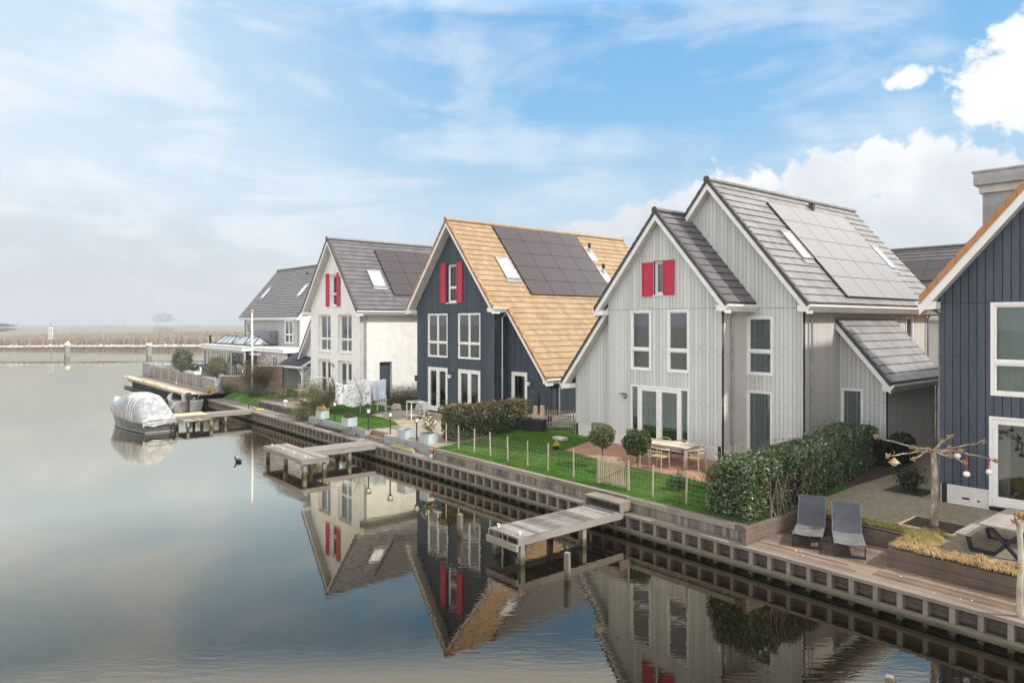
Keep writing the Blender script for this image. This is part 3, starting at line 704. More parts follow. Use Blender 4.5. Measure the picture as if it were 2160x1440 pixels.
def jetties():
    def boards_x(mb, x0, x1, y0, y1, zt, w=.15):
        x = x0
        while x < x1-.02: mb.box(x, min(x+w-.007, x1), y0, y1, zt-.04, zt+random.uniform(0,.004)); x += w
    def boards_y(mb, x0, x1, y0, y1, zt, w=.15):
        y = y0
        while y < y1-.02: mb.box(x0, x1, y, min(y+w-.007, y1), zt-.04, zt+random.uniform(0,.004)); y += w
    def bol(r, x, y, z):
        mb = MB(); mb.tube([(x, y, z), (x, y, z+.09)], .022, 8); mb.box(x-.06, x+.06, y-.015, y+.015, z+.075, z+.10); mb.build('mooring_cleat', M['white'], r)
    zt = .70
    # nearest jetty (in front of the pale grey house)
    r = empty('jetty', SN(10.6, 0), SR); tag(r, 'nearest weathered jetty with a box step, opposite the pale grey house', 'jetty')
    mb = MB(); boards_y(mb, -.57, .62, -4.05, .0, zt); mb.build('deck_boards', M['deck_y'], r)
    for x in (-.60, .61):
        mb = MB(); mb.box(x-.035 if x<0 else x+.012, x+.0 if x<0 else x+.05, -4.07, 0, zt-.20, zt-.005); mb.build('side_beam', M['deck_y'], r)
    mb = MB(); mb.box(-.63, .66, -4.15, -4.075, zt-.34, zt-.17); mb.build('end_beam', M['deck'], r)
    for (x, y) in ((-.5,-3.9), (.58,-3.92), (-.5,-1.9), (.55,-1.6)):
        p = MB(); p.box(x-.07, x+.07, y-.07, y+.07, -.9, zt-.045); p.build('post', M['quay'], r)
    bol(r, -.45, -3.85, zt+.005); bol(r, .45, -3.85, zt+.005)
    # box step against the wall
    s = empty('box_step', SN(10.6, 0), SR); tag(s, 'open ended grey box step between the nearest jetty and the lawn wall', 'step')
    mb = MB(); mb.box(-.80, .68, -.18, .33, .93, .985); mb.build('tread', M['quay_beam'], s)
    mb = MB(); mb.box(.62, .68, -.16, .33, .705, .928); mb.box(-.80, -.74, -.16, .33, .645, .928); mb.build('side_board', M['quay_beam'], s)
    # L-shaped jetty in the middle
    r = empty('jetty', SN(25.6, 0), SR); tag(r, 'L-shaped grey jetty with four small white cleats in front of the navy house', 'jetty')
    mb = MB(); boards_x(mb, -.66, .66, -2.98, 0, zt, .15); mb.build('arm_boards', M['deck'], r)
    mb = MB(); boards_y(mb, -2.25, 2.0, -4.05, -3.0, zt); mb.build('platform_boards', M['deck'], r)
    for (a, b_, c, d) in ((-2.3,2.05,-4.12,-4.06), (2.005,2.06,-4.055,-2.99), (-2.31,-2.255,-4.055,-2.99), (.665,.72,-2.98,0), (-.72,-.665,-2.98,0), (.73,2.0,-2.985,-2.93)):
        mb = MB(); mb.box(a, b_, c, d, zt-.20, zt-.006); mb.build('side_beam', M['deck_y'] if abs(b_-a) < .1 else M['deck'], r)
    for (x, y) in ((-2.15,-3.95), (1.9,-3.95), (1.9,-3.1), (-.1,-3.95), (.6,-3.1), (.6,-1.3), (-.6,-1.3), (-2.15,-3.1)):
        p = MB(); p.box(x-.07, x+.07, y-.07, y+.07, -.9, zt-.045); p.build('post', M['quay'], r)
    for x in (-1.9, -.6, .6, 1.75): bol(r, x, -3.85, zt+.005)
    # jetty by the boats
    r = empty('jetty', SN(41.6, 0), SR); tag(r, 'jetty leading out to the covered boat, partly laid with new pale boards', 'jetty')
    mb = MB(); boards_x(mb, -.55, .55, -2.6, 0, zt); mb.build('deck_boards', M['deck'], r)
    mb = MB(); boards_x(mb, -.95, .55, -4.6, -2.6, zt-.003); mb.build('new_boards', M['newwood'], r)
    mb = MB(); boards_y(mb, .65, 1.75, -4.3, -2.7, zt-.17); mb.build('lower_platform', M['deck'], r)
    for (a, b_, c, d) in ((.555,.61,-4.6,0), (-.61,-.555,-2.6,0), (-1.01,-.955,-4.6,-2.6)):
        mb = MB(); mb.box(a, b_, c, d, zt-.20, zt-.006); mb.build('side_beam', M['deck_y'], r)
    for (x, y) in ((.5,-1.6), (-.45,-1.6), (.5,-3.0), (-.45,-3.2), (1.65,-2.8), (1.65,-4.1), (.5,-4.4)):
        p = MB(); p.box(x-.07, x+.07, y-.07, y+.07, -.9, zt-.21); p.build('post', M['quay'], r)
    def pile(px, py, h, label, m='quay', w=.065):
        p0 = at(px, py, 0.0); mb = MB(); mb.box(-w, w, -w, w, -.9, h); mb.box(-w*.9, w*.9, -w*.9, w*.9, h+.001, h+.012)
        o = mb.build('mooring_post', M[m], bevel=.008); o.location = p0; o.rotation_euler = (0, R(random.uniform(-1,1)), SR+R(20)); tag(o, label, 'mooring post')
    pile(970, 1128, .62, 'square grey mooring post standing alone left of the nearest jetty')
    pile(1197, 1222, .66, 'square grey mooring post standing in front of the nearest jetty')
    pile(1877, 1508, .62, 'square grey mooring post cut off by the bottom edge of the picture')
    # far quay end stub beside the open boat
    pile(432, 856, .75, 'short dark post with a rope beside the open boat', 'darkpile', .09)
jetties()
# ------------------------------------------------------------------ house kit. Local frame: x along the front (to the right), y inwards, z up
K = 1.012
def topf(pts):
    def f(s):
        for (a, za), (b, zb) in zip(pts, pts[1:]):
            if a <= s <= b: return za+(zb-za)*(s-a)/(b-a) if b > a else za
        return pts[0][1] if s < pts[0][0] else pts[-1][1]
    return f
def mapx(c):  return lambda s, d, z: (s, c-d, z)      # front wall at y=c, depth d towards the viewer
def mapback(c): return lambda s, d, z: (s, c+d, z)
def mapR(c):  return lambda s, d, z: (c+d, s, z)      # right-hand wall at x=c
def mapL(c):  return lambda s, d, z: (c-d, s, z)
def cells(s0, s1, z0, top, opens):
    br = {s0, s1}
    for (a, b, _, _) in opens:
        for q in (a, b):
            if s0 < q < s1: br.add(q)
    for (a, _) in top:
        if s0 < a < s1: br.add(a)
    br = sorted(br); f = topf(top); out = []
    for a, b in zip(br, br[1:]):
        mid = (a+b)/2; e = 1e-6
        os_ = sorted([(o[2], o[3]) for o in opens if o[0] <= mid <= o[1]])
        z = z0
        for (oz0, oz1) in os_:
            if oz0 > z+.001: out.append((a, b, z, oz0, oz0))
            z = oz1
        ta, tb = f(a+e), f(b-e)
        if max(ta, tb) > z: out.append((a, b, z, max(ta, z), max(tb, z)))
    return out
def addcell(mb, Mp, c, d0, d1):
    a, b, zl, za, zb = c
    mb.hexa([Mp(a,d1,zl), Mp(b,d1,zl), Mp(b,d0,zl), Mp(a,d0,zl), Mp(a,d1,za), Mp(b,d1,zb), Mp(b,d0,zb), Mp(a,d0,za)])
def clipcell(c, zlo, zhi):
    a, b, zl, za, zb = c; zl = max(zl, zlo); za = min(za, zhi); zb = min(zb, zhi)
    if max(za, zb) <= zl+.002: return None
    return (a, b, zl, max(za, zl), max(zb, zl))
def wall(parent, Mp, s0, s1, z0, top, opens, back, board=None, bw=.165, zj=None, zb=None, name='wall', thick=.16):
    """backing wall with real openings, and separate boards nailed in front of it"""
    mb = MB()
    for c in cells(s0, s1, z0, top, opens): addcell(mb, Mp, c, -thick, -.022 if board else 0.0)
    if board:
        mb.cur = 1; k = math.floor((s0+50)/bw); 
        while k*bw-50 < s1:
            a = max(s0, k*bw-50); b = min(s1, (k+1)*bw-50-(.020 if bw > .18 else .013)); k += 1
            if s1-b < .06: b = s1; k += 99999
            if b-a < .02: continue
            for c in cells(a, b, z0 if zb is None else zb, top, opens):
                jz = [1.93+.11*((k*7) % 3), 3.86+.13*((k*5) % 3)]; lo = 0
                if not zj:
                    for j_ in jz+[99]:
                        q = clipcell(c, lo, j_-.007)
                        if q: addcell(mb, Mp, q, -.0215, 0.0)
                        lo = j_
                    continue
                if zj:
                    for j_ in jz+[zj-.005]:
                        q = clipcell(c, lo, j_-.007)
                        if q: addcell(mb, Mp, q, -.0215, 0.0)
                        lo = j_
                    q = clipcell(c, zj, 99)
                    if q: addcell(mb, Mp, q, -.0215, .014)
                else: addcell(mb, Mp, c, -.0215, 0.0)
    return mb.build(name, [M[back], M[board]] if board else M[back], parent)
def sbox(mb, Mp, s0, s1, d0, d1, z0, z1):
    return mb.hexa([Mp(s0,d1,z0), Mp(s1,d1,z0), Mp(s1,d0,z0), Mp(s0,d0,z0), Mp(s0,d1,z1), Mp(s1,d1,z1), Mp(s1,d0,z1), Mp(s0,d0,z1)])
def window(parent, Mp, s0, s1, z0, z1, cols=1, trans=None, fw=.065, inset=0.0, proud=.03, blind=False, curtain=None, sill=False, glass='glass', name='window', sash=.035):
    mb = MB(); d0, d1 = -.09-inset, proud-inset
    sbox(mb, Mp, s0, s0+fw, d0, d1, z0, z1); sbox(mb, Mp, s1-fw, s1, d0, d1, z0, z1)
    sbox(mb, Mp, s0+fw, s1-fw, d0, d1, z0, z0+fw); sbox(mb, Mp, s0+fw, s1-fw, d0, d1, z1-fw, z1)
    rows = [(z0+fw, z1-fw)]
    if trans: rows = [(z0+fw, trans-.035), (trans+.035, z1-fw)]; sbox(mb, Mp, s0+fw, s1-fw, d0, d1-.004, trans-.035, trans+.035)
    W = (s1-s0-2*fw); cw = W/cols; cs = []
    for i in range(cols):
        a = s0+fw+cw*i; b = a+cw
        if i < cols-1: b -= .03
        if i > 0: a += .03
        cs.append((a, b))
    for (a, b), (a2, b2) in zip(cs, cs[1:]): sbox(mb, Mp, b, a2, d0, d1-.008, z0+fw, z1-fw)
    for (a, b) in cs:          # sashes
        for (u, v) in rows:
            e0, e1 = d0+.02, d1-.028
            sbox(mb, Mp, a, a+sash, e0, e1, u, v); sbox(mb, Mp, b-sash, b, e0, e1, u, v)
            sbox(mb, Mp, a+sash, b-sash, e0, e1, u, u+sash); sbox(mb, Mp, a+sash, b-sash, e0, e1, v-sash, v)
    w = mb.build(name, M['white'], parent)
    for (a, b) in cs:
        for (u, v) in rows:
            p = MB(); sbox(p, Mp, a+sash, b-sash, d0+.045, d0+.052, u+sash, v-sash); p.build('pane', M[glass], w)
            if blind:
                q = MB(); z = u+sash+.02; dd = d0+.005
                while z < v-.05:
                    q.hexa([Mp(a+.02,dd+.016,z), Mp(b-.02,dd+.016,z), Mp(b-.02,dd-.016,z+.028), Mp(a+.02,dd-.016,z+.028), Mp(a+.02,dd+.016,z+.003), Mp(b-.02,dd+.016,z+.003), Mp(b-.02,dd-.016,z+.031), Mp(a+.02,dd-.016,z+.031)]); z += .070
                for f_ in (.22, .72): sbox(q, Mp, a+(b-a)*f_-.018, a+(b-a)*f_+.018, dd+.026, dd+.029, u+sash, v-sash)
                q.build('blind', M['blind'], w)
    if curtain:
        for (a, b, cm_) in curtain:
            q = MB(); n = 24
            def fn(i, j, a=a, b=b): return Mp(a+(b-a)*i, d0-.14+.03*math.sin(i*n*1.9), z0+.05+(z1-z0-.1)*j)
            q.grid(fn, n*2, 1); q.build('curtain', M[cm_], w, recalc=False)
    if sill:
        q = MB(); sbox(q, Mp, s0-.05, s1+.05, -.05-inset, .06, z0-.045, z0-.002); q.build('sill', M['white'], w)
    return w
def french(parent, Mp, s0, s1, z0, z1, side=0.0, inset=0.0, curtain=None, handle=True, leafs=2):
    """glazed double garden doors, optionally with narrow side lights"""
    fw = .065; mb = MB(); d0, d1 = -.09-inset, .03-inset
    sbox(mb, Mp, s0, s0+fw, d0, d1, z0+.05, z1); sbox(mb, Mp, s1-fw, s1, d0, d1, z0+.05, z1); sbox(mb, Mp, s0+fw, s1-fw, d0, d1, z1-fw, z1)
    if side:
        for a in (s0+fw+side, s1-fw-side-.07): sbox(mb, Mp, a, a+.07, d0, d1-.004, z0+.05, z1-fw)
    w = mb.build('garden_door', M['white'], parent)
    th = MB(); sbox(th, Mp, s0, s1, d0, d1+.03, z0, z0+.048); th.build('threshold', M['black'], w)
    A, B = s0+fw+(side+.07 if side else 0), s1-fw-(side+.07 if side else 0)
    if side:
        for (a, b) in ((s0+fw, s0+fw+side), (s1-fw-side, s1-fw)):
            p = MB(); sbox(p, Mp, a+.01, b-.01, d0+.035, d0+.045, z0+.1, z1-fw-.01); p.build('pane', M['glass'], w)
    lw = (B-A)/leafs; st = .125
    for i in range(leafs):
        a = A+lw*i+.004; b = A+lw*(i+1)-.004; e0, e1 = d0+.015, d1-.02; zb_, zt_ = z0+.055, z1-fw-.006
        l = MB(); sbox(l, Mp, a, a+st, e0, e1, zb_, zt_); sbox(l, Mp, b-st, b, e0, e1, zb_, zt_)
        sbox(l, Mp, a+st, b-st, e0, e1, zb_, zb_+.26); sbox(l, Mp, a+st, b-st, e0, e1, zt_-.13, zt_)
        lf = l.build('door_leaf', M['white'], w)
        p = MB(); sbox(p, Mp, a+st, b-st, e0+.03, e0+.04, zb_+.26, zt_-.13); p.build('pane', M['glass'], w)
        if handle and i == 0:
            h = MB(); sbox(h, Mp, b-.07, b-.04, e1, e1+.012, z0+.95, z0+1.2); sbox(h, Mp, b-.16, b-.045, e1+.03, e1+.045, z0+1.09, z0+1.105); h.build('door_handle', M['zinc_light'], w)
    if curtain:
        for (a, b, cm_) in curtain:
            q = MB(); n = 24
            q.grid(lambda i, j, a=a, b=b: Mp(a+(b-a)*i, d0-.16+.03*math.sin(i*n*1.9), z0+.05+(z1-z0-.1)*j), n*2, 1); q.build('curtain', M[cm_], w, recalc=False)
    return w
class Gable:
    """gable roof whose ridge runs along y; tile plane z = zr - m|x-uc|"""
    def __init__(s, parent, uc, zr, m, tile, verge, tk=.33):
        s.p, s.uc, s.zr, s.m, s.tile, s.verge, s.tk = parent, uc, zr, m, tile, verge, tk
        s.len = math.sqrt(1+m*m); s.edge = 'edge_grey' if 'grey' in tile else 'verge_shade_dark' if 'orange' not in tile else 'riser_shade_brown'  # darker riser: shadow line under each course put into its colour
    def z(s, u): return s.zr-s.m*abs(u-s.uc)
    def plane(s, side, ulow, v0, v1, vstart=None, course=.365, name='roof'):
        mb = MB(); du = course/s.len; n = int(round(abs(ulow-s.uc)/du)); du = abs(ulow-s.uc)/n; h = .036
        nx, nz = s.m/s.len*side, 1/s.len
        for i in range(n):
            ua = s.uc+side*du*(n-i); ub = s.uc+side*du*(n-i-1)   # low, high
            va = v0 if vstart is None else max(v0, vstart(abs(ua-s.uc)-du*.5))
            k = max(1, int(round((v1-va)/s.tk))); tw = (v1-va)/k
            off = (i % 2)*tw*.5
            for j in range(k+1):
                a = va+j*tw-off; b = a+tw
                a = max(a, va); b = min(b, v1)
                if b-a < .02: continue
                hh = h+random.uniform(-.006, .007); g = .0025
                la = (ua+nx*hh, a+g, s.z(ua)+nz*hh); lb = (ua+nx*hh, b-g, s.z(ua)+nz*hh)
                ta = (ub+nx*.004, a+g, s.z(ub)+nz*.004); tb = (ub+nx*.004, b-g, s.z(ub)+nz*.004)
                ba = (ua, a+g, s.z(ua)-.004); bb = (ua, b-g, s.z(ua)-.004)
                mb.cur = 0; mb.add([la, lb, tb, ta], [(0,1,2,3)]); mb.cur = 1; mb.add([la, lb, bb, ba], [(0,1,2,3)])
        # underlay so no light leaks
        def under(a_u, b_u, va):
            mb.hexa([(a_u, va, s.z(a_u)-.13), (a_u, v1, s.z(a_u)-.13), (b_u, v1, s.z(b_u)-.13), (b_u, va, s.z(b_u)-.13),
                     (a_u, va, s.z(a_u)-.01), (a_u, v1, s.z(a_u)-.01), (b_u, v1, s.z(b_u)-.01), (b_u, va, s.z(b_u)-.01)])
        if vstart is None: under(s.uc+side*abs(ulow-s.uc), s.uc, v0)
        else:
            e = s.brk; under(s.uc+side*e, s.uc, v0); under(s.uc+side*abs(ulow-s.uc), s.uc+side*e, vstart(99))
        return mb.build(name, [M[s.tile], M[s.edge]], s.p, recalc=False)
    def trim(s, side, utop, ulow, v0, vw, boot=True, thick=.25, vz=(.05,-.13)):
        """verge tiles, white barge board and boxed soffit along one slope of the gable end"""
        mb = MB(); du = .365/s.len; n = max(1, int(round(abs(ulow-utop)/du))); d_ = (ulow-utop)/n
        for i in range(n):
            a = utop+d_*i; b = utop+d_*(i+1)-d_*.03; j = .012
            mb.hexa([(a,v0-.03,s.z(a)+vz[1]), (b,v0-.03,s.z(b)+vz[1]+.0), (b,v0+.15,s.z(b)+vz[1]), (a,v0+.15,s.z(a)+vz[1]),
                     (a,v0-.03,s.z(a)+vz[0]-.012), (b,v0-.03,s.z(b)+vz[0]+.022), (b,v0+.15,s.z(b)+vz[0]+.022), (a,v0+.15,s.z(a)+vz[0]-.012)])
        mb.build('verge_tiles', M[s.verge], s.p)
        mb = MB(); a, b = utop, ulow+side*.0; t0 = vz[1]-.002
        mb.hexa([(a,v0,s.z(a)+t0-thick), (b,v0,s.z(b)+t0-thick), (b,v0+.03,s.z(b)+t0-thick), (a,v0+.03,s.z(a)+t0-thick),
                 (a,v0,s.z(a)+t0), (b,v0,s.z(b)+t0), (b,v0+.03,s.z(b)+t0), (a,v0+.03,s.z(a)+t0)])
        mb.build('barge_board', M['white'], s.p)
        mb = MB()
        mb.hexa([(a,v0+.031,s.z(a)+t0-thick+.008), (b,v0+.031,s.z(b)+t0-thick+.008), (b,vw,s.z(b)+t0-thick+.008), (a,vw,s.z(a)+t0-thick+.008),
                 (a,v0+.031,s.z(a)+t0-.01), (b,v0+.031,s.z(b)+t0-.01), (b,vw,s.z(b)+t0-.01), (a,vw,s.z(a)+t0-.01)])
        mb.build('soffit', M['soffit'], s.p)
    def ridge(s, v0, v1, r=.105):
        mb = MB(); y = v0-.03; i = 0
        while y < v1:
            y2 = min(y+.42, v1); rr = r+.008; 
            pts = [(s.uc+rr*math.cos(t)*1.15, s.zr+.0+rr*math.sin(t)) for t in [math.pi*(-.12+1.24*q/8) for q in range(9)]]
            mb.prism(pts, lambda a, b, y=y: (a, y, b), lambda a, b, y2=y2: (a, y2-.006, b-.006)); y = y2
        mb.build('ridge_tiles', M[s.tile if s.tile != 'tile_grey' else 'verge_shade_dark'] if False else M[s.tile], s.p)
        mb = MB(); pts = [(s.uc+(r+.03)*math.cos(t), s.zr+.005+(r+.03)*math.sin(t)) for t in [2*math.pi*q/12 for q in range(12)]]
        mb.prism(pts, lambda a, b: (a, v0-.055, b), lambda a, b: (a, v0-.032, b)); mb.build('ridge_end_cap', M[s.verge], s.p)
    def gutter(s, side, ueave, uwall, v0, v1, zdrop=0.0):
        """boxed white gutter with a sloping face along an eave, plus the soffit box behind it"""
        ze = s.z(ueave)+zdrop; S = side
        prof = [(uwall, ze-.30), (ueave-S*.02, ze-.34), (ueave+S*.13, ze-.14), (ueave+S*.13, ze-.075), (ueave+S*.10, ze-.075), (ueave+S*.02, ze-.13), (uwall, ze-.10)]
        mb = MB(); mb.prism(prof, lambda a, b: (a, v0, b), lambda a, b: (a, v1, b)); g = mb.build('gutter', M['white'], s.p)
        return ze
def downpipe(parent, x, y, ztop, zbot, m='zinc', dx=.0, dy=0.0, r=.04):
    mb = MB(); mb.tube([(x+dx, y+dy, ztop), (x, y, ztop-.22), (x, y, zbot)], r, 8)
    for z in (zbot+.6, zbot+2.4, zbot+4.0):
        if z < ztop-.4: mb.tube([(x, y, z), (x, y, z+.06)], r*1.35, 8)
    return mb.build('downpipe', M[m], parent, smooth=False)
def rooflight(g, side, ua, ub, va, vb):
    """ua high, ub low"""
    mb = MB(); nx, nz = g.m/g.len*side, 1/g.len
    def P(u, v, h): return (u+nx*h, v, g.z(u)+nz*h)
    def slab(mb, u0, u1, v0, v1, h0, h1):
        mb.hexa([P(u0,v0,h0), P(u1,v0,h0), P(u1,v1,h0), P(u0,v1,h0), P(u0,v0,h1), P(u1,v0,h1), P(u1,v1,h1), P(u0,v1,h1)])
    f = .07; dU = f/g.len*side
    slab(mb, ua, ub, va, va+f, 0, .10); slab(mb, ua, ub, vb-f, vb, 0, .10); slab(mb, ua, ua+dU*1.4, va+f, vb-f, 0, .10); slab(mb, ub-dU, ub, va+f, vb-f, 0, .10)
    w = mb.build('rooflight', M['zinc'], g.p)
    q = MB(); slab(q, ua+dU*1.4, ub-dU, va+f, vb-f, .03, .075); q.build('pane', M['skyglass'], w)
    q = MB(); slab(q, ub, ub+.16/g.len*side*1.5, va-.03, vb+.03, .034, .052); q.build('flashing', M['lead'], w)
    q = MB(); slab(q, ua-dU, ua, va-.08, vb+.08, .034, .055); q.build('flashing', M['lead'], w)
    return w
def solar(g, side, v0, cw, ncol, utop, rowlen, nrow, m='panel_dark'):
    nx, nz = g.m/g.len*side, 1/g.len
    def P(u, v, h): return (u+nx*h, v, g.z(u)+nz*h)
    fr = MB(); du = rowlen/g.len*side
    fr.hexa([P(utop,v0,.02), P(utop+du*nrow,v0,.02), P(utop+du*nrow,v0+cw*ncol,.02), P(utop,v0+cw*ncol,.02), P(utop,v0,.085), P(utop+du*nrow,v0,.085), P(utop+du*nrow,v0+cw*ncol,.085), P(utop,v0+cw*ncol,.085)])
    fr.build('solar_rail', M['panel_frame'], g.p)
    for i in range(nrow):
        for j in range(ncol):
            a = utop+du*i+.012*side; b = utop+du*(i+1)-.004*side; c = v0+cw*j+.014; d = v0+cw*(j+1)-.014
            p = MB(); p.hexa([P(a,c,.086), P(b,c,.086), P(b,d,.086), P(a,d,.086), P(a,c,.115), P(b,c,.115), P(b,d,.115), P(a,d,.115)]); p.build('solar_panel', M[m], g.p)
def shutter(parent, Mp, s0, s1, z0, z1):
    mb = MB(); d = .03
    sbox(mb, Mp, s0, s1, d, d+.025, z0, z1)
    f = .06
    sbox(mb, Mp, s0, s0+f, d+.025, d+.042, z0, z1); sbox(mb, Mp, s1-f, s1, d+.025, d+.042, z0, z1)
    sbox(mb, Mp, s0+f, s1-f, d+.025, d+.042, z0, z0+f); sbox(mb, Mp, s0+f, s1-f, d+.025, d+.042, z1-f, z1)
    mb.build('shutter', M['red'], parent)
def wall_lamp(parent, Mp, s, z, small=False):
    mb = MB(); sbox(mb, Mp, s-.05, s+.05, 0.02, .05, z-.12, z+.05)
    sbox(mb, Mp, s-.02, s+.02, .05, .13, z+.0, z+.03)
    l = mb.build('wall_lamp', M['black'], parent)
    q = MB(); 
    if small: sbox(q, Mp, s-.05, s+.06, .05, .15, z-.06, z+.05)
    else:
        q.hexa([Mp(s-.06,.20,z-.14), Mp(s+.06,.20,z-.14), Mp(s+.06,.08,z-.14), Mp(s-.06,.08,z-.14), Mp(s-.09,.23,z+.06), Mp(s+.09,.23,z+.06), Mp(s+.09,.05,z+.06), Mp(s-.09,.05,z+.06)])
    q.build('lamp_glass', M['frost'] if not small else M['zinc_light'], l)
    q = MB(); sbox(q, Mp, s-.11, s+.11, .04, .25, z+.062, z+.085); q.build('lamp_cap', M['black'], l)
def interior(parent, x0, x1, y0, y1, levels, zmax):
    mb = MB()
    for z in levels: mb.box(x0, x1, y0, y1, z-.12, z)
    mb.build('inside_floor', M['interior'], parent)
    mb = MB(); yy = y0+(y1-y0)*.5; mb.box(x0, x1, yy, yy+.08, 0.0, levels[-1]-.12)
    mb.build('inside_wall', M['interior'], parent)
M['skyglass'] = paint('sky_painted_rooflight_pane', (.62,.66,.70), .08, .04, 0, 0, 1.0)  # pale base carries the sky's reflection and a white blind inside
def plinth(parent, Mp, s0, s1, opens, m, z1=.515, name='plinth'):
    mb = MB(); last = None; opens = [o for o in opens if o[2] < z1]
    for c in cells(s0, s1, 0.0, [(s0, z1), (s1, z1)], opens):
        if last is not None and abs(c[0]-last) > .01: mb.build(name, M[m], parent); mb = MB()
        addcell(mb, Mp, c, -.0215, -.005); last = c[1]
    return mb.build(name, M[m], parent)
def airvent(parent, Mp, s, z):
    mb = MB(); sbox(mb, Mp, s-.09, s+.09, -.004, .002, z, z+.05); mb.build('air_vent', M['black'], parent)

def navy_house():
    r = empty('house', (-5.586, 41.616, 1.2), R(-(90-41.4)), K)
    tag(r, 'dark navy boarded house with sandy orange tiled roof and tall red shutters', 'house')
    g = Gable(r, 3.5, 10.6, 1.21, 'tile_orange', 'verge_orange'); g.brk = 3.9
    W = 'cladB_x'
    op = [(1.14,3.0,3.1,5.53),(3.98,5.87,3.1,5.53),(1.14,3.0,0,2.53),(3.98,5.87,0,2.53),(2.95,3.85,6.12,8.22)]
    top = [(0, g.z(0)-.25), (3.5, g.z(3.5)-.25), (7, g.z(7)-.25)]
    wall(r, mapx(0), 0, 7, 0, top, op, 'membrane', 'cladB_x', .14, zj=5.57, zb=.52)
    plinth(r, mapx(0), 0, 7, op, 'plinth')
    for a, b in ((1.14,3.0),(3.98,5.87)): window(r, mapx(0), a, b, 3.1, 5.53, 2, 3.93, glass='glass_dark', curtain=[(a+.1,a+.4,'curtain')])
    french(r, mapx(0), 1.14, 3.0, 0.03, 2.53, curtain=[(1.3,1.75,'curtain')])
    french(r, mapx(0), 3.98, 5.87, 0.03, 2.53, curtain=[(4.1,5.75,'curtain_green')])
    window(r, mapx(0), 2.95, 3.85, 6.12, 8.22, 1, 6.95, inset=.10, proud=0.0, sill=True, fw=.09)
    shutter(r, mapx(0), 2.36, 2.86, 6.1, 8.3); shutter(r, mapx(0), 3.88, 4.38, 6.1, 8.3)
    wall_lamp(r, mapx(0), 3.35, 2.15)
    # side walls
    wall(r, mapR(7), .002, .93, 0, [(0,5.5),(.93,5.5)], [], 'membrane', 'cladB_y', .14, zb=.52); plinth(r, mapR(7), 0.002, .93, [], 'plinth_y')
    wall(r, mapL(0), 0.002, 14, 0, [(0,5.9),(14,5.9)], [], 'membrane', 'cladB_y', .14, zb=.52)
    lt = [(7.002, g.z(7)-.2), (10.05, g.z(10.05)-.2)]; lo = [(7.28,8.46,0,2.53)]
    wall(r, mapx(.93), 7.002, 10.05, 0, lt, lo, 'membrane', 'cladB_x', .14, zb=.52); plinth(r, mapx(.93), 7.002, 10.05, lo, 'plinth')
    french(r, mapx(.93), 7.28, 8.46, .03, 2.53, leafs=1, handle=False)
    wall_lamp(r, mapx(.93), 8.68, 2.05)
    mb = MB(); sbox(mb, mapx(.93), 9.28, 9.33, .01, .06, .95, 1.55); mb.build('coiled_hose', M['black'], r)
    wall(r, mapR(10.05), .932, 13, 0, [(0,2.3),(13,2.3)], [], 'membrane', 'cladB_y', .14, zb=.52); plinth(r, mapR(10.05), .932, 13, [], 'plinth_y')
    g.plane(-1, -.42, -.5, 14.3); g.plane(1, 10.27, -.5, 14.3, vstart=lambda d: .45 if d > 3.9 else -.5)
    g.trim(-1, 3.5, -.45, -.5, 0); g.trim(1, 3.5, 7.42, -.5, 0); g.trim(1, 7.42, 10.3, .45, .93)
    g.ridge(-.5, 14.3)
    g.gutter(1, 7.4, 7.0, -.49, .52); g.gutter(-1, -.42, 0, -.49, 14.2); g.gutter(1, 10.27, 10.05, .46, 14.2)
    downpipe(r, 7.09, .45, 5.5, .05, 'zinc_light', .3); downpipe(r, 10.14, 1.5, 2.1, .05, 'zinc_light', .1)
    rooflight(g, 1, 5.2, 6.2, 1.48, 2.45)
    solar(g, 1, 2.62, 1.72, 4, 3.60, 1.035, 5)
    for (u, v, z) in ((4.5, 9.85, 9.5), (5.62, 9.9, 8.1)):
        mb = MB(); zz = g.z(u); mb.tube([(u,v,zz-.05),(u,v,zz+.62)], .075, 12); mb.tube([(u,v,zz+.36),(u,v,zz+.60)], .10, 12); f = mb.build('flue', M['black'], r)
        mb = MB(); mb.tube([(u,v,zz-.05),(u,v,zz+.28)], .125, 12); 
        nx, nz = g.m/g.len, 1/g.len
        def P(a, b, h): return (a+nx*h, b, g.z(a)+nz*h)
        mb.hexa([P(u-.3,v-.3,.0),P(u+.45,v-.3,.0),P(u+.45,v+.3,.0),P(u-.3,v+.3,.0),P(u-.3,v-.3,.045),P(u+.45,v-.3,.045),P(u+.45,v+.3,.045),P(u-.3,v+.3,.045)])
        mb.build('flashing', M['zinc_light'], f)
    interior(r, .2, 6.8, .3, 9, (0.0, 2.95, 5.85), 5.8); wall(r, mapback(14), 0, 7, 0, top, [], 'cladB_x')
    # letter box post light on the left corner
    return r
navy_house()

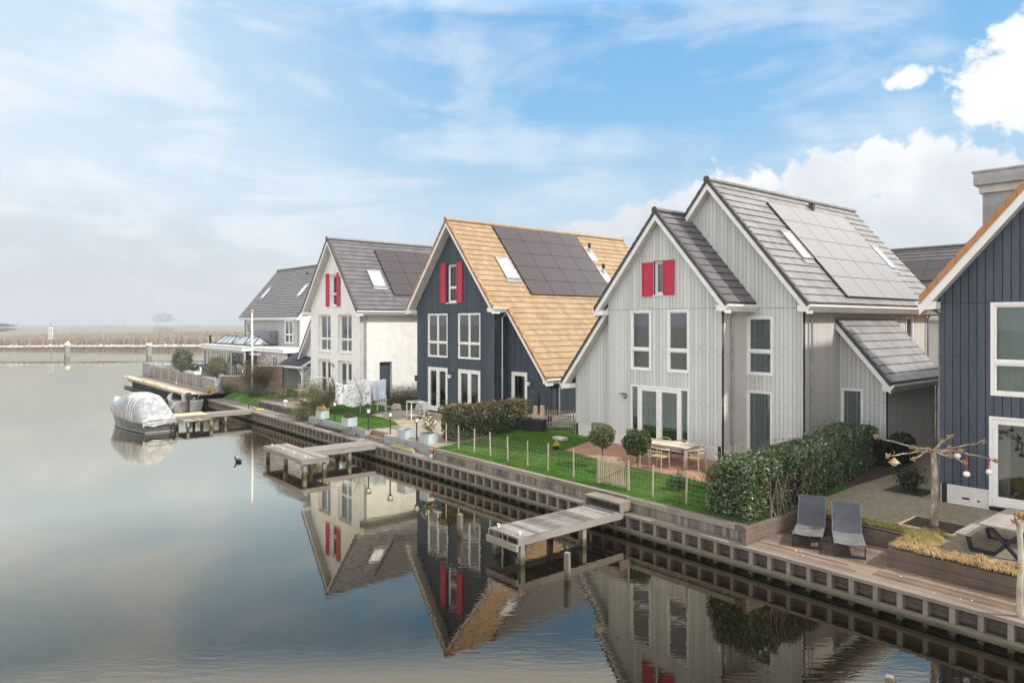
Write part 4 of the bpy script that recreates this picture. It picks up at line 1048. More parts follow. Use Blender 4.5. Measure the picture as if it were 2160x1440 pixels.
def white_house():
    r = empty('house', (-9.695, 45.0, 1.2), R(-(90-41)), K)
    tag(r, 'white rendered house with dark tiles and very tall red shutters, behind the washing', 'house')
    g = Gable(r, -3.5, 10.6, 1.21, 'tile_dark', 'verge_shade_dark'); g.brk = 3.9
    op = [(-5.85,-3.98,3.08,5.57),(-2.93,-1.06,3.08,5.57),(-5.85,-3.98,0,2.55),(-2.93,-1.06,0,2.55),(-4.05,-3.05,6.12,8.25)]
    top = [(-7, g.z(-7)-.25), (-3.5, g.z(-3.5)-.25), (0, g.z(0)-.25)]
    wall(r, mapx(0), -7, 0, 0, top, op, 'wbrick_x', thick=.3)
    for a, b in ((-5.85,-3.98),(-2.93,-1.06)):
        window(r, mapx(0), a, b, 3.08, 5.57, 2, 3.93, inset=.20, proud=0, sill=True, fw=.085, glass='glass_dark')
        mb = MB(); sbox(mb, mapx(0), a-.04, b+.06, -.18, .05, 3.02, 3.075); mb.build('window_sill', M['white'], r)
        french(r, mapx(0), a, b, .03, 2.55, inset=.20, curtain=[(a+.15,a+.6,'curtain')])
    window(r, mapx(0), -4.05, -3.05, 6.12, 8.25, 1, 6.95, inset=.16, proud=0, sill=True, fw=.10)
    shutter(r, mapx(0), -4.58, -4.12, 6.1, 8.33); shutter(r, mapx(0), -3.02, -2.55, 6.1, 8.33)
    wall_lamp(r, mapx(0), -3.55, 2.2, True)
    so_ = [(1.42,2.35,0,2.5)]
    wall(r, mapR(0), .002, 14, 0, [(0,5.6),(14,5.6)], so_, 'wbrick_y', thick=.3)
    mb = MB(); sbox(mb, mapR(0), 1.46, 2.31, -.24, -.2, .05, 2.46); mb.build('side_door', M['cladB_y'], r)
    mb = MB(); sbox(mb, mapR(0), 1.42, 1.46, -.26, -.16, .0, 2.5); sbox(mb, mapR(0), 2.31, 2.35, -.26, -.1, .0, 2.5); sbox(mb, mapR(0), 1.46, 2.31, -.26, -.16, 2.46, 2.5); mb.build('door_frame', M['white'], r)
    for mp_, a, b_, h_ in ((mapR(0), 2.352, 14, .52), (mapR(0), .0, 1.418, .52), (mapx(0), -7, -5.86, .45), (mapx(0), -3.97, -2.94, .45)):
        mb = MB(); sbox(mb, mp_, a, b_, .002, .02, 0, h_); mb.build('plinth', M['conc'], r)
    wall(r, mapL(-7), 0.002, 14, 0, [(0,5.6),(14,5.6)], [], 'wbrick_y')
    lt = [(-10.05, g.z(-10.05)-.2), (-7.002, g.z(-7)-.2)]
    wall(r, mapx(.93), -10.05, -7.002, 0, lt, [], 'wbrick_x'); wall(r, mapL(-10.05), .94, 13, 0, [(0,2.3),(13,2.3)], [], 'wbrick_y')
    g.plane(1, .42, -.5, 14.3); g.plane(-1, -10.5, -.5, 14.3, vstart=lambda d: .45 if d > 3.9 else -.5)
    g.trim(1, -3.5, .45, -.5, 0); g.trim(-1, -3.5, -7.42, -.5, 0); g.trim(-1, -7.42, -10.5, .45, .93)
    g.ridge(-.5, 14.3)
    g.gutter(1, .42, 0, -.49, 14.2); g.gutter(-1, -7.4, -7.0, -.49, .44); g.gutter(-1, -10.5, -10.05, .46, 14.2)
    downpipe(r, .09, .38, 5.45, .05, 'lead', .15)
    rooflight(g, 1, -1.74, -.81, 1.42, 2.40)
    solar(g, 1, 2.70, 1.62, 4, -2.95, 1.02, 4)
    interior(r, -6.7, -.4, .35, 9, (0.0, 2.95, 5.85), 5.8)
white_house()

def grey_house():
    r = empty('house', (7.667, 25.847, 1.2), R(-(90-39.7)), K)
    tag(r, 'pale grey boarded house with two stepped gables, solar panels and short red shutters', 'house')
    g = Gable(r, -2.75, 9.4, 1.16, 'tile_dark', 'verge_shade_dark')           # front block
    h = Gable(r, -1.5, 10.6, 1.20, 'tile_grey', 'verge_shade_dark'); h.brk = 4.02
    VB = 1.66
    op = [(-4.26,-3.21,3.12,5.53),(-2.42,-1.39,3.12,5.53),(-4.26,-1.40,0,2.52),(-3.10,-2.58,6.12,7.46)]
    top = [(-5.5, g.z(-5.5)-.2), (-2.75, g.z(-2.75)-.2), (0, g.z(0)-.2)]
    wall(r, mapx(0), -5.5, 0, 0, top, op, 'membrane', 'cladA_x', .165, zj=5.57, zb=.55); plinth(r, mapx(0), -5.5, 0, op, 'plinth', .545)
    for a, b in ((-4.26,-3.21),(-2.42,-1.39)): window(r, mapx(0), a, b, 3.12, 5.53, 1, 3.97, glass='glass_dark', fw=.075, sash=.045, curtain=[(a+.08,a+.3,'curtain')])
    french(r, mapx(0), -4.26, -1.40, .03, 2.52, side=.30)
    window(r, mapx(0), -3.10, -2.58, 6.12, 7.46, 1, inset=.10, proud=0, sill=True, fw=.08)
    shutter(r, mapx(0), -3.64, -3.10, 6.08, 7.42); shutter(r, mapx(0), -2.60, -2.06, 6.11, 7.45)
    wall_lamp(r, mapx(0), -4.57, 2.05, True)
    for s_ in (-4.5, -.75): airvent(r, mapx(0), s_, .22)
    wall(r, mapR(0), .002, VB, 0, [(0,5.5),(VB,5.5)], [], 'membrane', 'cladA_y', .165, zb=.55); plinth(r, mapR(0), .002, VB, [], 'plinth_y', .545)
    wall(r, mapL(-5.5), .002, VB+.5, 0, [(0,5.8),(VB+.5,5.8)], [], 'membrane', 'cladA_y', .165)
    # main block
    opb = [(.0,1.07,3.08,5.27),(.0,1.04,0,2.5)]
    topb = [(-5.5, h.z(-5.5)-.2), (-1.5, h.z(-1.5)-.2), (2.2, h.z(2.2)-.2)]
    wall(r, mapx(VB), -5.5, 2.2, 0, topb, opb, 'membrane', 'cladA_x', .165, zj=5.57, zb=.55); plinth(r, mapx(VB), 0.003, 2.2, opb, 'plinth', .545)
    window(r, mapx(VB), .003, 1.07, 3.08, 5.27, 1, 3.97, blind=True, fw=.075, sash=.045); window(r, mapx(VB), .003, 1.04, .06, 2.5, 1, blind=True, fw=.07, sash=.03)
    ops = [(10.40,11.15,3.9,5.3)]
    wall(r, mapR(2.2), VB+.002, 12.75, 0, [(0,5.45),(13,5.45)], ops, 'membrane', 'cladA_y', .165, zb=.55)
    window(r, mapR(2.2), 10.40, 11.15, 3.9, 5.3, 1)
    wall(r, mapback(12.75), -5.2, 2.2, 0, [(-5.2, h.z(-5.2)-.2), (-1.5, h.z(-1.5)-.2), (2.2, h.z(2.2)-.2)], [], 'cladA_x')
    # low wing on the left (catslide)
    lt = [(-7.8, h.z(-7.8)-.2), (-5.503, h.z(-5.503)-.2)]
    wall(r, mapx(.35), -7.8, -5.503, 0, lt, [], 'membrane', 'cladA_x', .165, zb=.55); plinth(r, mapx(.35), -7.8, -5.503, [], 'plinth', .545)
    wall(r, mapL(-7.8), .352, 12.5, 0, [(0,2.5),(12.5,2.5)], [], 'membrane', 'cladA_y', .165, zb=.55); plinth(r, mapL(-7.8), .352, 12.5, [], 'plinth_y', .545)
    # bump on the right side
    VC, UC = 4.43, 3.86
    bt = [(2.203, 4.95), (UC, 3.02)]; bo = [(2.24,3.06,0.6,2.58)]
    wall(r, mapx(VC), 2.203, UC, 0, bt, bo, 'membrane', 'cladA_x', .165, zb=.55); window(r, mapx(VC), 2.24, 3.06, .6, 2.58, 1, blind=True)
    wall(r, mapR(UC), VC+.002, 9.0, 0, [(0,3.0),(9,3.0)], [], 'membrane', 'cladA_y', .165, zb=.52); plinth(r, mapR(UC), VC+.002, 9.0, [], 'plinth_y', .51)
    # roofs
    g.plane(-1, -5.98, -.35, 4.0); g.plane(1, .38, -.35, VB-.003)
    g.trim(-1, -2.75, -6.0, -.35, 0); g.trim(1, -2.75, .40, -.35, 0); g.ridge(-.35, 2.5)
    g.gutter(1, .38, 0, -.34, VB-.02); g.gutter(-1, -5.98, -5.5, -.34, VB)
    h.plane(1, 2.55, VB-.4, 13.7)
    h.plane(-1, -8.32, VB-.4, 13.7, vstart=lambda d: -.05 if d > 4.0 else VB-.4)
    h.trim(1, -1.5, 2.57, VB-.4, VB); h.trim(-1, -1.5, -4.6, VB-.4, VB); h.trim(-1, -5.52, -8.34, -.05, .35)
    h.ridge(VB-.4, 13.7)
    h.gutter(1, 2.55, 2.2, VB-.39, 14.1); h.gutter(-1, -8.32, -7.8, -.04, 13.5)
    b = Gable(r, 2.2, 5.18, 1.17, 'tile_grey', 'verge_shade_dark')
    b.plane(1, 4.14, VC-.35, 9.2); b.trim(1, 2.2, 4.16, VC-.35, VC); b.gutter(1, 4.14, UC, VC-.34, 9.2)
    mb = MB(); mb.box(2.2, 2.26, VC-.35, 9.2, 5.17, 5.24); mb.build('flashing', M['lead'], r)
    downpipe(r, .10, .55, 5.45, .05, 'zinc', .2); downpipe(r, 2.30, VB+.45, 5.45, .05, 'zinc', .2); downpipe(r, 2.30, 12.6, 5.45, .05, 'zinc', .15); downpipe(r, UC+.09, 8.9, 2.7, .05, 'zinc', .15)
    rooflight(h, 1, .14, 1.12, 3.62, 4.40); rooflight(h, 1, .18, 1.12, 11.45, 12.2)
    solar(h, 1, 4.55, 1.68, 4, -.95, 1.035, 5, 'panel_pale')
    mb = MB(); u, v = -1.15, 8.65; z = h.z(u); mb.box(u-.02, u+.16, v-.1, v+.1, z-.1, z+.22); mb.hexa([(u-.05,v-.13,z+.2),(u+.2,v-.13,z+.2),(u+.2,v+.13,z+.2),(u-.05,v+.13,z+.2),(u-.02,v-.1,z+.26),(u+.17,v-.1,z+.26),(u+.17,v+.1,z+.26),(u-.02,v+.1,z+.26)]); mb.build('roof_vent', M['verge_shade_dark'], r)
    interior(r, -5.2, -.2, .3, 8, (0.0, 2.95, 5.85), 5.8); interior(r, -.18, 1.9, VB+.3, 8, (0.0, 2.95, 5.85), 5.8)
grey_house()

def blue_house():
    r = empty('house', (12.229, 20.156, 1.2), R(-(90-42.8)), K)
    tag(r, 'dark blue boarded house with orange verge tiles, cut off at the right edge', 'house')
    g = Gable(r, 3.7, 10.6, 1.19, 'tile_orange_deep', 'tile_orange_deep'); g.brk = 4.1
    op = [(1.20,3.4,3.08,5.58),(1.17,3.4,0,2.52)]
    top = [(0, g.z(0)-.25), (3.7, g.z(3.7)-.25), (7.4, g.z(7.4)-.25)]
    wall(r, mapx(0), 0, 7.4, 0, top, op, 'membrane', 'cladC_x', .195, zj=5.58, zb=.53); plinth(r, mapx(0), 0, 7.4, op, 'plinth', .525)
    window(r, mapx(0), 1.20, 3.4, 3.08, 5.58, 1, 3.97, fw=.085, sash=.05, curtain=[(1.3,3.3,'curtain_green')])
    french(r, mapx(0), 1.17, 3.4, .06, 2.52, leafs=1, handle=False, curtain=[(1.3,1.6,'curtain')])
    airvent(r, mapx(0), .62, .17)
    mb = MB(); mb.tube([(.92,-.004,.17),(.92,.03,.17)], .03, 10); mb.build('garden_tap', M['black'], r)
    wall(r, mapL(0), .002, 14, 0, [(0,5.9),(14,5.9)], [], 'membrane', 'cladC_y', .195, zb=.53); plinth(r, mapL(0), .002, 14, [], 'plinth_y', .525)
    wall(r, mapR(7.4), .002, 14, 0, [(0,5.9),(14,5.9)], [], 'cladC_y')
    g.plane(-1, -3.2, -.4, 14.5, vstart=lambda d: 11.1 if d > 4.1 else -.4); g.plane(1, 7.8, -.4, 14.5)
    g.trim(-1, 3.7, -.43, -.4, 0, thick=.30, vz=(.09,-.14)); g.trim(1, 3.7, 7.8, -.4, 0); g.trim(-1, -.4, -3.25, 11.1, 11.5)
    g.ridge(-.4, 14.5); g.gutter(-1, -.4, 0, -.39, 11.0); g.gutter(-1, -3.2, -2.8, 11.1, 14)
    wall(r, mapx(11.5), -2.8, -.003, 0, [(-2.8, g.z(-2.8)-.2), (0, g.z(0)-.2)], [], 'cladC_x')
    downpipe(r, -.09, .25, 5.5, .03, 'lead', -.3)
    # dormer
    mb = MB(); mb.box(.22, 3.6, 3.3, 7.0, 5.9, 9.05); d = mb.build('dormer', M['lead'], r)
    mb = MB(); mb.box(.14, 3.6, 3.22, 7.08, 9.052, 9.30); mb.build('pale_band', M['soffit'], d)
    mb = MB(); mb.box(.02, 3.6, 3.1, 7.2, 9.302, 9.68); mb.box(-.02, 3.6, 3.06, 7.24, 9.682, 9.74); mb.build('dormer_cap', M['zinc'], d)
    interior(r, .2, 7.2, .3, 9, (0.0, 2.95, 5.85), 5.8)
    for k in range(2):
        mb = MB(); mb.lathe([(.002,0),(.17,.0),(.2,.3),(.14,.3)], 0, 0, 12)
blue_house()

def far_house():
    r = empty('house', (-19.243, 64.0, 1.2), R(41), K)
    tag(r, 'farthest grey boarded house, its long dark roof slope with two slim rooflights facing the water', 'house')
    g = Gable(r, 3.75, 10.6, 1.2, 'tile_dark', 'verge_shade_dark')
    op = [(1.35,3.2,3.1,5.25),(11.55,12.75,3.1,5.25)]
    wall(r, mapL(0), 0, 13.3, 0, [(0,5.6),(13.3,5.6)], op, 'cladD_y', 'cladD_y', .165)
    window(r, mapL(0), 1.35, 3.2, 3.1, 5.25, 2, 3.93, fw=.1, glass='glass_dark'); window(r, mapL(0), 11.55, 12.75, 3.1, 5.25, 1, 3.93, fw=.1, glass='glass_dark')
    top = [(0, g.z(0)-.25), (3.75, g.z(3.75)-.25), (7.5, g.z(7.5)-.25)]
    wall(r, mapx(0), .002, 7.5, 0, top, [], 'cladW_x', 'cladW_x', .3); wall(r, mapback(13.3), .002, 7.5, 0, top, [], 'cladW_x'); wall(r, mapR(7.5), .002, 13.3, 0, [(0,5.6),(13.3,5.6)], [], 'cladW_x')
    g.plane(-1, -.42, -.45, 13.8); g.plane(1, 7.92, -.45, 13.8)
    g.trim(-1, 3.75, -.45, -.45, 0); g.trim(1, 3.75, 7.95, -.45, 0); g.ridge(-.45, 13.8); g.gutter(-1, -.42, 0, -.44, 13.8)
    mb = MB(); mb.hexa([(3.75,13.35,10.2),(-.45,13.35,5.2),(-.45,13.8,5.2),(3.75,13.8,10.2),(3.75,13.35,10.45),(-.45,13.35,5.45),(-.45,13.8,5.45),(3.75,13.8,10.45)]); mb.build('barge_board', M['white'], r)
    downpipe(r, -.09, 12.9, 5.4, .05, 'lead', -.1, .2); downpipe(r, -.09, .2, 5.4, .05, 'lead', -.1)
    rooflight(g, -1, 2.10, 1.15, 2.45, 3.2); rooflight(g, -1, 2.10, 1.15, 11.25, 12.0)
    mb = MB(); mb.box(3.0, 3.2, 4.9, 5.2, 9.6, 9.95); mb.build('roof_vent', M['verge_shade_dark'], r)
    interior(r, .3, 7.2, .3, 13, (0.0, 2.95, 5.55), 5.8)
M['cladD_y'] = cladding('light_grey_boards_far', (.40,.41,.42), 'y', .165, .10)
M['cladW_x'] = cladding('cream_boards_far', (.70,.69,.65), 'x', .30, .06)
far_house()

def conservatory():
    r = empty('conservatory', (-19.243, 64.0, 1.2), R(41), K)
    tag(r, 'flat roofed glazed garden room with black folding panels and glass roof lanterns', 'garden room')
    X0 = -3.5; Y0, Y1 = 4.0, 15.0
    mb = MB(); mb.box(X0-.25, 0, Y0-.2, Y1+.25, 2.45, 2.80); mb.box(X0-.32, .0, Y0-.27, Y1+.32, 2.802, 2.86); mb.build('flat_roof', M['white_dirty'], r)
    mb = MB(); mb.box(-2.9, -.35, Y0, Y1-.3, 2.862, 2.95); mb.build('roof_felt', M['black'], r)
    mb = MB()
    for y in (Y0, 7.4, 10.3, 12.8, Y1-.02): mb.box(X0-.02, X0+.14, y-.08, y+.08, 0, 2.45)
    mb.box(-.2, -.04, Y1-.1, Y1+.06, 0, 2.45); mb.box(X0-.02, X0+.14, Y0+.08, Y1-.1, 2.25, 2.449)
    mb.build('grey_post', M['zinc_light'], r)
    mb = MB(); y = Y0+.2
    while y < Y1-.15:
        if min(abs(y-q) for q in (7.4,10.3,12.8)) > .12: mb.box(X0+.03, X0+.09, y-.028, y+.028, .06, 2.249)
        y += .46
    mb.box(X0+.03, X0+.09, Y0+.09, Y1-.1, .0, .059)
    x = X0+.5
    while x < -.3: mb.box(x-.03, x+.03, Y1-.06, Y1, .06, 2.44); x += .55
    mb.build('black_glazing_bars', M['black'], r)
    mb = MB(); mb.box(X0+.05, X0+.06, Y0+.1, Y1-.15, .06, 2.24); mb.box(X0+.2, -.2, Y1-.035, Y1-.025, .06, 2.44); mb.build('pane', M['glass_sky'], r)
    mb = MB(); mb.box(-3.0, -1.2, 6, 9, .5, .75); mb.box(-2.4, -1.6, 10.5, 12, .3, .9); mb.build('indoor_sofa', M['bluepaint'], r)
    mb = MB(); mb.box(X0+.1, 0, Y0, Y1, -.02, .03); mb.build('inside_floor', M['conc'], r)
    # right part with plastered wall
    wall(r, mapL(-2.4), -2.6, 3.795, 0, [(-2.6,2.42),(4,2.42)], [(-.9,.25,0.9,2.2)], 'render', name='plaster_wall'); window(r, mapL(-2.4), -.9, .25, .9, 2.2, 2, fw=.09)
    mb = MB(); mb.box(-2.75, 0, -2.9, 3.795, 2.45, 2.82); mb.build('white_fascia', M['white_dirty'], r)
    mb = MB(); mb.box(-3.1, -2.76, 1.6, 3.795, 2.1, 2.3); mb.build('canopy', M['soffit'], r)
    # roof lanterns: hipped glass prisms
    def lantern(y0, y1, x0=-2.6, x1=-.9, z0=2.95, h=.75):
        a = [(x0,y0,z0),(x1,y0,z0),(x1,y1,z0),(x0,y1,z0)]; xm = (x0+x1)/2; ra, rb = (xm,y0+.7,z0+h), (xm,y1-.7,z0+h)
        mb = MB(); t = .07
        for p, q in ((a[0],a[1]),(a[1],a[2]),(a[2],a[3]),(a[3],a[0]),(a[0],ra),(a[1],ra),(a[2],rb),(a[3],rb),(ra,rb)): mb.beam(p, q, t, t)
        n = max(1, int((y1-y0-1.4)/1.0))
        for i in range(1, n): y = ra[1]+(rb[1]-ra[1])*i/n; mb.beam((x0,y,z0), (xm,y,z0+h), t*.7, t*.7); mb.beam((x1,y,z0), (xm,y,z0+h), t*.7, t*.7)
        l = mb.build('roof_lantern', M['black_metal'], r)
        q = MB(); q.add([a[0],a[1],a[2],a[3],ra,rb], [(0,1,4),(1,2,5,4),(2,3,5),(3,0,4,5)]); q.build('pane', M['skyglass2'], l, recalc=False)
    lantern(4.2, 6.3); lantern(6.5, 9.6); lantern(9.8, 14.6)
    mb = MB(); mb.box(-.9, -.1, 4.8, 9.6, 3.0, 4.25); mb.build('roof_box', M['lead'], r)
    mb = MB(); mb.box(-1.1, -.902, 8.0, 9.9, 3.2, 3.75); mb.build('white_roof_unit', M['white'], r)
    mb = MB(); mb.tube([(-2.9,15.0,2.8),(-2.9,15.0,3.75)], .11, 10); mb.build('chimney_pipe', M['black'], r)
M['render'] = paint('grey_white_render', (.58,.58,.57), .85, .04)
M['skyglass2'] = paint('pale_lantern_glass', (.40,.43,.44), .08, .2, 0, 0, 1.0)
conservatory()

def back_house():
    r = empty('house', SN(4, 33, 1.2), R(41), K)
    tag(r, 'house behind, its grey roof just showing between the pale grey and blue houses', 'house')
    g = Gable(r, 4.2, 10.1, 1.0, 'tile_dark', 'verge_shade_dark')
    op = [(y, y+2.1, 3.4, 5.4) for y in (-3.6, .4, 3.4, 6.6)]
    wall(r, mapL(0), -8, 20, 0, [(-8,6.0),(20,6.0)], op, 'render')
    for o in op: window(r, mapL(0), o[0], o[1], o[2], o[3], 1, fw=.1, curtain=[(o[0]+.2,o[0]+.6,'curtain')])
    g.plane(-1, -.4, -8.5, 20.5, course=.33); g.plane(1, 8.8, -8.5, 20.5, course=.33); g.ridge(-8.5, 20.5); g.gutter(-1, -.4, 0, -8.4, 20.4)
    wall(r, mapR(8.4), -8, 20, 0, [(-8,5.6),(20,5.6)], [], 'render')
    solar(g, -1, 2.0, 1.7, 2, 3.2, 1.0, 2); solar(g, -1, 7.0, 1.7, 3, 3.2, 1.0, 2)
    interior(r, .3, 8, -7.5, 19.5, (0.0, 2.95, 5.55), 5.8)
back_house()
# ------------------------------------------------------------------ plants
def nz3(P, f, seed=0):
    r = np.random.default_rng(seed); o = np.zeros(len(P))
    for i in range(6):
        k = r.normal(size=3); k /= np.linalg.norm(k); o += np.sin(P@k*f*(1+.6*i)+r.uniform(0, 6.28))/(1+.5*i)
    return o/2.4
def hedge(label, cat, path, w, h, N, L, W, m, z0=1.05, seed=1, group=None, hollow=None, taper=.0, base=0.05, name='hedge', topm=None, rough=1.0):
    """path: list of (s,n) centre points; leaves fill the outer shell, stems stand inside"""
    rng = np.random.default_rng(seed); pts = np.array([SN(a, b)[:2] for a, b in path]); seg = np.linalg.norm(np.diff(pts, axis=0), axis=1); cum = np.r_[0, np.cumsum(seg)]; T_ = cum[-1]
    r = empty(name, (pts[0][0], pts[0][1], z0)); tag(r, label, cat, group)
    n = int(N*2.4); l = rng.uniform(-.1, T_+.1, n); a = rng.uniform(-.5, .5, n); z = rng.uniform(base, 1.0, n)
    i = np.clip(np.searchsorted(cum, l)-1, 0, len(seg)-1); f = (l-cum[i])/seg[i]; C = pts[i]+(pts[i+1]-pts[i])*f[:,None]
    d = (pts[i+1]-pts[i])/seg[i][:,None]; q = np.stack([-d[:,1], d[:,0]], 1)
    P = np.c_[C+q*(a*w)[:,None], z*h]
    bumpy = (nz3(P, 2.2, seed)*.10+nz3(P, 6.0, seed+5)*.06)*rough
    da = (.5-np.abs(a))*w-.04+bumpy+taper*0; dt = (1-z)*h+bumpy; de = np.minimum(l, T_-l)+.05+bumpy
    # rounded shoulder
    dd = np.minimum(np.minimum(da, dt), de); sh = np.where((da < .28) & (dt < .28), .28-np.sqrt((.28-da)**2+(.28-dt)**2), dd); dd = np.minimum(dd, sh)
    keep = (dd > 0) & ((dd < .17) | (rng.uniform(size=n) < .16))
    if hollow: keep &= ~hollow(P, rng, dd)
    ex = rng.uniform(size=n) < .025; P[:,:2] += q*(np.sign(a)*ex*rng.uniform(0,.14,n))[:,None]; P[:,2] += ex*(z > .8)*rng.uniform(0,.22,n); P = P[keep][:N]; out = np.c_[q[keep][:N]*np.sign(a[keep][:N])[:,None]*.8, np.where(dt[keep][:N] < .2, 1., .2)]
    V = leaves(P, L, W, .25, rng, out); V[:,:,0] -= pts[0][0]; V[:,:,1] -= pts[0][1]
    if topm:
        zc = V[:,:,2].mean(1)/h; t = rng.uniform(size=len(V)) < np.clip((zc-.35)*1.5, 0.05, .95)
        quads_mesh('leaves', V[t], M[topm], r); quads_mesh('lower_leaves', V[~t], M[m], r)
    else: quads_mesh('leaves', V, M[m], r)
    mb = MB(); ns = int(T_*6)
    for k in range(ns):
        ll = rng.uniform(.1, T_-.1); j = min(np.searchsorted(cum, ll)-1, len(seg)-1); j = max(j, 0); c = pts[j]+(pts[j+1]-pts[j])*(ll-cum[j])/seg[j]-pts[0]
        dd_ = (pts[j+1]-pts[j])/seg[j]; qq = np.array([-dd_[1], dd_[0]]); o = rng.uniform(-.32, .32)*w
        x, y = c+qq*o; tx, ty = rng.normal(size=2)*.22
        mb.tube([(x,y,-.05),(x+tx*.3,y+ty*.3,h*.35),(x+tx,y+ty,h*.8)], [.018,.013,.006], 5, False)
    mb.build('stems', M['stem'], r)
    return r
def ball(label, cat, loc, rad, zc, N, L, W, m, stem=.025, seed=1, squash=1.0, name='standard_tree', rough=.12, group=None, trunk='stem'):
    rng = np.random.default_rng(seed); r = empty(name, loc); tag(r, label, cat, group)
    d = rng.normal(size=(N*2,3)); d /= np.linalg.norm(d, axis=1)[:,None]; rr = rng.uniform(.35, 1, N*2)**.4
    lim = 1+nz3(d, 3.5, seed)*rough*1.6+nz3(d, 8, seed+3)*rough
    P = d*(rr*lim*rad)[:,None]; P[:,2] *= squash; P = P[:N]; P[:,2] += zc
    quads_mesh('crown', leaves(P, L, W, .2, rng, d[:N]), M[m], r)
    mb = MB(); mb.tube([(0,0,-.05),(.01,.0,zc*.5),(0,0,zc)], [stem*1.2, stem, stem*.6], 7)
    for k in range(9):
        v = rng.normal(size=3); v[2] = abs(v[2])*.6; v /= np.linalg.norm(v); mb.tube([(0,0,zc-rad*.6), tuple(v*rad*.75+np.array([0,0,zc]))], [stem*.5, .004], 5, False)
    mb.build('trunk', M[trunk], r)
    return r
def shrub(label, cat, loc, w, h, N, L, W, m, seed=1, name='shrub', up=.6, group=None, stems=14, w2=None, sm='stem'):
    """loose shrub: arching stems from the base, leaves strung along them"""
    rng = np.random.default_rng(seed); r = empty(name, loc); tag(r, label, cat, group); w2 = w2 or w
    mb = MB(); allp = []
    for k in range(stems):
        a = rng.uniform(0, 6.28); q = rng.uniform(.15, 1)**.7; tip = np.array([math.cos(a)*w/2*q, math.sin(a)*w2/2*q, h*rng.uniform(.6, 1.02)*(1-.35*q*q)])
        b = np.array([math.cos(a)*.08*w, math.sin(a)*.08*w, 0]); mid = b*.5+tip*.5+np.array([0,0,h*.18])
        t = np.linspace(0, 1, 6)[:,None]; c = (1-t)**2*b+2*t*(1-t)*mid+t*t*tip
        mb.tube([tuple(p) for p in c], list(np.linspace(.014, .003, 6)), 5, False)
        tt = rng.uniform(.12, 1.03, N//stems)[:,None]; pc = (1-tt)**2*b+2*tt*(1-tt)*mid+tt*tt*tip; pc = pc+rng.normal(size=pc.shape)*w*.085*(.4+tt); pc[:,2] = np.abs(pc[:,2]); allp.append(pc)
    mb.build('stems', M[sm], r); P = np.concatenate(allp)
    quads_mesh('foliage', leaves(P, L, W, up, rng), M[m], r)
    return r

def hol(P, rng, dd):
    # the near end of the laurel hedge is bare and open low down
    c = np.array(SN(6.35, 2.3)[:2]); c2 = np.array(SN(6.25, 1.5)[:2]); z = P[:,2]
    a = (np.linalg.norm(P[:,:2]-c, axis=1) < .85) & (z < .98) & (z > .12)
    b = (np.linalg.norm(P[:,:2]-c2, axis=1) < .8) & (z < .62)
    return (a & (rng.uniform(size=len(P)) < .72)) | (b & (rng.uniform(size=len(P)) < .6))
hd = hedge('big glossy laurel hedge, bare at its near end, between the lawn and the loungers', 'hedge', [(6.85,.75),(6.7,3.0),(7.2,7.0),(7.75,10.2)], 1.45, 1.55, 78000, .105, .046, 'laurel', 1.06, 3, hollow=hol)
def extra_stems():
    rng = np.random.default_rng(5); mb = MB(); b0 = hd.location
    for k in range(60):
        p = SN(rng.uniform(5.95, 6.9), rng.uniform(1.2, 3.1))-b0; a = rng.uniform(0, 6.28); t = rng.uniform(.2, .55)
        mb.tube([(p.x,p.y,0),(p.x+math.cos(a)*t*.4,p.y+math.sin(a)*t*.4,.5),(p.x+math.cos(a)*t,p.y+math.sin(a)*t,1.2)], [.016,.012,.006], 5, False)
    mb.build('bare_branches', M['stem'], hd)
extra_stems()
hedge('bushy hedge with reddish brown top leaves, between the navy house patio and the wire fence', 'hedge', [(21.75,1.75),(22.0,4.0),(21.9,6.3)], 1.25, 1.55, 21000, .125, .05, 'ball', 1.06, 8, topm='photinia', rough=2.3)
hedge('dark ivy clump in the shade at the far end of the laurel hedge', 'hedge', [(6.65,10.2),(6.95,12.0)], 1.1, 1.0, 12000, .08, .06, 'ivy', 1.2, 9)
ball('left one of two ball shaped bay trees, yellowish, behind the fence beside the gate', 'tree', SN(13.46,2.84,1.09), .44, 1.12, 7500, .075, .036, 'ball_yellow', seed=4)
ball('right one of two ball shaped bay trees, dark green, before the dining table', 'tree', SN(11.86,2.89,1.09), .47, 1.08, 9000, .078, .038, 'ball', seed=6)
# white house side
shrub('tall feathery bamboo bush between the grey plank terrace and the lawn with the washing', 'shrub', SN(35.0,1.75,1.05), 2.5, 1.95, 9000, .16, .022, 'bamboo', seed=11, name='bamboo_bush', stems=40, up=.1)
shrub('low spreading end of the bamboo bush hanging over the quay', 'shrub', SN(34.9,.7,.70), 1.7, .9, 3500, .15, .02, 'bamboo', seed=12, name='bamboo_bush', stems=22, up=0)
shrub('big bare brownish shrub in front of the brown brick wall, right of the flagpole', 'shrub', SN(49.0,3.4,1.15), 3.6, 2.7, 11000, .09, .035, 'twig', seed=13, stems=46)
shrub('low grey green shrub on the lawn right at the flagpole foot', 'shrub', SN(46.2,2.0,1.1), 1.9, .75, 3000, .09, .025, 'olive', seed=14, stems=22)
shrub('small leafy shrub at the corner of the brown brick wall by the plank quay', 'shrub', SN(50.4,1.5,1.05), 1.2, .8, 1500, .09, .035, 'olive', seed=15)
for i, (px_, py_, c) in enumerate(((487,827,'left'),(494,826,'right'))):
    shrub(f'{c} one of the two yellow flower clumps at the foot of the brown brick wall', 'flowers', at(px_,py_), .55, .3, 250, .09, .05, 'greengrass', seed=16+i, name='flower_clump', stems=8)
ball('round dark green shrub in the far corner of the terrace, beside the low stone wall', 'tree', SN(70.6,3.6,1.2), 1.0, 1.45, 5000, .12, .06, 'olive', seed=18, name='round_shrub', stem=.05, rough=.16)
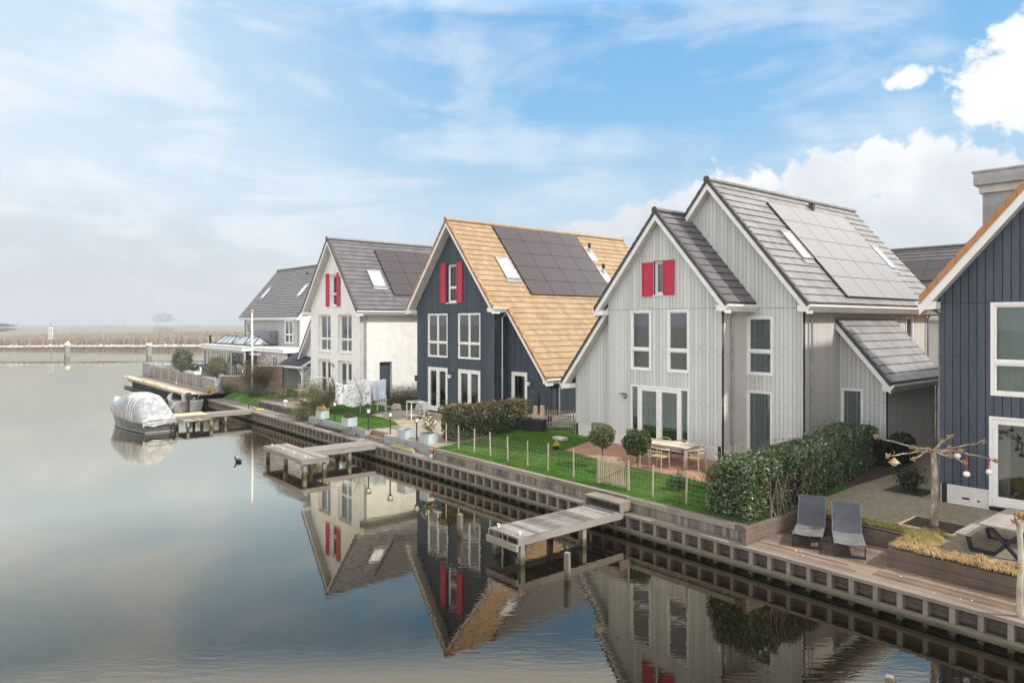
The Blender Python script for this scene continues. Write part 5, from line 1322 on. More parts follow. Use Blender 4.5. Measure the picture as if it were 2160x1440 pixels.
ball('small low green shrub just under the round dark green one on the far terrace', 'tree', SN(69.6,3.6,1.2), .55, .45, 2200, .11, .055, 'olive', seed=19, name='round_shrub', stem=.04, rough=.2)
ball('olive coloured round shrub in front of the folding glass panels', 'tree', SN(62.2,4.4,1.2), .95, 1.1, 5500, .11, .05, 'bamboo', seed=20, name='round_shrub', stem=.05, rough=.16)
shrub('flat brown planting along the white house side wall', 'shrub', SN(34.2,6.9,1.2), 3.2, .75, 3600, .09, .035, 'twig', seed=21, stems=34, w2=1.1)
shrub('low dark bush in the bed near the navy house corner', 'shrub', SN(32.6,7.2,1.2), 1.6, .6, 1800, .09, .035, 'ivy', seed=22, stems=18)
shrub('small dark bush in a square bed at the corner of the blue house', 'shrub', SN(4.75,7.0,1.2), .95, .8, 2200, .085, .04, 'ivy', seed=23, stems=26)
shrub('clump of dark green iris blades between the brick terrace and the laurel hedge', 'plants', SN(8.6,3.3,1.1), 1.5, .62, 2600, .30, .018, 'daff', seed=24, stems=22, up=1.6, name='iris_clump')
shrub('second iris clump with straw coloured dead stalks, next to a fence post', 'plants', SN(9.6,2.2,1.08), .8, .5, 700, .26, .016, 'daff', seed=25, stems=12, up=1.4, name='iris_clump')
shrub('dark round bush seen through the gap behind the pale grey house', 'shrub', SN(6.5,22,1.2), 2.0, 2.2, 2500, .12, .06, 'ivy', seed=26, stems=20)

# tussocks
def tussocks():
    rng = np.random.default_rng(31); protos = []
    for k, m in enumerate(('drygrass', 'drygrass', 'greengrass')):
        n = 420; a = rng.uniform(0, 6.28, n); q = rng.uniform(0, 1, n)**.6; lean = q*.19
        b = np.stack([np.cos(a)*.045*q, np.sin(a)*.045*q, np.zeros(n)], 1); h = rng.uniform(.15, .27, n)*(1-.45*q)
        mid = b+np.stack([np.cos(a)*lean*.6, np.sin(a)*lean*.6, h], 1); tip = b+np.stack([np.cos(a)*lean*1.25, np.sin(a)*lean*1.25, h*rng.uniform(.45, .95, n)], 1)
        s = np.stack([-np.sin(a), np.cos(a), a*0], 1)*.005
        V = np.stack([b-s, mid-s, mid+s, b+s], 1); V2 = np.stack([mid-s, tip-s*.3, tip+s*.3, mid+s], 1)
        protos.append((np.concatenate([V, V2]), m))
    done = {}
    def put(s, n, z, kind, label, grp, sc=1.0):
        if kind not in done:
            V, m = protos[kind]; o = quads_mesh('grass_tussock', V, M[m]); done[kind] = o
        else: o = done[kind].copy(); COL.objects.link(o)
        o.location = SN(s, n, z); o.rotation_euler = (0, 0, rng.uniform(0, 6.28)); k = sc*rng.uniform(.85, 1.2); o.scale = (k, k, k*rng.uniform(.8, 1.15)); tag(o, label, 'grass tussock', grp)
    s = 2.85; 
    while s > -1.2: put(s, 1.52+rng.uniform(-.04,.04), 1.055, int(rng.uniform() < .5), 'straw coloured grass tussock in the row along the raised sleeper wall', 'straw coloured tussocks along the raised wall'); s -= .165
    s = 5.9
    while s > 3.1: put(s, 2.84+rng.uniform(-.03,.03), 1.07, 2 if s < 4.4 else 0, 'small tussock behind the low sleeper wall back of the loungers', 'tussocks behind the loungers', .78); s -= .19
    for a in range(5):
        for b in range(9): put(2.85+rng.uniform(-.1,.1)-a*.07, 1.72+b*.17, 1.06, 2 if rng.uniform() < .75 else 1, 'yellow green tussock in the patch between the loungers and the tree bed', 'yellow green tussocks in the corner patch', .9)
tussocks()
def grass_blades():
    rng = np.random.default_rng(41)
    def field(polys, n, hh, off):
        out = []
        for poly in polys:
            P = np.array(poly); lo, hi = P.min(0), P.max(0); c = rng.uniform(lo, hi, (n, 2)); ins = np.zeros(n, bool); j = len(P)-1
            for i in range(len(P)):
                cond = ((P[i,1] > c[:,1]) != (P[j,1] > c[:,1])) & (c[:,0] < (P[j,0]-P[i,0])*(c[:,1]-P[i,1])/(P[j,1]-P[i,1]+1e-12)+P[i,0]); ins ^= cond; j = i
            out.append(c[ins])
        c = np.concatenate(out); n = len(c); z = 1.02+.18*np.clip((c[:,1]-.4)/6, 0, 1)
        B = np.stack([OX+c[:,0]*TS[0]+c[:,1]*NS[0], OY+c[:,0]*TS[1]+c[:,1]*NS[1], z], 1)
        a = rng.uniform(0, 6.28, n); h = rng.uniform(.35, 1, n)*hh*(1+.5*nz3(B, 1.5, 9)); s = np.stack([np.cos(a), np.sin(a), a*0], 1)*.008
        tip = B+np.stack([rng.normal(size=n)*.018, rng.normal(size=n)*.018, h], 1)
        return np.stack([B-s, B+s, tip], 1)
    V = field([[(6.1,.52),(20.8,.52),(21.2,3.6),(22.0,6.3),(17.3,6.3),(16.6,3.9),(12.2,3.55),(10.2,3.6),(9.2,3.4),(8.0,6.3),(6.1,6.3)]], 110000, .075, 0)
    tag(quads_mesh('grass', V, M['blade']), 'green grass blades of the fenced lawn in front of the pale grey house', 'grass', kind='stuff')
    V = field([[(27.3,.9),(33.9,.9),(33.9,2.0),(36.6,2.0),(36.6,3.6),(39.0,4.2),(38.6,6.3),(32.3,6.3),(32.2,4.4),(31.6,3.3),(28.6,3.05),(27.3,2.6)]], 55000, .075, 0)
    tag(quads_mesh('grass', V, M['blade']), 'green grass blades of the lawn around the washing line', 'grass', kind='stuff')
    V = field([[(43.4,2.0),(50.6,2.0),(51.2,2.1),(49.2,4.6),(46.0,6.3),(43.2,5.2),(43.6,2.0)]], 20000, .07, 0)
    tag(quads_mesh('grass', V, M['blade']), 'green grass blades of the small lawn at the flagpole', 'grass', kind='stuff')
grass_blades()

def plane_tree(loc, h, rad, label, arms, fork=None, pale=False):
    rng = np.random.default_rng(int(h*100)); r = empty('pollarded_plane_tree', loc); tag(r, label, 'tree')
    mb = MB(); n = 14; pts = []; rr = []
    for i in range(n+1):
        t = i/n; pts.append((.012*math.sin(t*9+h), .012*math.cos(t*7), t*h-.05)); rr.append(rad*(1.22-.3*t+.05*math.sin(t*21+h)+.22*max(0,(.06-t))*10))
    mb.tube(pts, rr, 14); t_ = mb.build('trunk', M['bark_pale' if pale else 'bark'], r, smooth=True)
    for a in arms:   # list of points, radius
        b = MB(); P = [Vector(p)+Vector((0,0,h-.1)) for p in a]
        Q = []
        for p, q in zip(P, P[1:]):
            for k in range(4): Q.append(p.lerp(q, k/4)+Vector((rng.normal()*.008, rng.normal()*.008, rng.normal()*.012)))
        Q.append(P[-1]); R_ = list(np.linspace(rad*.42, rad*.18, len(Q))); b.tube(Q, R_, 8)
        br = b.build('branch', M['bark'], r, smooth=True)
        for kpos in ([Q[-1], Q[len(Q)//2]] if len(Q) > 6 else [Q[-1]]):
            kb = MB()
            for _ in range(26):
                o = kpos+Vector(rng.normal(size=3)*.022); e = o+Vector((rng.normal()*.03, rng.normal()*.03, abs(rng.normal())*.03+.006)); kb.tube([o, e], [.017, .007], 5)
            kb.build('pruned_knob', M['knob'], br)
    return r
RX = lambda a, b, c=0.0: (TS[0]*-a+NS[0]*b, TS[1]*-a+NS[1]*b, c)     # shore local offset -> world offset
p0 = SN(2.94, 3.88, 1.10)
plane_tree(p0, 2.02, .076, 'pollarded plane tree with flat spread branches and hanging globe lamps, beside the blue house', [
    [(0,0,0),(-.55,.02,.10),(-1.35,.30,.32)], [(0,0,-.02),(-.5,-.12,.02),(-1.38,-.35,-.06)], [(0,0,0),(-.3,-.25,.08),(-.85,-.55,-.10)],
    [(0,0,.02),(.35,.28,.20),(.75,.55,.28)], [(0,0,0),(.5,.15,.04),(1.35,.20,.20)], [(0,0,0),(.65,-.02,.0),(1.45,-.15,-.22)], [(0,0,0),(.22,-.35,-.05),(.42,-.60,-.18)]])
def globe(dx, dy, ztop, zb, label):
    c = p0+Vector((dx, dy, 0)); r = empty('hanging_lamp', (c.x, c.y, zb)); tag(r, label, 'lamp', 'white globe lamps hanging in the plane tree')
    mb = MB(); prof = [(.004,-.07),(.045,-.064),(.07,-.037),(.08,0),(.07,.037),(.045,.064),(.004,.07)]; mb.lathe(prof, 0, 0, 18); mb.build('globe', M['frost'], r, smooth=True)
    mb = MB()
    for s in (-.02, .02): mb.tube([(s,0,.07),(s*.3,0,ztop-zb)], .009, 6)
    mb.build('red_strap', M['red'], r)
globe(.50,-.50, 2.99, 2.55, 'white globe lamp on a red strap, hanging nearest the plane tree trunk')
globe(.62, .05, 3.14, 2.90, 'white globe lamp on a red strap, the highest one, against the blue boards')
globe(1.32,-.12, 2.90, 2.52, 'white globe lamp on a red strap, hanging farthest right from the plane tree')
def feeder():
    c = p0+Vector((-1.18,-.28,0)); r = empty('bird_feeder', (c.x, c.y, 2.78)); tag(r, 'small cone roofed straw bird feeder hanging at the left end of the plane tree', 'bird feeder')
    mb = MB(); mb.lathe([(.13,0),(.135,.012),(.02,.13),(.005,.135)], 0, 0, 14); mb.build('cone_roof', M['rope'], r); mb = MB(); mb.lathe([(.05,-.07),(.085,-.03),(.09,0)], 0, 0, 12); mb.build('cup', M['teak'], r); mb = MB(); mb.tube([(0,0,.12),(0,0,.30)], .006, 5); mb.build('string', M['rope'], r)
feeder()
plane_tree(SN(.17, .30, WZ), 1.93, .050, 'young pale barked tree with a knobbly brown head, growing through the quay deck', [
    [(0,0,.02),(.03,.02,.10)], [(0,0,.05),(-.06,.0,.14)], [(0,0,.0),(.07,-.03,.06)], [(0,0,-.02),(.05,.04,.13)], [(0,0,-.9),(-.05,0,-.86)], [(0,0,-.1),(-.06,.02,-.02)]], pale=True)
M['yellowflower'] = leafmat('yellow_flower_petals', (.55,.50,.05), (.75,.68,.12), (.12,.16,.05), .6, .2, .2)
def T_(o, s, n, z, rot=0.0): o.location = SN(s, n, z); o.rotation_euler = (0, 0, SR+rot); return o
# ------------------------------------------------------------------ wire fence and gates
def wire_fence(posts, label, post_h=.95):
    r = empty('wire_fence', posts[0]); tag(r, label, 'fence'); o = Vector(posts[0])
    rng = random.Random(int(posts[0][0]*100)+9)
    for p in posts:
        q = Vector(p)-o; mb = MB(); dx, dy = rng.uniform(-.03,.03), rng.uniform(-.03,.03)
        mb.tube([(q.x,q.y,q.z-.2),(q.x+dx*.5,q.y+dy*.5,q.z+post_h*.5),(q.x+dx,q.y+dy,q.z+post_h+rng.uniform(-.04,.05))], [.034,.030,.026], 7); mb.build('post', M['palewood'], r)
    mb = MB()
    for p, q in zip(posts, posts[1:]):
        p = Vector(p)-o; q = Vector(q)-o; L = (q-p).length
        for z in (.10,.25,.40,.54,.68,.80): mb.tube([(p.x,p.y,p.z+z),((p.x+q.x)/2,(p.y+q.y)/2,(p.z+q.z)/2+z-.012),(q.x,q.y,q.z+z)], .0033, 3, False)
        k = int(L/.15)
        for i in range(1, k):
            c = p.lerp(q, i/k); mb.tube([(c.x,c.y,c.z+.08),(c.x+.004,c.y,c.z+.80)], .0026, 3, False)
    w = mb.build('wire_netting', M['wire'], r)
def fences():
    S = [(20.94,1.17),(19.95,1.12),(18.85,1.10),(17.75,1.08),(16.65,1.06),(15.5,1.05),(14.4,1.05),(13.1,1.04),(12.0,1.04)]
    wire_fence([tuple(SN(s, n, zg(n))) for s, n in S], 'sheep wire fence on split posts along the lawn edge, left of the little gate')
    S = [(10.65,1.05),(9.7,1.03),(8.45,1.0),(7.45,.98)]
    wire_fence([tuple(SN(s, n, zg(n))) for s, n in S], 'sheep wire fence on split posts between the little gate and the laurel hedge')
def picket_gate(s, n, L, h, npk, label, brace=True, rails=(.12,.72), rot=0.0):
    r = T_(empty('picket_gate', (0,0,0)), s, n, zg(n), rot); tag(r, label, 'gate')
    rng = random.Random(int(s*10))
    for i in range(npk):
        x = L*(i+.5)/npk; hh = h+rng.uniform(-.06,.05); p = MB(); w = .022
        p.box(x-w, x+w, -.012+rng.uniform(-.01,.01), .012, .05, hh); p.add([(x-w,-.012,hh),(x+w,-.012,hh),(x+w,.012,hh),(x-w,.012,hh),(x,0,hh+.05)], [(0,1,4),(1,2,4),(2,3,4),(3,0,4)]); p.build('picket', M['palewood'], r)
    for z in rails:
        p = MB(); p.box(0, L, -.05, -.015, z, z+.075); p.build('rail', M['palewood_x'], r)
    if brace: p = MB(); p.beam((.04,-.04,rails[0]+.08), (L-.04,-.04,rails[1]), .04, .07); p.build('brace', M['palewood_x'], r)
    for x in (-.07, L+.07): p = MB(); p.tube([(x,0,-.1),(x,.01,h+.06)], [.042,.036], 7); p.build('post', M['palewood'], r)
fences()
picket_gate(11.90, 1.08, 1.12, .86, 12, 'little chestnut picket gate with a diagonal brace in the wire fence, above the box step')
picket_gate(21.05, 6.9, 1.35, .92, 12, 'chestnut picket gate leaning between the two houses, beside the navy house corner', True, (.14,.62), R(38))

# ------------------------------------------------------------------ garden furniture, pale grey house
def dining():
    zt = 1.14
    r = T_(empty('dining_table', (0,0,0)), 13.35, 4.35, zt, R(6)); tag(r, 'long pale wooden garden dining table on the red brick terrace', 'table'); L, W = 2.25, 1.05
    mb = MB()
    for i in range(7): y = W*i/7; mb.box(0, L, y+.003, y+W/7-.003, .725, .755)
    mb.build('table_top', M['teak'], r)
    mb = MB(); mb.box(.06, L-.06, .06, .085, .66, .722); mb.box(.06, L-.06, W-.085, W-.06, .66, .722); mb.box(.06, .085, .086, W-.086, .66, .722); mb.box(L-.085, L-.06, .086, W-.086, .66, .722); mb.build('apron', M['teak'], r)
    for (x, y) in ((.08,.08),(L-.08,.08),(.08,W-.08),(L-.08,W-.08)): p = MB(); p.box(x-.035, x+.035, y-.035, y+.035, 0, .66); p.build('leg', M['teak'], r)
    proto = None
    def mk():
        c = empty('garden_chair', (0,0,0))
        mb = MB(); mb.prism([(-.24,-.21),(.24,-.21),(.26,.0),(.23,.21),(-.23,.21),(-.26,.0)], lambda a, b: (a, b, .425), lambda a, b: (a, b, .452)); mb.build('seat', M['wicker'], c)
        for (x, y, h) in ((-.25,.22,.64),(.25,.22,.64),(-.23,-.22,.74),(.23,-.22,.74)):
            p = MB(); p.tube([(x*1.06,y*1.08,0),(x,y,.42),(x,y*.98,h)], [.015,.019,.014], 7); p.build('leg', M['teak'], c)
        mb = MB(); pts = [(.27*math.cos(t), -.02-.24*math.sin(t), .70+.06*math.sin(t)) for t in [math.pi*k/12 for k in range(13)]]; pts = [(.26,.24,.65)]+pts+[(-.26,.24,.65)]
        mb.tube(pts, .019, 7); mb.build('back_rail', M['teak'], c)
        mb = MB(); pts = [(.235*math.cos(t), -.03-.235*math.sin(t), .62+.02*math.sin(t)) for t in [math.pi*(.2+.6*k/8) for k in range(9)]]; mb.tube(pts, .028, 6); mb.build('backrest', M['teak'], c)
        return c
    spots = [(12.75,4.02,0,'left one of two chairs with ochre seats on the near side of the dining table'),(11.85,4.05,4,'right one of two chairs with ochre seats on the near side of the dining table'),
             (13.0,5.68,180,'left chair on the house side of the dining table, only its back rail showing'),(12.2,5.66,182,'middle chair on the house side of the dining table, only its back rail showing'),(11.45,5.62,176,'right chair on the house side of the dining table, only its back rail showing'),
             (10.85,4.85,92,'chair at the right end of the dining table, near the laurel hedge')]
    base = mk()
    for i, (s, n, a, lb) in enumerate(spots):
        o = base if i == 0 else copy_tree(base); T_(o, s, n, zt, R(a)); tag(o, lb, 'chair', 'chairs around the garden dining table')
dining()
def rain_barrel():
    r = T_(empty('water_barrel', (0,0,0)), 17.35, 6.75, 1.2); tag(r, 'squat grey green rain barrel in the corner of the pale grey house', 'barrel')
    mb = MB(); mb.lathe([(.26,0),(.29,.3),(.31,.62),(.30,.66),(.27,.67)], 0, 0, 20); mb.build('barrel', M['olivecloth'], r, smooth=True); mb = MB(); mb.lathe([(.315,.672),(.315,.70),(.05,.73)], 0, 0, 20); mb.build('lid', M['olivecloth'], r)
    mb = MB(); mb.box(-.45,.15,-.2,.2,0,.13); o = mb.build('step_stone', M['stone'], bevel=.02); T_(o, 18.2, 5.4, 1.18); tag(o, 'low flat pale stone block on the shaded lawn by the pale grey house wall', 'stone')
rain_barrel()
def logs():
    for i, (x, h, lb) in enumerate(((0,1.15,'left one of the two upright split logs beside the reddish hedge'),(.32,1.2,'right one of the two upright split logs beside the reddish hedge'))):
        mb = MB(); mb.prism([(-.13,-.05),(.12,-.07),(.14,.05),(-.1,.07)], lambda a, b: (a, b, 0), lambda a, b: (a*.8+.04, b*.8, h)); o = mb.build('split_log', M['newwood']); T_(o, 21.1-x, 6.35+x*.5, 1.19); tag(o, lb, 'log', 'upright split logs')
    mb = MB()
    for k in range(14): a = R(k*25.7); mb.box(-.02+.0*k, .02, -.3, .3, .06*k/2, .06*k/2+.02) if False else None
    mb = MB(); mb.box(-.45, .45, -.25, .25, 0, .5); mb.box(-.48, .48, -.28, .28, .5, .55); mb.box(-.40,.40,-.20,.20,.552,.57); o = mb.build('crate', M['black'], bevel=.02); T_(o, 20.85, 6.2, 1.19, R(20)); tag(o, 'low black wood crate beside the picket gate and the split logs', 'crate')
logs()
def flowerpot(s, n, label):
    r = T_(empty('flower_pot', (0,0,0)), s, n, zg(n)); tag(r, label, 'flower pot')
    mb = MB(); mb.lathe([(.09,0),(.13,.15),(.14,.16),(.11,.15)], 0, 0, 14); mb.build('pot', M['black'], r)
    rng = np.random.default_rng(3); P = rng.normal(size=(160,3))*.06+np.array([0,0,.24]); quads_mesh('blossoms', leaves(P, .05, .045, .2, rng), M['yellowflower'], r)
flowerpot(16.9, 3.8, 'small black pot of yellow flowers where the lawn meets the brick terrace')

# ------------------------------------------------------------------ loungers, picnic table
def lounger(loc, rot, lb):
    r = empty('sun_lounger', loc, rot); tag(r, lb, 'sun lounger', 'grey sling sun loungers on the hardwood deck'); w = .70
    mb = MB()
    for y in (0, 1.30):
        mb = MB()
        for x in (.015, w-.015): mb.beam((x,y,.015), (x,y,.30), .03, .03, (0,1,0))
        mb.beam((0,y,.03), (w,y,.03), .035, .06); mb.build('leg_frame', M['black_metal'], r)
    mb = MB()
    for x in (.015, w-.015): mb.beam((x,-.03,.315), (x,1.34,.325), .032, .034)
    mb.build('side_rail', M['rail_dark'], r)
    mb = MB(); sag = lambda u: -.028*math.sin(math.pi*u)
    mb.grid(lambda u, v: (.03+(w-.06)*u, -.02+1.08*v, .335+sag(u)), 8, 8); mb.grid(lambda u, v: (.03+(w-.06)*u, -.02+1.08*v, .328+sag(u)), 8, 8); mb.build('seat_sling', M['mesh_pale'], r, recalc=False)
    mb = MB(); c, s = math.cos(R(56)), math.sin(R(56))
    mb.grid(lambda u, v: (.03+(w-.06)*u, 1.06+.78*v*c, .335+.78*v*s+sag(u)*.8), 8, 6); mb.grid(lambda u, v: (.03+(w-.06)*u, 1.068+.78*v*c, .330+.78*v*s+sag(u)*.8), 8, 6); mb.build('back_sling', M['mesh_blue'], r, recalc=False)
    mb = MB()
    for x in (.018, w-.018): mb.beam((x,1.06,.33), (x,1.06+.79*c,.33+.79*s), .026, .026)
    mb.beam((.03,1.06+.785*c,.33+.785*s), (w-.03,1.06+.785*c,.33+.785*s), .026, .026); mb.beam((.03,1.40,.10),(w-.03,1.40,.10),.02,.02); 
    for x in (.04, w-.04): mb.beam((x,1.30,.30), (x,1.06+.5*c,.33+.5*s), .016, .016)
    mb.build('back_frame', M['rail_dark'], r)
lounger((7.10,17.90,.645), R(-28), 'left one of the two grey sling sun loungers, closer to the laurel hedge')
lounger((7.80,17.12,.645), R(-22), 'right one of the two grey sling sun loungers, closer to the raised terrace')
def leaf_litter():
    rng = np.random.default_rng(77); c = np.stack([rng.uniform(.3, 6, 46), rng.uniform(.15, 2.3, 46)], 1)
    P = np.stack([OX+c[:,0]*TS[0]+c[:,1]*NS[0], OY+c[:,0]*TS[1]+c[:,1]*NS[1], np.full(46, .655)], 1); V = leaves(P, .055, .04, 0, rng); V[:,:,2] = .652+(V[:,:,2]-.655)*.12+.006
    tag(quads_mesh('fallen_petals', V, M['flower']), 'pale fallen leaves scattered over the hardwood deck', 'leaves', kind='stuff')
leaf_litter()
def picnic():
    z0 = 1.09; r = T_(empty('picnic_table', (0,0,0)), 1.42, 2.1, z0); tag(r, 'grey wooden picnic table with attached benches on black X shaped steel legs', 'picnic table')
    L = 2.1
    for i in range(5): mb = MB(); x = .0+.165*i; mb.box(x, x+.158, 0, L, .72, .76); mb.build('table_board', M['greywood'], r, bevel=.006)
    for x0 in (-.47, 1.05):
        for i in range(2): mb = MB(); x = x0+.165*i; mb.box(x, x+.158, 0, L, .42, .455); mb.build('bench_board', M['greywood'], r, bevel=.006)
    for y in (.42, 1.68):
        mb = MB(); t = .075
        def b(p, q): mb.beam((p[0],y,p[1]), (q[0],y,q[1]), .075, t, (0,1,0)) if False else mb.beam((p[0],y,p[1]), (q[0],y,q[1]), t, .08, (0,1,0))
        b((-.36,.41),(-.27,.04)); b((-.29,.04),(.20,.04)); b((.18,.03),(.72,.62)); b((.70,.60),(.70,.715)); b((1.18,.41),(1.09,.04)); b((1.11,.04),(.62,.04)); b((.64,.03),(.10,.62)); b((.12,.60),(.12,.715))
        mb.box(-.42,-.16,y-.04,y+.04,.40,.418); mb.box(1.0,1.25,y-.04,y+.04,.40,.418); mb.box(.02,.80,y-.04,y+.04,.70,.718)
        mb.build('steel_leg', M['black_metal'], r)
picnic()
def bed_edges():
    r = T_(empty('bed_edging', (0,0,0)), 3.6, 3.3, 1.10); tag(r, 'pale kerb edging around the square soil bed of the plane tree', 'edging')
    mb = MB(); mb.box(0, 1.3, 0, .06, 0, .045); mb.box(0, 1.3, 1.09, 1.15, 0, .045); mb.box(0, .06, .061, 1.089, 0, .045); mb.box(1.24, 1.3, .061, 1.089, 0, .045); mb.build('kerb', M['newwood'], r)
bed_edges()

# ------------------------------------------------------------------ lamps, planters
def garden_lamp(px_, py_, lb, h=1.0):
    p = at(px_, py_); r = empty('garden_lamp', p, R(20)); tag(r, lb, 'lamp post', 'black garden lamp posts above the quay')
    mb = MB(); mb.tube([(0,0,0),(0,0,h-.2)], .030, 10); mb.build('post', M['black'], r)
    mb = MB(); mb.hexa([(-.065,-.065,h-.17),(.065,-.065,h-.17),(.065,.065,h-.17),(-.065,.065,h-.17),(-.10,-.10,h+.03),(.10,-.10,h+.03),(.10,.10,h+.03),(-.10,.10,h+.03)]); mb.build('lantern_glass', M['frost'], r)
    mb = MB(); mb.box(-.13,.13,-.13,.13,h+.032,h+.055); mb.box(-.07,.07,-.07,.07,h-.20,h-.172)
    for x in (-1,1):
        for y in (-1,1): mb.beam((x*.068,y*.068,h-.18),(x*.105,y*.105,h+.035),.014,.014)
    mb.build('lantern_frame', M['black'], r)
garden_lamp(706, 888, 'black garden lamp post farthest left, on the block wall in front of the washing')
garden_lamp(777, 906, 'black garden lamp post on the end of the block wall left of the brick steps')
garden_lamp(823, 915, 'black garden lamp post just right of the brick steps')
garden_lamp(879, 929, 'black garden lamp post standing between the two patio planters')
def planter(px_, py_, w, h, lb, plant=None, seed=1):
    p = at(px_, py_); r = empty('planter', p, SR+R(8)); tag(r, lb, 'planter')
    mb = MB(); t = .03
    mb.box(-w/2, w/2, -w/2, -w/2+t, 0, h); mb.box(-w/2, w/2, w/2-t, w/2, 0, h); mb.box(-w/2, -w/2+t, -w/2+t, w/2-t, 0, h); mb.box(w/2-t, w/2, -w/2+t, w/2-t, 0, h); mb.build('box', M['planter'], r)
    mb = MB(); mb.box(-w/2+t, w/2-t, -w/2+t, w/2-t, .05, h-.06); mb.build('soil', M['soil'], r)
    rng = np.random.default_rng(seed)
    if plant == 'flowers':
        P = rng.normal(size=(900,3))*np.array([.13,.13,.2])+np.array([0,0,h+.33]); quads_mesh('foliage', leaves(P, .07, .035, .3, rng), M['bamboo'], r)
        P = rng.normal(size=(130,3))*np.array([.14,.14,.19])+np.array([0,0,h+.38]); quads_mesh('blossoms', leaves(P, .07, .06, .1, rng), M['flower'], r)
    elif plant:
        P = rng.normal(size=(700,3))*np.array([.12,.12,.07])+np.array([0,0,h+.10]); quads_mesh('foliage', leaves(P, .10, .025, .4, rng), M[plant], r)
planter(680, 882, .52, .42, 'blue grey box planter at the left end of the block wall, nearly empty', 'drygrass', 2)
planter(737, 898, .56, .44, 'blue grey box planter with a small dull green plant, midway along the lawn edge', 'twig', 3)
planter(857, 923, .60, .40, 'blue grey box planter without plants, on the patio edge', None, 4)
planter(905, 933, .58, .42, 'blue grey box planter with a white flowering bush, beside the wire fence', 'flowers', 5)
def small_things():
    # bar frame table on patio
    r = T_(empty('bar_table', (0,0,0)), 28.9, 4.05, zg(4.0), R(-12)); tag(r, 'pale square metal table frame standing on the navy house patio', 'table'); h = .95; w = .72
    for (x, y) in ((0,0),(w,0),(0,w),(w,w)): p = MB(); p.box(x-.022, x+.022, y-.022, y+.022, 0, h-.045); p.build('leg', M['white_dirty'], r)
    mb = MB(); mb.box(-.03, w+.03, -.03, .03, h-.044, h); mb.box(-.03, w+.03, w-.03, w+.03, h-.044, h); mb.box(-.03, .03, .031, w-.031, h-.044, h); mb.box(w-.03, w+.03, .031, w-.031, h-.044, h); mb.build('top_frame', M['white_dirty'], r)
    mb = MB(); mb.box(.0, w, .0, w, .2, .225); mb.build('shelf', M['zinc_light'], r)
    mb = MB(); mb.box(.03, w-.03, .03, w-.03, h-.03, h-.015); mb.build('top_grid', M['zinc'], r)
    # stones
    def stone(px_, py_, w, h, lb, rot=0):
        mb = MB(); mb.hexa([(-w/2,-w*.35,0),(w/2,-w*.3,0),(w*.45,w*.35,0),(-w*.42,w*.33,0),(-w*.42,-w*.28,h*.8),(w*.36,-w*.2,h),(w*.33,w*.25,h*.9),(-w*.3,w*.22,h)]); o = mb.build('stone_block', M['stone'], bevel=.03); o.location = at(px_, py_); o.rotation_euler = (0,0,R(rot)); tag(o, lb, 'stone')
    stone(837, 863, .62, .34, 'pale rough stone block between the white plastic chair and the patio table')
    stone(886, 864, .60, .36, 'pale rough stone block beside the navy house garden door, behind the patio table', 40)
    stone(800, 877, .55, .06, 'flat white stone lying on the patio corner by the lawn', 15)
    mb = MB(); mb.box(-.4,.4,-.25,.25,0,.012); o = mb.build('door_mat', M['black']); T_(o, 29.3, 5.6, zg(5.6)+.008, R(5)); tag(o, 'dark door mat in front of the navy house garden door', 'door mat')
    # white plastic chair
    r = T_(empty('plastic_chair', (0,0,0)), 32.45, 4.5, zg(4.5)+.01, R(55)); tag(r, 'white plastic garden chair on the lawn under the right end of the washing', 'chair')
    for (x, y) in ((-.22,-.2),(.22,-.2),(-.24,.22),(.24,.22)): p = MB(); p.tube([(x*1.1,y*1.1,0),(x,y,.42)], .022, 6); p.build('leg', M['white'], r)
    mb = MB(); mb.box(-.24,.24,-.23,.23,.42,.445); mb.build('seat', M['white'], r)
    mb = MB()
    for x in (-.2,-.1,0,.1,.2): mb.beam((x,.23,.44),(x*1.05,.34,.82),.05,.012,(0,1,0))
    mb.box(-.25,.25,.325,.36,.80,.88); mb.build('backrest', M['white'], r)
    mb = MB()
    for x in (-.26,.26): mb.beam((x,-.2,.64),(x,.3,.66),.045,.03); mb.beam((x,-.2,.43),(x,-.2,.63),.03,.03,(0,1,0))
    mb.build('armrest', M['white'], r)
    # white log edging along bed
    mb = MB(); mb.tube([(0,0,0),(1.6,.1,0),(3.3,0,.02)], .05, 8); o = mb.build('birch_pole', M['bark_pale']); T_(o, 35.3, 5.55, 1.24, R(-3)); tag(o, 'pale birch pole lying along the planting bed of the white house', 'pole')
    # letter box lamp at the white house corner
    r = T_(empty('post_lamp', (0,0,0)), 31.95, 6.6, 1.2); tag(r, 'slim black post with a box on top, against the left corner of the navy house', 'post')
    mb = MB(); mb.tube([(0,0,0),(0,0,1.7)], .018, 6); mb.build('post', M['black'], r); mb = MB(); mb.box(-.2,.05,-.05,.05,1.62,1.95); mb.build('box', M['black'], r)
    # terracotta pots at the end of the patio wall
    r = T_(empty('terracotta_pot', (0,0,0)), 20.88, .40, WZ+.005); tag(r, 'terracotta pot with a white jar at the end of the lawn wall, beside the quay', 'pot')
    mb = MB(); mb.lathe([(.09,.16),(.12,.36),(.10,.37)], 0, 0, 12); mb.build('pot', M['sand'], r); mb = MB(); mb.lathe([(.085,0),(.095,.16),(.08,.162)], 0, 0, 12); mb.build('white_jar', M['white_dirty'], r)
small_things()

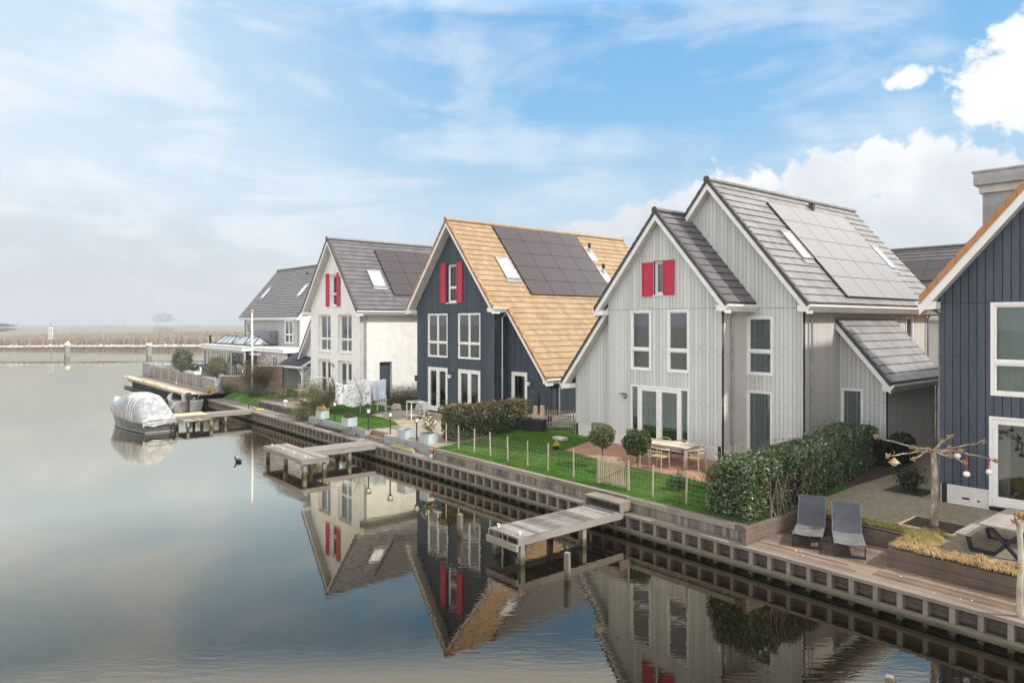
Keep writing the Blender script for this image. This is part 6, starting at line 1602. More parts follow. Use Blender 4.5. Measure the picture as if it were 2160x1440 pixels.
# ------------------------------------------------------------------ white house garden
def washing():
    c = at(760, 873); r = empty('rotary_dryer', c); tag(r, 'rotary washing line on a thin pole, its arms hidden by the hanging sheets', 'washing line')
    mb = MB(); mb.tube([(0,0,0),(0,0,1.3)], .022, 8); mb.tube([(0,0,1.3),(.02,0,2.08)], .018, 8); mb.build('pole', M['zinc_light'], r)
    zt = 1.92
    for a, b in ((-1.55,.5),(1.45,.35),(.15,-1.25),(-.2,1.4)): p = MB(); p.tube([(0,0,1.35),(a,b,zt)], .011, 6); p.build('arm', M['zinc_light'], r)
    mb = MB(); E = [(-1.55,.5),(.15,-1.25),(1.45,.35),(-.2,1.4)]
    for k in (.55,.78,1):
        for (a, b), (e, f) in zip(E, E[1:]+E[:1]): mb.tube([(a*k,b*k,1.35+(zt-1.35)*k),((a+e)/2*k,(b+f)/2*k,1.33+(zt-1.35)*k),(e*k,f*k,1.35+(zt-1.35)*k)], .004, 4, False)
    mb.build('lines', M['white'], r)
    def sheet(p, q, zt, zb, m, lb, seed=1, name='bed_sheet', cat='sheet'):
        p = Vector((*p,0)); q = Vector((*q,0)); d = q-p; L = d.length; nr = Vector((-d.y,d.x,0)).normalized(); mb = MB(); rr = random.Random(seed); ph = [rr.uniform(0,6) for _ in range(5)]
        def fn(u, v):
            pos = p+d*u; amp = .03+.15*v; w = math.sin(u*L*7+ph[0]+v*1.2)*.5+math.sin(u*L*13+ph[1]-v*2)*.3+math.sin(u*L*3+ph[2])*.6
            z = zt-(zt-zb)*v-.13*math.sin(math.pi*u)*(1-v)-.07*math.sin(u*6+ph[3])*v
            return (pos.x+nr.x*w*amp+d.x*.03*v*math.sin(ph[4]), pos.y+nr.y*w*amp, z)
        mb.grid(fn, 36, 14); o = mb.build(name, M[m], recalc=False, smooth=True); o.location = c; tag(o, lb, cat)
        sol = o.modifiers.new('t', 'SOLIDIFY'); sol.thickness = .006
    sheet((-1.62,.85),(-1.30,-.15), 1.88, .62, 'sheet_white', 'plain white sheet at the far left of the washing line', 2)
    sheet((-1.34,-.22),(.12,-.42), 1.82, .50, 'sheet', 'large grey and white patterned sheet in the middle of the washing line', 3)
    sheet((.16,-.44),(.68,-.30), 1.74, .56, 'sheet', 'narrow patterned sheet right of the slanting pole', 4)
    sheet((.70,.02),(1.42,.30), 1.90, .78, 'sheet_blue', 'pale blue cloth at the right end of the washing line', 5)
    sheet((-1.0,.9),(.05,1.1), 1.92, .9, 'sheet_white', 'plain white sheet at the back of the washing line, seen above the patterned ones', 6)
    sheet((.12,.55),(1.25,.75), 1.95, 1.2, 'sheet_white', 'white pillow case row at the back right of the washing line', 7, 'pillow_case', 'pillow case')
    mb = MB(); mb.tube([(-.25,-.5,2.15),(.35,-.55,.6)], .016, 6); o = mb.build('clothes_prop', M['darkteak']); o.location = c; tag(o, 'thin dark prop leaning across the patterned sheets', 'pole')
washing()
def swing():
    c = at(656, 852); r = empty('swing_frame', c, SR+R(12)); tag(r, 'thin white tube frame with a top bar, standing on the lawn left of the washing', 'frame'); L = 1.9; h = 1.75
    mb = MB(); mb.tube([(-.05,0,h),(L+.05,0,h)], .025, 8); mb.build('top_bar', M['white'], r)
    for x, e in ((0,.1),(L,.15)):
        for y in (-.4,.5): p = MB(); p.tube([(x,0,h),(x+(e if x else -e),y,0)], .018, 6); p.build('leg', M['white'], r)
swing()
def terrace_things():
    z = 1.065
    # plank topped table heap: garden table with tipped benches
    r = T_(empty('garden_table', (0,0,0)), 42.0, 3.1, z, R(10)); tag(r, 'low weathered garden table in the jumble of furniture on the grey terrace', 'table')
    mb = MB()
    for i in range(6): mb.box(0, 1.7, i*.14, i*.14+.128, .68, .71)
    mb.build('table_top', M['greywood_x'] if 'greywood_x' in M else M['teak'], r)
    for (x, y) in ((.1,.1),(1.6,.1),(.1,.72),(1.6,.72)): p = MB(); p.box(x-.035, x+.035, y-.035, y+.035, 0, .68); p.build('leg', M['darkteak'], r)
    def bench(s, n, rot, tilt, lb, m='darkteak'):
        r = T_(empty('garden_chair', (0,0,0)), s, n, z+.02, R(rot)); r.rotation_euler = (R(tilt), 0, SR+R(rot)); tag(r, lb, 'chair')
        mb = MB(); 
        for i in range(4): mb.box(-.28, .28, -.22+i*.12, -.22+i*.12+.10, .42, .44)
        mb.build('seat', M[m], r)
        for (x, y, h) in ((-.27,-.23,.62),(.27,-.23,.62),(-.27,.25,.98),(.27,.25,.98)): p = MB(); p.box(x-.022, x+.022, y-.022, y+.022, 0, h); p.build('leg', M[m], r)
        mb = MB(); 
        for i in range(7): mb.box(-.24+i*.07, -.24+i*.07+.045, .235, .26, .46, .95)
        mb.box(-.26, .26, .225, .27, .93, .99); mb.build('backrest', M[m], r)
    bench(43.3, 2.3, 25, -28, 'dark slatted garden chair tipped forward at the left of the terrace table')
    bench(42.2, 2.25, -10, -14, 'dark slatted garden chair leaning on the near side of the terrace table')
    bench(42.9, 4.2, 170, 0, 'brown slatted garden chair standing behind the terrace table', 'teak')
    bench(40.7, 4.3, 120, -20, 'brown slatted garden chair leaning at the right of the terrace table', 'teak')
    # grey folding seat in the shelter
    r = T_(empty('folding_chair', (0,0,0)), 43.9, 5.7, 1.15, R(200)); tag(r, 'dark grey fabric folding chair in front of the white shelter', 'chair')
    mb = MB(); mb.beam((-.28,.0,.38),(.28,.0,.38),.5,.03); mb.build('seat', M['mesh_blue'], r); mb = MB(); mb.grid(lambda u, v: (-.28+.56*u, -.24-.25*v, .40+.62*v), 4, 4); mb.grid(lambda u, v: (-.28+.56*u, -.26-.25*v, .40+.62*v), 4, 4); mb.build('backrest', M['mesh_blue'], r, recalc=False)
    for x in (-.28,.28): p = MB(); p.beam((x,.25,0),(x,-.25,.42),.025,.025); p.beam((x,-.25,0),(x,.25,.42),.025,.025); p.build('leg', M['zinc'], r)
    # flat slatted daybed and closed parasol
    r = T_(empty('daybed', (0,0,0)), 39.4, 2.4, zg(2.4), R(-6)); tag(r, 'flat pale slatted daybed on dark legs between the bamboo bush and the washing', 'daybed')
    mb = MB()
    for i in range(9): mb.box(0, 2.1, i*.11, i*.11+.1, .33, .36)
    mb.build('slats', M['teak'], r); mb = MB(); mb.box(.04, 2.06, .03, .08, .22, .329); mb.box(.04, 2.06, .9, .95, .22, .329); mb.box(.05,2.05,.09,.89,.05,.32); mb.build('frame', M['black'], r)
    c = at(701, 848); r = empty('parasol', c); tag(r, 'closed olive parasol standing at the left edge of the washing', 'parasol')
    mb = MB(); mb.lathe([(.07,.15),(.24,.35),(.26,.6),(.17,1.0),(.05,1.55)], 0, 0, 12); mb.build('canopy', M['olivecloth'], r, smooth=True); mb = MB(); mb.tube([(0,0,0),(0,0,1.7)], .024, 8); mb.build('pole', M['teak'], r); mb = MB(); mb.lathe([(.3,0),(.28,.07),(.05,.09)], 0, 0, 14); mb.build('base', M['conc'], r)
    # little white lamp and bird on the terrace
    mb = MB(); mb.lathe([(.02,.0),(.022,.30),(.16,.31),(.10,.38),(.01,.42)], 0, 0, 14); o = mb.build('terrace_lamp', M['white']); o.location = at(602, 857); tag(o, 'small white mushroom lamp on the grey plank terrace', 'lamp')
    mb = MB(); mb.lathe([(.30,0),(.32,.02),(.30,.035),(.03,.04)], 0, 0, 18); o = mb.build('fire_bowl', M['black']); o.location = at(600, 862); tag(o, 'flat black dish lying on the grey plank terrace near the white lamp', 'dish')
    # yellow kick-board-like hose on quay corner
    r = T_(empty('mooring_rail', (0,0,0)), 42.6, .35, WZ+.003, R(20)); tag(r, 'low blue mooring rail with a coil of yellow rope at the quay corner', 'rail')
    mb = MB(); mb.tube([(0,0,0),(0,0,.32),(.8,0,.32),(.8,0,0)], .025, 6); mb.build('rail', M['black_metal'], r)
    mb = MB(); mb.tube([(1.1+.30*math.cos(t),.2*math.sin(t),.03+.002*t) for t in [k*.4 for k in range(32)]], .022, 6); mb.build('rope_coil', M['yellow'], r)
terrace_things()
def flagpole():
    c = at(532, 828); r = empty('flagpole', c); tag(r, 'tall white flagpole with an orange ball top on the small lawn', 'flagpole')
    mb = MB(); mb.tube([(0,0,0),(0,0,5.95)], [.085,.05], 12); mb.build('pole', M['white'], r, smooth=True)
    mb = MB(); mb.lathe([(.03,5.95),(.09,6.0),(.10,6.07),(.03,6.19),(.002,6.22)], 0, 0, 12); mb.build('ball_top', M['orange'], r)
M['orange'] = paint('orange_paint', (.75,.30,.10), .5, .05)
flagpole()
def shelter():
    r = T_(empty('garden_shelter', (0,0,0)), 48.3, 4.75, 1.17, R(8)); tag(r, 'small white open garden shelter with a dark pitched roof and a red star ornament', 'shelter')
    L, W, h, hr = 3.0, 2.9, 1.95, 2.75
    mb = MB()
    for (x, y) in ((.06,.06),(L-.06,.06),(.06,W-.06),(L-.06,W-.06)): mb.box(x-.07, x+.07, y-.07, y+.07, 0, h)
    mb.build('posts', M['white'], r)
    mb = MB(); mb.box(0, L, W-.03, W, 0, h); mb.box(0, .03, .2, W-.031, 0, h); mb.box(L*.0+.15, L-.15, .05, .08, 0, .0+.001) ; mb.build('back_panel', M['white_dirty'], r)
    mb = MB(); mb.box(0, L, .0, .1, h-.12, h+.02); mb.box(L-.1, L, .101, W-.101, h-.12, h+.02)
    mb.beam((L-.05,.1,h-.75),(L-.05,.75,h-.1),.06,.10,(1,0,0)); mb.beam((L-.05,W-.1,h-.75),(L-.05,W-.75,h-.1),.06,.10,(1,0,0)); mb.beam((L-.12,.05,h-.7),(L-.7,.05,h-.1),.10,.06); mb.beam((.12,.05,h-.7),(.7,.05,h-.1),.10,.06); mb.build('brackets', M['white'], r)
    mb = MB(); mb.add([(L-.03,.0,h),(L-.03,W,h),(L-.03,W/2,hr-.05),(L-.08,.0,h),(L-.08,W,h),(L-.08,W/2,hr-.05)], [(0,1,2),(5,4,3),(0,2,5,3),(1,4,5,2),(0,3,4,1)]); mb.build('gable', M['white'], r)
    mb = MB()
    for (a, b) in ((-.22,W/2),(W+.22,W/2)):
        za = h-.10; mb.hexa([(-.25,a,za),(L+.22,a,za),(L+.22,b,hr),(-.25,b,hr),(-.25,a,za+.07),(L+.22,a,za+.07),(L+.22,b,hr+.07),(-.25,b,hr+.07)])
    mb.build('roof', M['navyfelt'], r)
    mb = MB()
    for (a, b) in ((-.25,W/2),(W+.25,W/2)): mb.beam((L+.24,a,h-.10),(L+.24,b,hr+.02),.04,.17,(1,0,0)) if False else mb.hexa([(L+.221,a,h-.17),(L+.26,a,h-.17),(L+.26,b,hr-.10),(L+.221,b,hr-.10),(L+.221,a,h+.0),(L+.26,a,h+.0),(L+.26,b,hr+.09),(L+.221,b,hr+.09)])
    mb.box(-.25, L+.22, -.27, -.24, h-.16, h-.02); mb.build('barge_board', M['white'], r)
    mb = MB(); mb.lathe([(.002,-.2),(.07,-.02),(.12,0),(.07,.02),(.002,.2)], 0, 0, 4); o = mb.build('star_ornament', M['red'], r); o.location = (L+.32, W/2, hr-.05)
    mb = MB(); mb.box(L+.03, L+.05, .35, .75, h-.05, h+.32); mb.build('enamel_sign', M['bluepaint'], r)
shelter()

# ------------------------------------------------------------------ far terrace
def far_terrace():
    def boxthing(name, s0, s1, n, w, z0, z1, m, lb, cat):
        mb = MB(); mb.box(-(s1-s0), 0, 0, w, 0, z1-z0); o = mb.build(name, m); T_(o, s0, n, z0); tag(o, lb, cat); return o
    boxthing('gabion_wall', 70.2, 73.3, .6, .4, 1.06, 2.35, M['gabion'], 'grey stone filled gabion at the far end of the plank walk', 'gabion')
    boxthing('gabion_wall', 50.9, 53.8, .7, .4, 1.06, 2.05, M['gabion'], 'grey stone filled gabion at the near end of the fence, beside the brick wall', 'gabion')
    o = boxthing('gabion_wall', 72.9, 73.3, 1.0, 16, 1.06, 2.0, M['gabion'], 'long low stone wall closing off the far terrace towards the open water', 'wall')
    for k in range(6):
        a = 53.9+k*2.72; r = T_(empty('garden_fence_panel', (0,0,0)), a, .78, 1.06)
        lbs = ['first grey board fence panel from the near gabion', 'second grey board fence panel from the near gabion', 'third grey board fence panel from the near gabion, with a white bottle before it', 'fourth grey board fence panel from the near gabion', 'second grey board fence panel from the far gabion', 'grey board fence panel touching the far gabion']
        tag(r, lbs[k], 'fence panel', 'grey board fence panels on the far quay'); mb = MB(); x = -2.62
        while x < -.02: mb.box(x, min(x+.115, 0), 0, .025, .05, 1.05); x += .122
        mb.build('boards', M['fence_grey'], r)
        p = MB(); p.box(-2.70, -2.63, -.03, .06, 0, 1.12); p.build('post', M['fence_grey'], r)
    r = T_(empty('brick_wall', (0,0,0)), 51.6, 1.46, 1.05, R(36)); tag(r, 'brown brick garden wall behind the flagpole, stepping up to the right', 'wall')
    mb = MB(); mb.box(0, 2.5, 0, .22, 0, 1.15); mb.box(2.502, 5.2, 0, .22, 0, 1.95); mb.build('brickwork', M['brown_brick'], r); mb = MB(); mb.box(-.02, 2.5, -.02, .24, 1.152, 1.2); mb.box(2.49, 5.22, -.02, .24, 1.952, 2.0); mb.build('coping', M['conc'], r); mb = MB(); mb.box(-.28, -.03, -.02, .24, 0, 1.3); mb.build('end_post', M['zinc'], r)
    mb = MB(); mb.lathe([(.05,0),(.055,.2),(.02,.26),(.02,.34)], 0, 0, 10); o = mb.build('bottle', M['white']); o.location = SN(60.0, .35, 1.05); tag(o, 'white bottle standing at the foot of the grey board fence', 'bottle')
    for i, (s, n, lb) in enumerate(((50.9,.25,'left one of the two wicker flower pots at the near end of the plank walk'),(50.5,.45,'right one of the two wicker flower pots at the near end of the plank walk'))):
        r = T_(empty('flower_pot', (0,0,0)), s, n, 1.06); tag(r, lb, 'flower pot'); mb = MB(); mb.lathe([(.12,0),(.17,.3),(.14,.3)], 0, 0, 12); mb.build('pot', M['rope'], r); rng = np.random.default_rng(i); P = rng.normal(size=(380,3))*np.array([.16,.16,.07])+np.array([0,0,.38]); quads_mesh('foliage', leaves(P, .07, .03, .4, rng), M['greengrass'], r)
    # lounge set, black ball barbecue
    r = T_(empty('barbecue', (0,0,0)), 67.8, 3.9, 1.2); tag(r, 'black ball shaped barbecue on the far terrace', 'barbecue'); mb = MB(); mb.lathe([(.02,.45),(.3,.55),(.45,.8),(.45,.84),(.3,1.1),(.03,1.2)], 0, 0, 18); mb.build('bowl', M['black'], r, smooth=True); 
    for k in range(3): a = k*2.09; p = MB(); p.tube([(.3*math.cos(a),.3*math.sin(a),0),(.15*math.cos(a),.15*math.sin(a),.6)], .02, 6); p.build('leg', M['black'], r)
    for i, (s, n, rot, lb) in enumerate(((69.5,3.4,10,'pale low garden bench at the far left of the terrace'),(66.8,7.6,-4,'pale low garden bench beside the barbecue, in front of the stone wall'))):
        r = T_(empty('garden_bench', (0,0,0)), s, n, 1.2, R(rot)); tag(r, lb, 'bench'); mb = MB(); mb.box(0,2.2,0,.7,.1,.42); mb.build('seat', M['white_dirty'], r); mb = MB(); mb.box(0,2.2,.6,.75,.421,.8); mb.build('backrest', M['white_dirty'], r); mb = MB(); mb.box(.05,2.15,.05,.65,0,.1); mb.build('plinth', M['zinc'], r)
far_terrace()
# ------------------------------------------------------------------ boats
def hull_fn(st):
    xs = [q[0] for q in st]
    def f(x):
        for a, b in zip(st, st[1:]):
            if a[0] <= x <= b[0]+1e-9: t = (x-a[0])/(b[0]-a[0]); t2 = t; return [a[i]+(b[i]-a[i])*t2 for i in range(1, len(a))]
        return list(st[-1][1:])
    return f
def covered_boat():
    r = empty('covered_boat', (-20.25, 40.55, 0), math.atan2(.67, -.74)); r.scale = (1.13, .92, 1); tag(r, 'dark grey launch under a crumpled translucent plastic cover, moored at the far jetty', 'boat')
    # x, gunwale half beam, gunwale z, waterline half beam
    st = [(0,1.0,.68,.86),(1,1.08,.69,.98),(2,1.13,.72,1.02),(3,1.12,.78,.97),(4,1.02,.87,.80),(4.9,.78,.98,.50),(5.5,.48,1.06,.22),(5.9,.20,1.12,.06),(6.1,.03,1.15,.02)]
    f = hull_fn(st); N = 40
    def sect(x, sx):
        g, gz, w = f(x); return [(x,g*sx,gz),(x,(g*.6+w*.4)*sx,gz*.62),(x,w*sx+.02*sx,.10),(x,w*.9*sx,-.1),(x,w*.4*sx,-.3),(x,0,-.35)]
    mb = MB(); P = []
    for i in range(N+1):
        x = 6.1*i/N; a = sect(x, 1); b = sect(x, -1)[:-1][::-1]; P.append(a+b)
    n = len(P[0]); vs = [p for row in P for p in row]; fs = [(i*n+j, i*n+j+1, (i+1)*n+j+1, (i+1)*n+j) for i in range(N) for j in range(n-1)]; fs.append(tuple(range(n)))
    mb.add(vs, fs); mb.build('hull', M['hull'], r, smooth=False)
    mb = MB(); 
    for s in (1,-1): mb.tube([(6.1*i/N, f(6.1*i/N)[0]*s*1.01, f(6.1*i/N)[1]-.03) for i in range(N+1)], .035, 6)
    mb.tube([(-.01,-1.0,.65),(-.02,0,.68),(-.01,1.0,.65)], .035, 6); mb.build('rubbing_strake', M['rope'], r)
    mb = MB(); mb.box(-.02,-.003,-.80,.80,.42,.60); mb.box(-.03,-.004,-.84,.84,.03,.06); mb.build('transom_band', M['hullband'], r)
    mb = MB()
    for s in (1,-1): mb.tube([(6.0*i/N, (f(6.0*i/N)[2]+.022)*s, .085) for i in range(N)], .014, 4)
    mb.build('waterline_stripe', M['hullband'], r)
    mb = MB(); mb.tube([(-.03,.25,.32),(-.01,.25,.32)], .022, 8); mb.build('exhaust', M['white'], r)
    # cover
    top = hull_fn([(-.12,.76),(.05,1.02),(.5,1.62),(1.1,1.98),(1.8,2.14),(2.6,2.16),(3.3,1.98),(4.0,1.72),(4.8,1.48),(5.4,1.50),(5.85,1.66),(6.05,1.55),(6.22,1.2)])
    rr = random.Random(3)
    def cov(u, v, off=0.0):
        x = -.1+6.3*u; g, gz, w = f(min(max(x,0),6.1)); t = math.pi*v; c, s = math.cos(t), math.sin(t)
        zt = top(x)[0]; y = (g+.02)*math.copysign(abs(c)**.62, c); z = gz-.10+(zt-gz+.10)*(s**.85)
        wr = .5*.035*math.sin(x*5.3+v*9)+.022*math.sin(x*2.1-v*14+1)+.013*math.sin(x*11+v*23)+.008*math.sin(v*31+x*3)+.006*math.sin(x*23-v*17); k = (math.sin(t)**.5)+.25
        sag = -.10*math.sin(x*2.6)**2*s*(.5+.5*math.cos(4*t))
        return (x+wr*.3, y*(1+wr*.35*k)+off*c, z+wr*k*.55+sag+off*s)
    mb = MB(); mb.grid(cov, 150, 90); mb.build('plastic_cover', M['cover'], r, smooth=True, recalc=False)
    mb = MB()     # skirt closing the stern end
    mb.grid(lambda u, v: (-.10-.03*math.sin(v*13), (cov(0, u)[1])*(1-.02*v), .60+(cov(0,u)[2]-.60)*(1-v*1.0)-.16*v*(1+.4*math.sin(u*19))), 30, 6); mb.build('cover_skirt', M['cover'], r, smooth=True, recalc=False)
    for x in (1.15, 1.42, 1.80, 3.9):
        mb = MB(); u = (x+.1)/6.3
        for q in range(40):
            a, b = q/40, (q+1)/40; w_ = .035/6.3
            mb.add([cov(u-w_,a,.012), cov(u+w_,a,.012), cov(u+w_,b,.012), cov(u-w_,b,.012)], [(0,1,2,3)])
        mb.build('white_tape', M['white'], r, recalc=False)
    mb = MB(); mb.tube([(-.15,-.75,.50),(-.25,-.85,.35),(-.2,-.8,-.2)], .07, 8); mb.build('fender', M['black'], r)
covered_boat()
def open_boat():
    h = math.atan2(.85, -.53); r = empty('open_boat', (-23.2, 50.6, 0), h); tag(r, 'open grey aluminium boat with a black outboard motor, behind the covered boat', 'boat')
    st = [(0,1.02,.66,.9),(1.5,1.08,.66,1.0),(3,1.05,.72,.92),(4.2,.78,.82,.55),(5.0,.36,.90,.18),(5.3,.05,.94,.02)]; f = hull_fn(st); N = 26
    def sect(x, sx, inner):
        g, gz, w = f(x); d = .05 if inner else 0; return [(x,(g-d)*sx,gz+(.0 if inner else 0)),(x,(w-d)*sx,.2 if inner else .1),(x,(w-d)*.85*sx,.14 if inner else -.1),(x,0,.13 if inner else -.25)]
    for inner, nm, m in ((False,'hull','alu'),(True,'inner_hull','alu_in')):
        mb = MB(); P = []
        for i in range(N+1): x = (.06 if inner else 0)+(5.2 if inner else 5.3)*i/N; P.append(sect(x,1,inner)+sect(x,-1,inner)[:-1][::-1])
        n = len(P[0]); vs = [p for q in P for p in q]; fs = [(i*n+j, i*n+j+1, (i+1)*n+j+1, (i+1)*n+j) for i in range(N) for j in range(n-1)]; fs.append(tuple(range(n))); mb.add(vs, fs); mb.build(nm, M[m], r)
    mb = MB()
    for s in (1,-1): mb.tube([(5.3*i/N, (f(5.3*i/N)[0]-.02)*s, f(5.3*i/N)[1]+.01) for i in range(N+1)], .035, 6)
    mb.tube([(.03,-1.0,.67),(.03,1.0,.67)], .035, 6); mb.build('gunwale', M['hullband'], r)
    mb = MB(); mb.box(.8,1.3,-.98,.98,.40,.46); mb.build('bench', M['alu'], r); mb = MB(); mb.box(3.0,3.4,-.88,.88,.45,.50); mb.build('bench', M['alu'], r)
    mb = MB(); mb.box(1.9,2.3,-.55,.15,.14,.95); c = mb.build('console', M['white_dirty'], r)
    mb = MB(); mb.tube([(1.84,-.2+.2*math.cos(t),.92+.2*math.sin(t)) for t in [2*math.pi*k/18 for k in range(19)]], .018, 6, False); mb.beam((1.84,-.38,.92),(1.84,-.02,.92),.02,.02); mb.build('steering_wheel', M['zinc'], c)
    o = empty('outboard_motor', (0,0,0)); o.parent = r
    bpy.data.objects.remove(o)
    mb = MB(); mb.prism([(-.55,.80),(-.52,1.18),(-.30,1.32),(.02,1.24),(.06,.90),(-.1,.78)], lambda a, b: (a,-.18,b), lambda a, b: (a,.18,b)); mo = mb.build('outboard_motor', M['black'], r, bevel=.05)
    mb = MB(); mb.prism([(-.38,.80),(-.12,.80),(-.20,.0),(-.24,-.35),(-.36,-.35)], lambda a, b: (a,-.06,b), lambda a, b: (a,.06,b)); mb.build('motor_leg', M['black'], mo)
    mb = MB(); mb.box(-.52,-.1,-.14,.14,-.03,.0); mb.build('cavitation_plate', M['black_metal'], mo)
    mb = MB(); mb.tube([(0,.85,.6),(-.3,1.2,.2),(-.2,1.9,.35),(.2,2.4,.7)], .016, 5); mb.build('mooring_rope', M['white_dirty'], r)
M['alu_in'] = paint('boat_inner_hull', (.34,.33,.32), .6, .12, .3)
open_boat()
def coot():
    r = empty('coot', (*ray(503, 974, 0)[:2], 0), R(165)); tag(r, 'small black water bird swimming alone, left of the L-shaped jetty', 'bird')
    mb = MB(); n = 14; m = 10; st = [(-.19,.01,.075),(-.16,.035,.07),(-.10,.07,.065),(0,.095,.06),(.08,.085,.07),(.13,.055,.10),(.155,.035,.15),(.165,.03,.19),(.175,.033,.215),(.20,.034,.225),(.225,.022,.22),(.24,.006,.215)]
    pts = [(a,0,c) for a, b, c in st]; mb.tube(pts, [b for a, b, c in st], 12); b_ = mb.build('body', M['black'], r, smooth=True)
    mb = MB(); mb.tube([(.225,0,.225),(.27,0,.205)], [.013,.004], 6); mb.build('beak', M['white'], r)
coot()

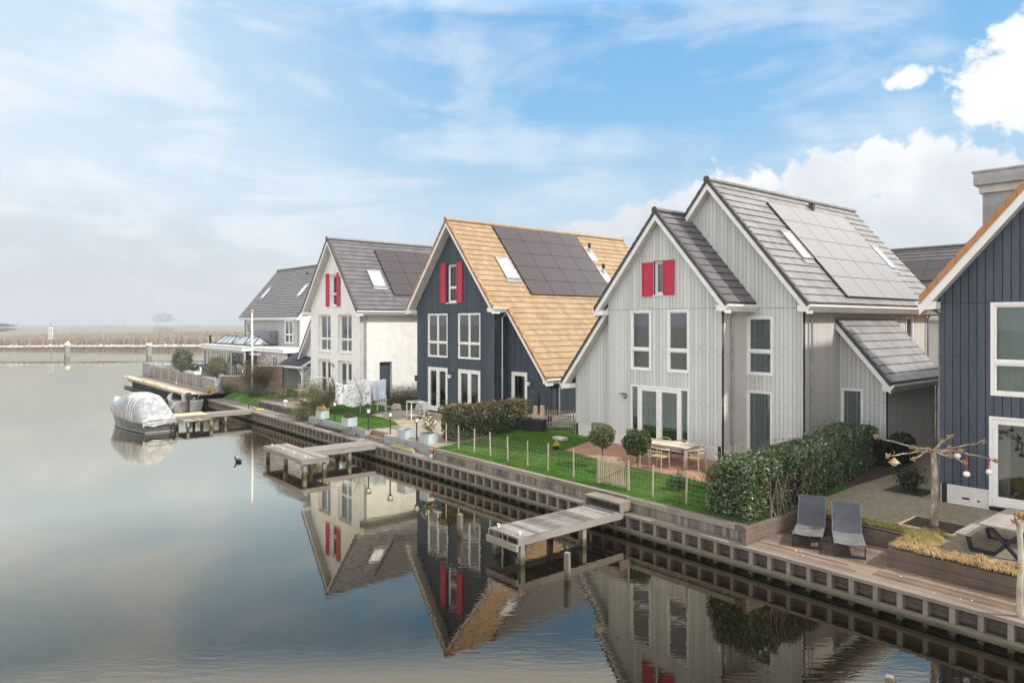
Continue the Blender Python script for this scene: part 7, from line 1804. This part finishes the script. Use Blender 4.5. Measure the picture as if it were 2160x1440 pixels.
# ------------------------------------------------------------------ far water and bank
def far():
    rng = np.random.default_rng(51)
    # mooring pipe on two piles
    r = empty('boom_pipe', (-150, 134.1, 0)); tag(r, 'long pale floating boom pipe running across the open water', 'pipe')
    mb = MB(); pts = [(x, (x+150)*.05 if False else 0, 0) for x in (0,)]
    a = Vector((-152, 131, 1.55)); b = Vector((-36, 142, 1.62)); o = Vector((-150,134.1,0)); k = 12; x = 0
    for i in range(k):
        p = a.lerp(b, i/k)-o; q = a.lerp(b, (i+.985)/k)-o; z = rng.uniform(-.04,.04); mb.tube([p+Vector((0,0,z)), q+Vector((0,0,z))], .28+.02*(i%2), 12)
    mb.build('pipe', M['boom'], r, smooth=False)
    mb = MB()
    for i in range(34): p = a.lerp(b, rng.uniform())-o; mb.box(p.x-.12, p.x+.12, p.y-.05, p.y+.05, p.z+.28, p.z+.28+rng.uniform(.1,.28))
    mb.build('perched_gulls', M['white'], r)
    for (px_, lb) in ((152,'left thick pile with a white cap holding the boom pipe'),(323,'right thick pile with a white cap holding the boom pipe')):
        x = (px_-CX)/F*136; r = empty('pile', (x, 136-1.5, 0)); tag(r, lb, 'pile'); mb = MB(); mb.tube([(0,0,-2),(0,0,1.95)], .48, 18); mb.build('shaft', M['conc_dark'], r, smooth=False); mb = MB(); mb.tube([(0,0,1.952),(0,0,2.35)], .54, 18); mb.build('white_cap', M['white'], r)
        if px_ < 200: mb = MB(); mb.tube([(-.2,0,2.38),(.2,0,2.6),(.35,0,2.7)], [.12,.14,.03], 8); g_ = mb.build('gull', M['white']); g_.location = (x, 134.5, 0.0); tag(g_, 'white gull perched on the left pile', 'bird')
    # navigation sign
    x = (108-CX)/F*165; r = empty('waterway_sign', (x, 165, 0)); tag(r, 'tall white waterway sign on a post in front of the reeds', 'sign')
    mb = MB(); mb.tube([(0,0,-1),(0,0,6.2)], .09, 8); mb.build('post', M['zinc'], r)
    mb = MB(); mb.box(-.52,.52,-.2,-.14,2.5,5.2); mb.build('board', M['white'], r)
    for z in (2.8, 4.0):
        mb = MB(); mb.box(-.38,.38,-.23,-.205,z,z+.85); mb.build('dark_square', M['zinc'], r); mb = MB(); mb.box(-.2,.2,-.25,-.232,z+.22,z+.63); mb.build('white_square', M['white'], r)
    # bank
    mb = MB(); mb.add([(-2500,196,-.5),(1500,196,-.5),(1500,200,.5),(-2500,200,.5),(1500,238,.6),(-2500,238,.6)], [(0,1,2,3),(3,2,4,5)]); tag(mb.build('far_bank', M['bankmud'], recalc=False), kind='structure')
    n = 60000; X = rng.uniform(-330, 120, n); Y = 197+rng.uniform(0, 1, n)**1.6*26; prof = 1.9+1.15*np.exp(-((X+105)/55)**2)+.22*np.sin(X*.05)+.2*np.sin(X*.13+1); prof = np.where(X < -205, prof-.3, prof)
    H = prof*rng.uniform(.72, 1.06, n)*np.clip(.72+(Y-197)/26*.5, 0, 1.1); a = rng.uniform(-.5, .5, n); w = rng.uniform(.07, .16, n)
    B = np.stack([X, Y, np.full(n, .0)], 1); s = np.stack([np.cos(a)*w, np.sin(a)*w, a*0], 1); tip = B+np.stack([rng.normal(size=n)*.25, rng.normal(size=n)*.2, H], 1)
    tag(quads_mesh('reeds', np.stack([B-s, B+s, tip+s*.35, tip-s*.35], 1), M['reed']), 'wide belt of tan reeds along the far bank', 'reeds', kind='stuff')
    # far trees on the bank
    def clump(x, y, w, h, lb, seed):
        r = empty('far_tree', (x, y, .5)); tag(r, lb, 'tree'); q = np.random.default_rng(seed); N = 4000; d = q.normal(size=(N,3)); d /= np.linalg.norm(d, axis=1)[:,None]; rr = q.uniform(.3,1,N)**.4; lim = .8+nz3(d, 3.5, seed)*.45+nz3(d, 9, seed+1)*.25
        P = d*(rr*lim)[:,None]*np.array([w/2, w/3, h/2]); P[:,2] += h*.55; quads_mesh('crown', leaves(P, 1.4, .9, .2, q), M['fartree'], r); mb = MB(); mb.tube([(0,0,0),(0,0,h*.5)], [.4,.25], 7); mb.build('trunk', M['stem'], r)
    clump(-660, 900, 44, 4.4, 'low hazy dark tree clump at the far left edge of the picture', 1)
    clump(-985, 2000, 70, 34, 'tall pale hazy tree left of the far house, almost lost in mist', 3)
    for i, (px_, d, h, lb) in enumerate(((265, 450, 7.6, 'slim hazy street lamp far behind the reeds, left one'), (330, 460, 7.8, 'slim hazy street lamp far behind the reeds, right one'))):
        x = (px_-CX)/F*d; r = empty('street_lamp', (x, d, .5)); tag(r, lb, 'street lamp'); mb = MB(); mb.tube([(0,0,0),(0,0,h-.6),(-.4,0,h-.2),(-2.0,0,h)], [.13,.10,.08,.07], 6); mb.build('pole', M['zinc'], r); mb = MB(); mb.box(-2.7,-1.9,-.15,.15,h-.05,h+.08); mb.build('lamp_head', M['zinc'], r)
M['boom'] = paint('weathered_pale_pipe', (.50,.50,.48), .6, .2, .5)
M['conc_dark'] = paint('grey_pile_concrete', (.27,.27,.26), .8, .2, .4)
M['bankmud'] = paint('bank_mud', (.12,.11,.07), 1, .2)
M['reed'] = leafmat('hazed_tan_reed', (.36,.29,.225), (.45,.38,.30), (.52,.46,.38), .9, .1, .25)  # paled and greyed: distance haze put into the reed colour
M['fartree'] = leafmat('far_tree_leaf', (.05,.06,.04), (.09,.10,.06), (.13,.13,.09), .9, .1, .2)
far()
def haze():
    m = bpy.data.materials.new('haze_air'); m.use_nodes = True; T = NT(m.node_tree); T.n.remove(T.n['Principled BSDF'])
    v = T.new('ShaderNodeVolumePrincipled'); v.inputs['Color'].default_value = (.66,.71,.77,1); v.inputs['Density'].default_value = .0005; v.inputs['Anisotropy'].default_value = .2
    T.l.new(v.outputs[0], T.n['Material Output'].inputs['Volume'])
    mb = MB(); mb.box(-2000, 1500, -60, 2200, -3, 70); o = mb.build('haze', m); tag(o, kind='stuff')
haze()
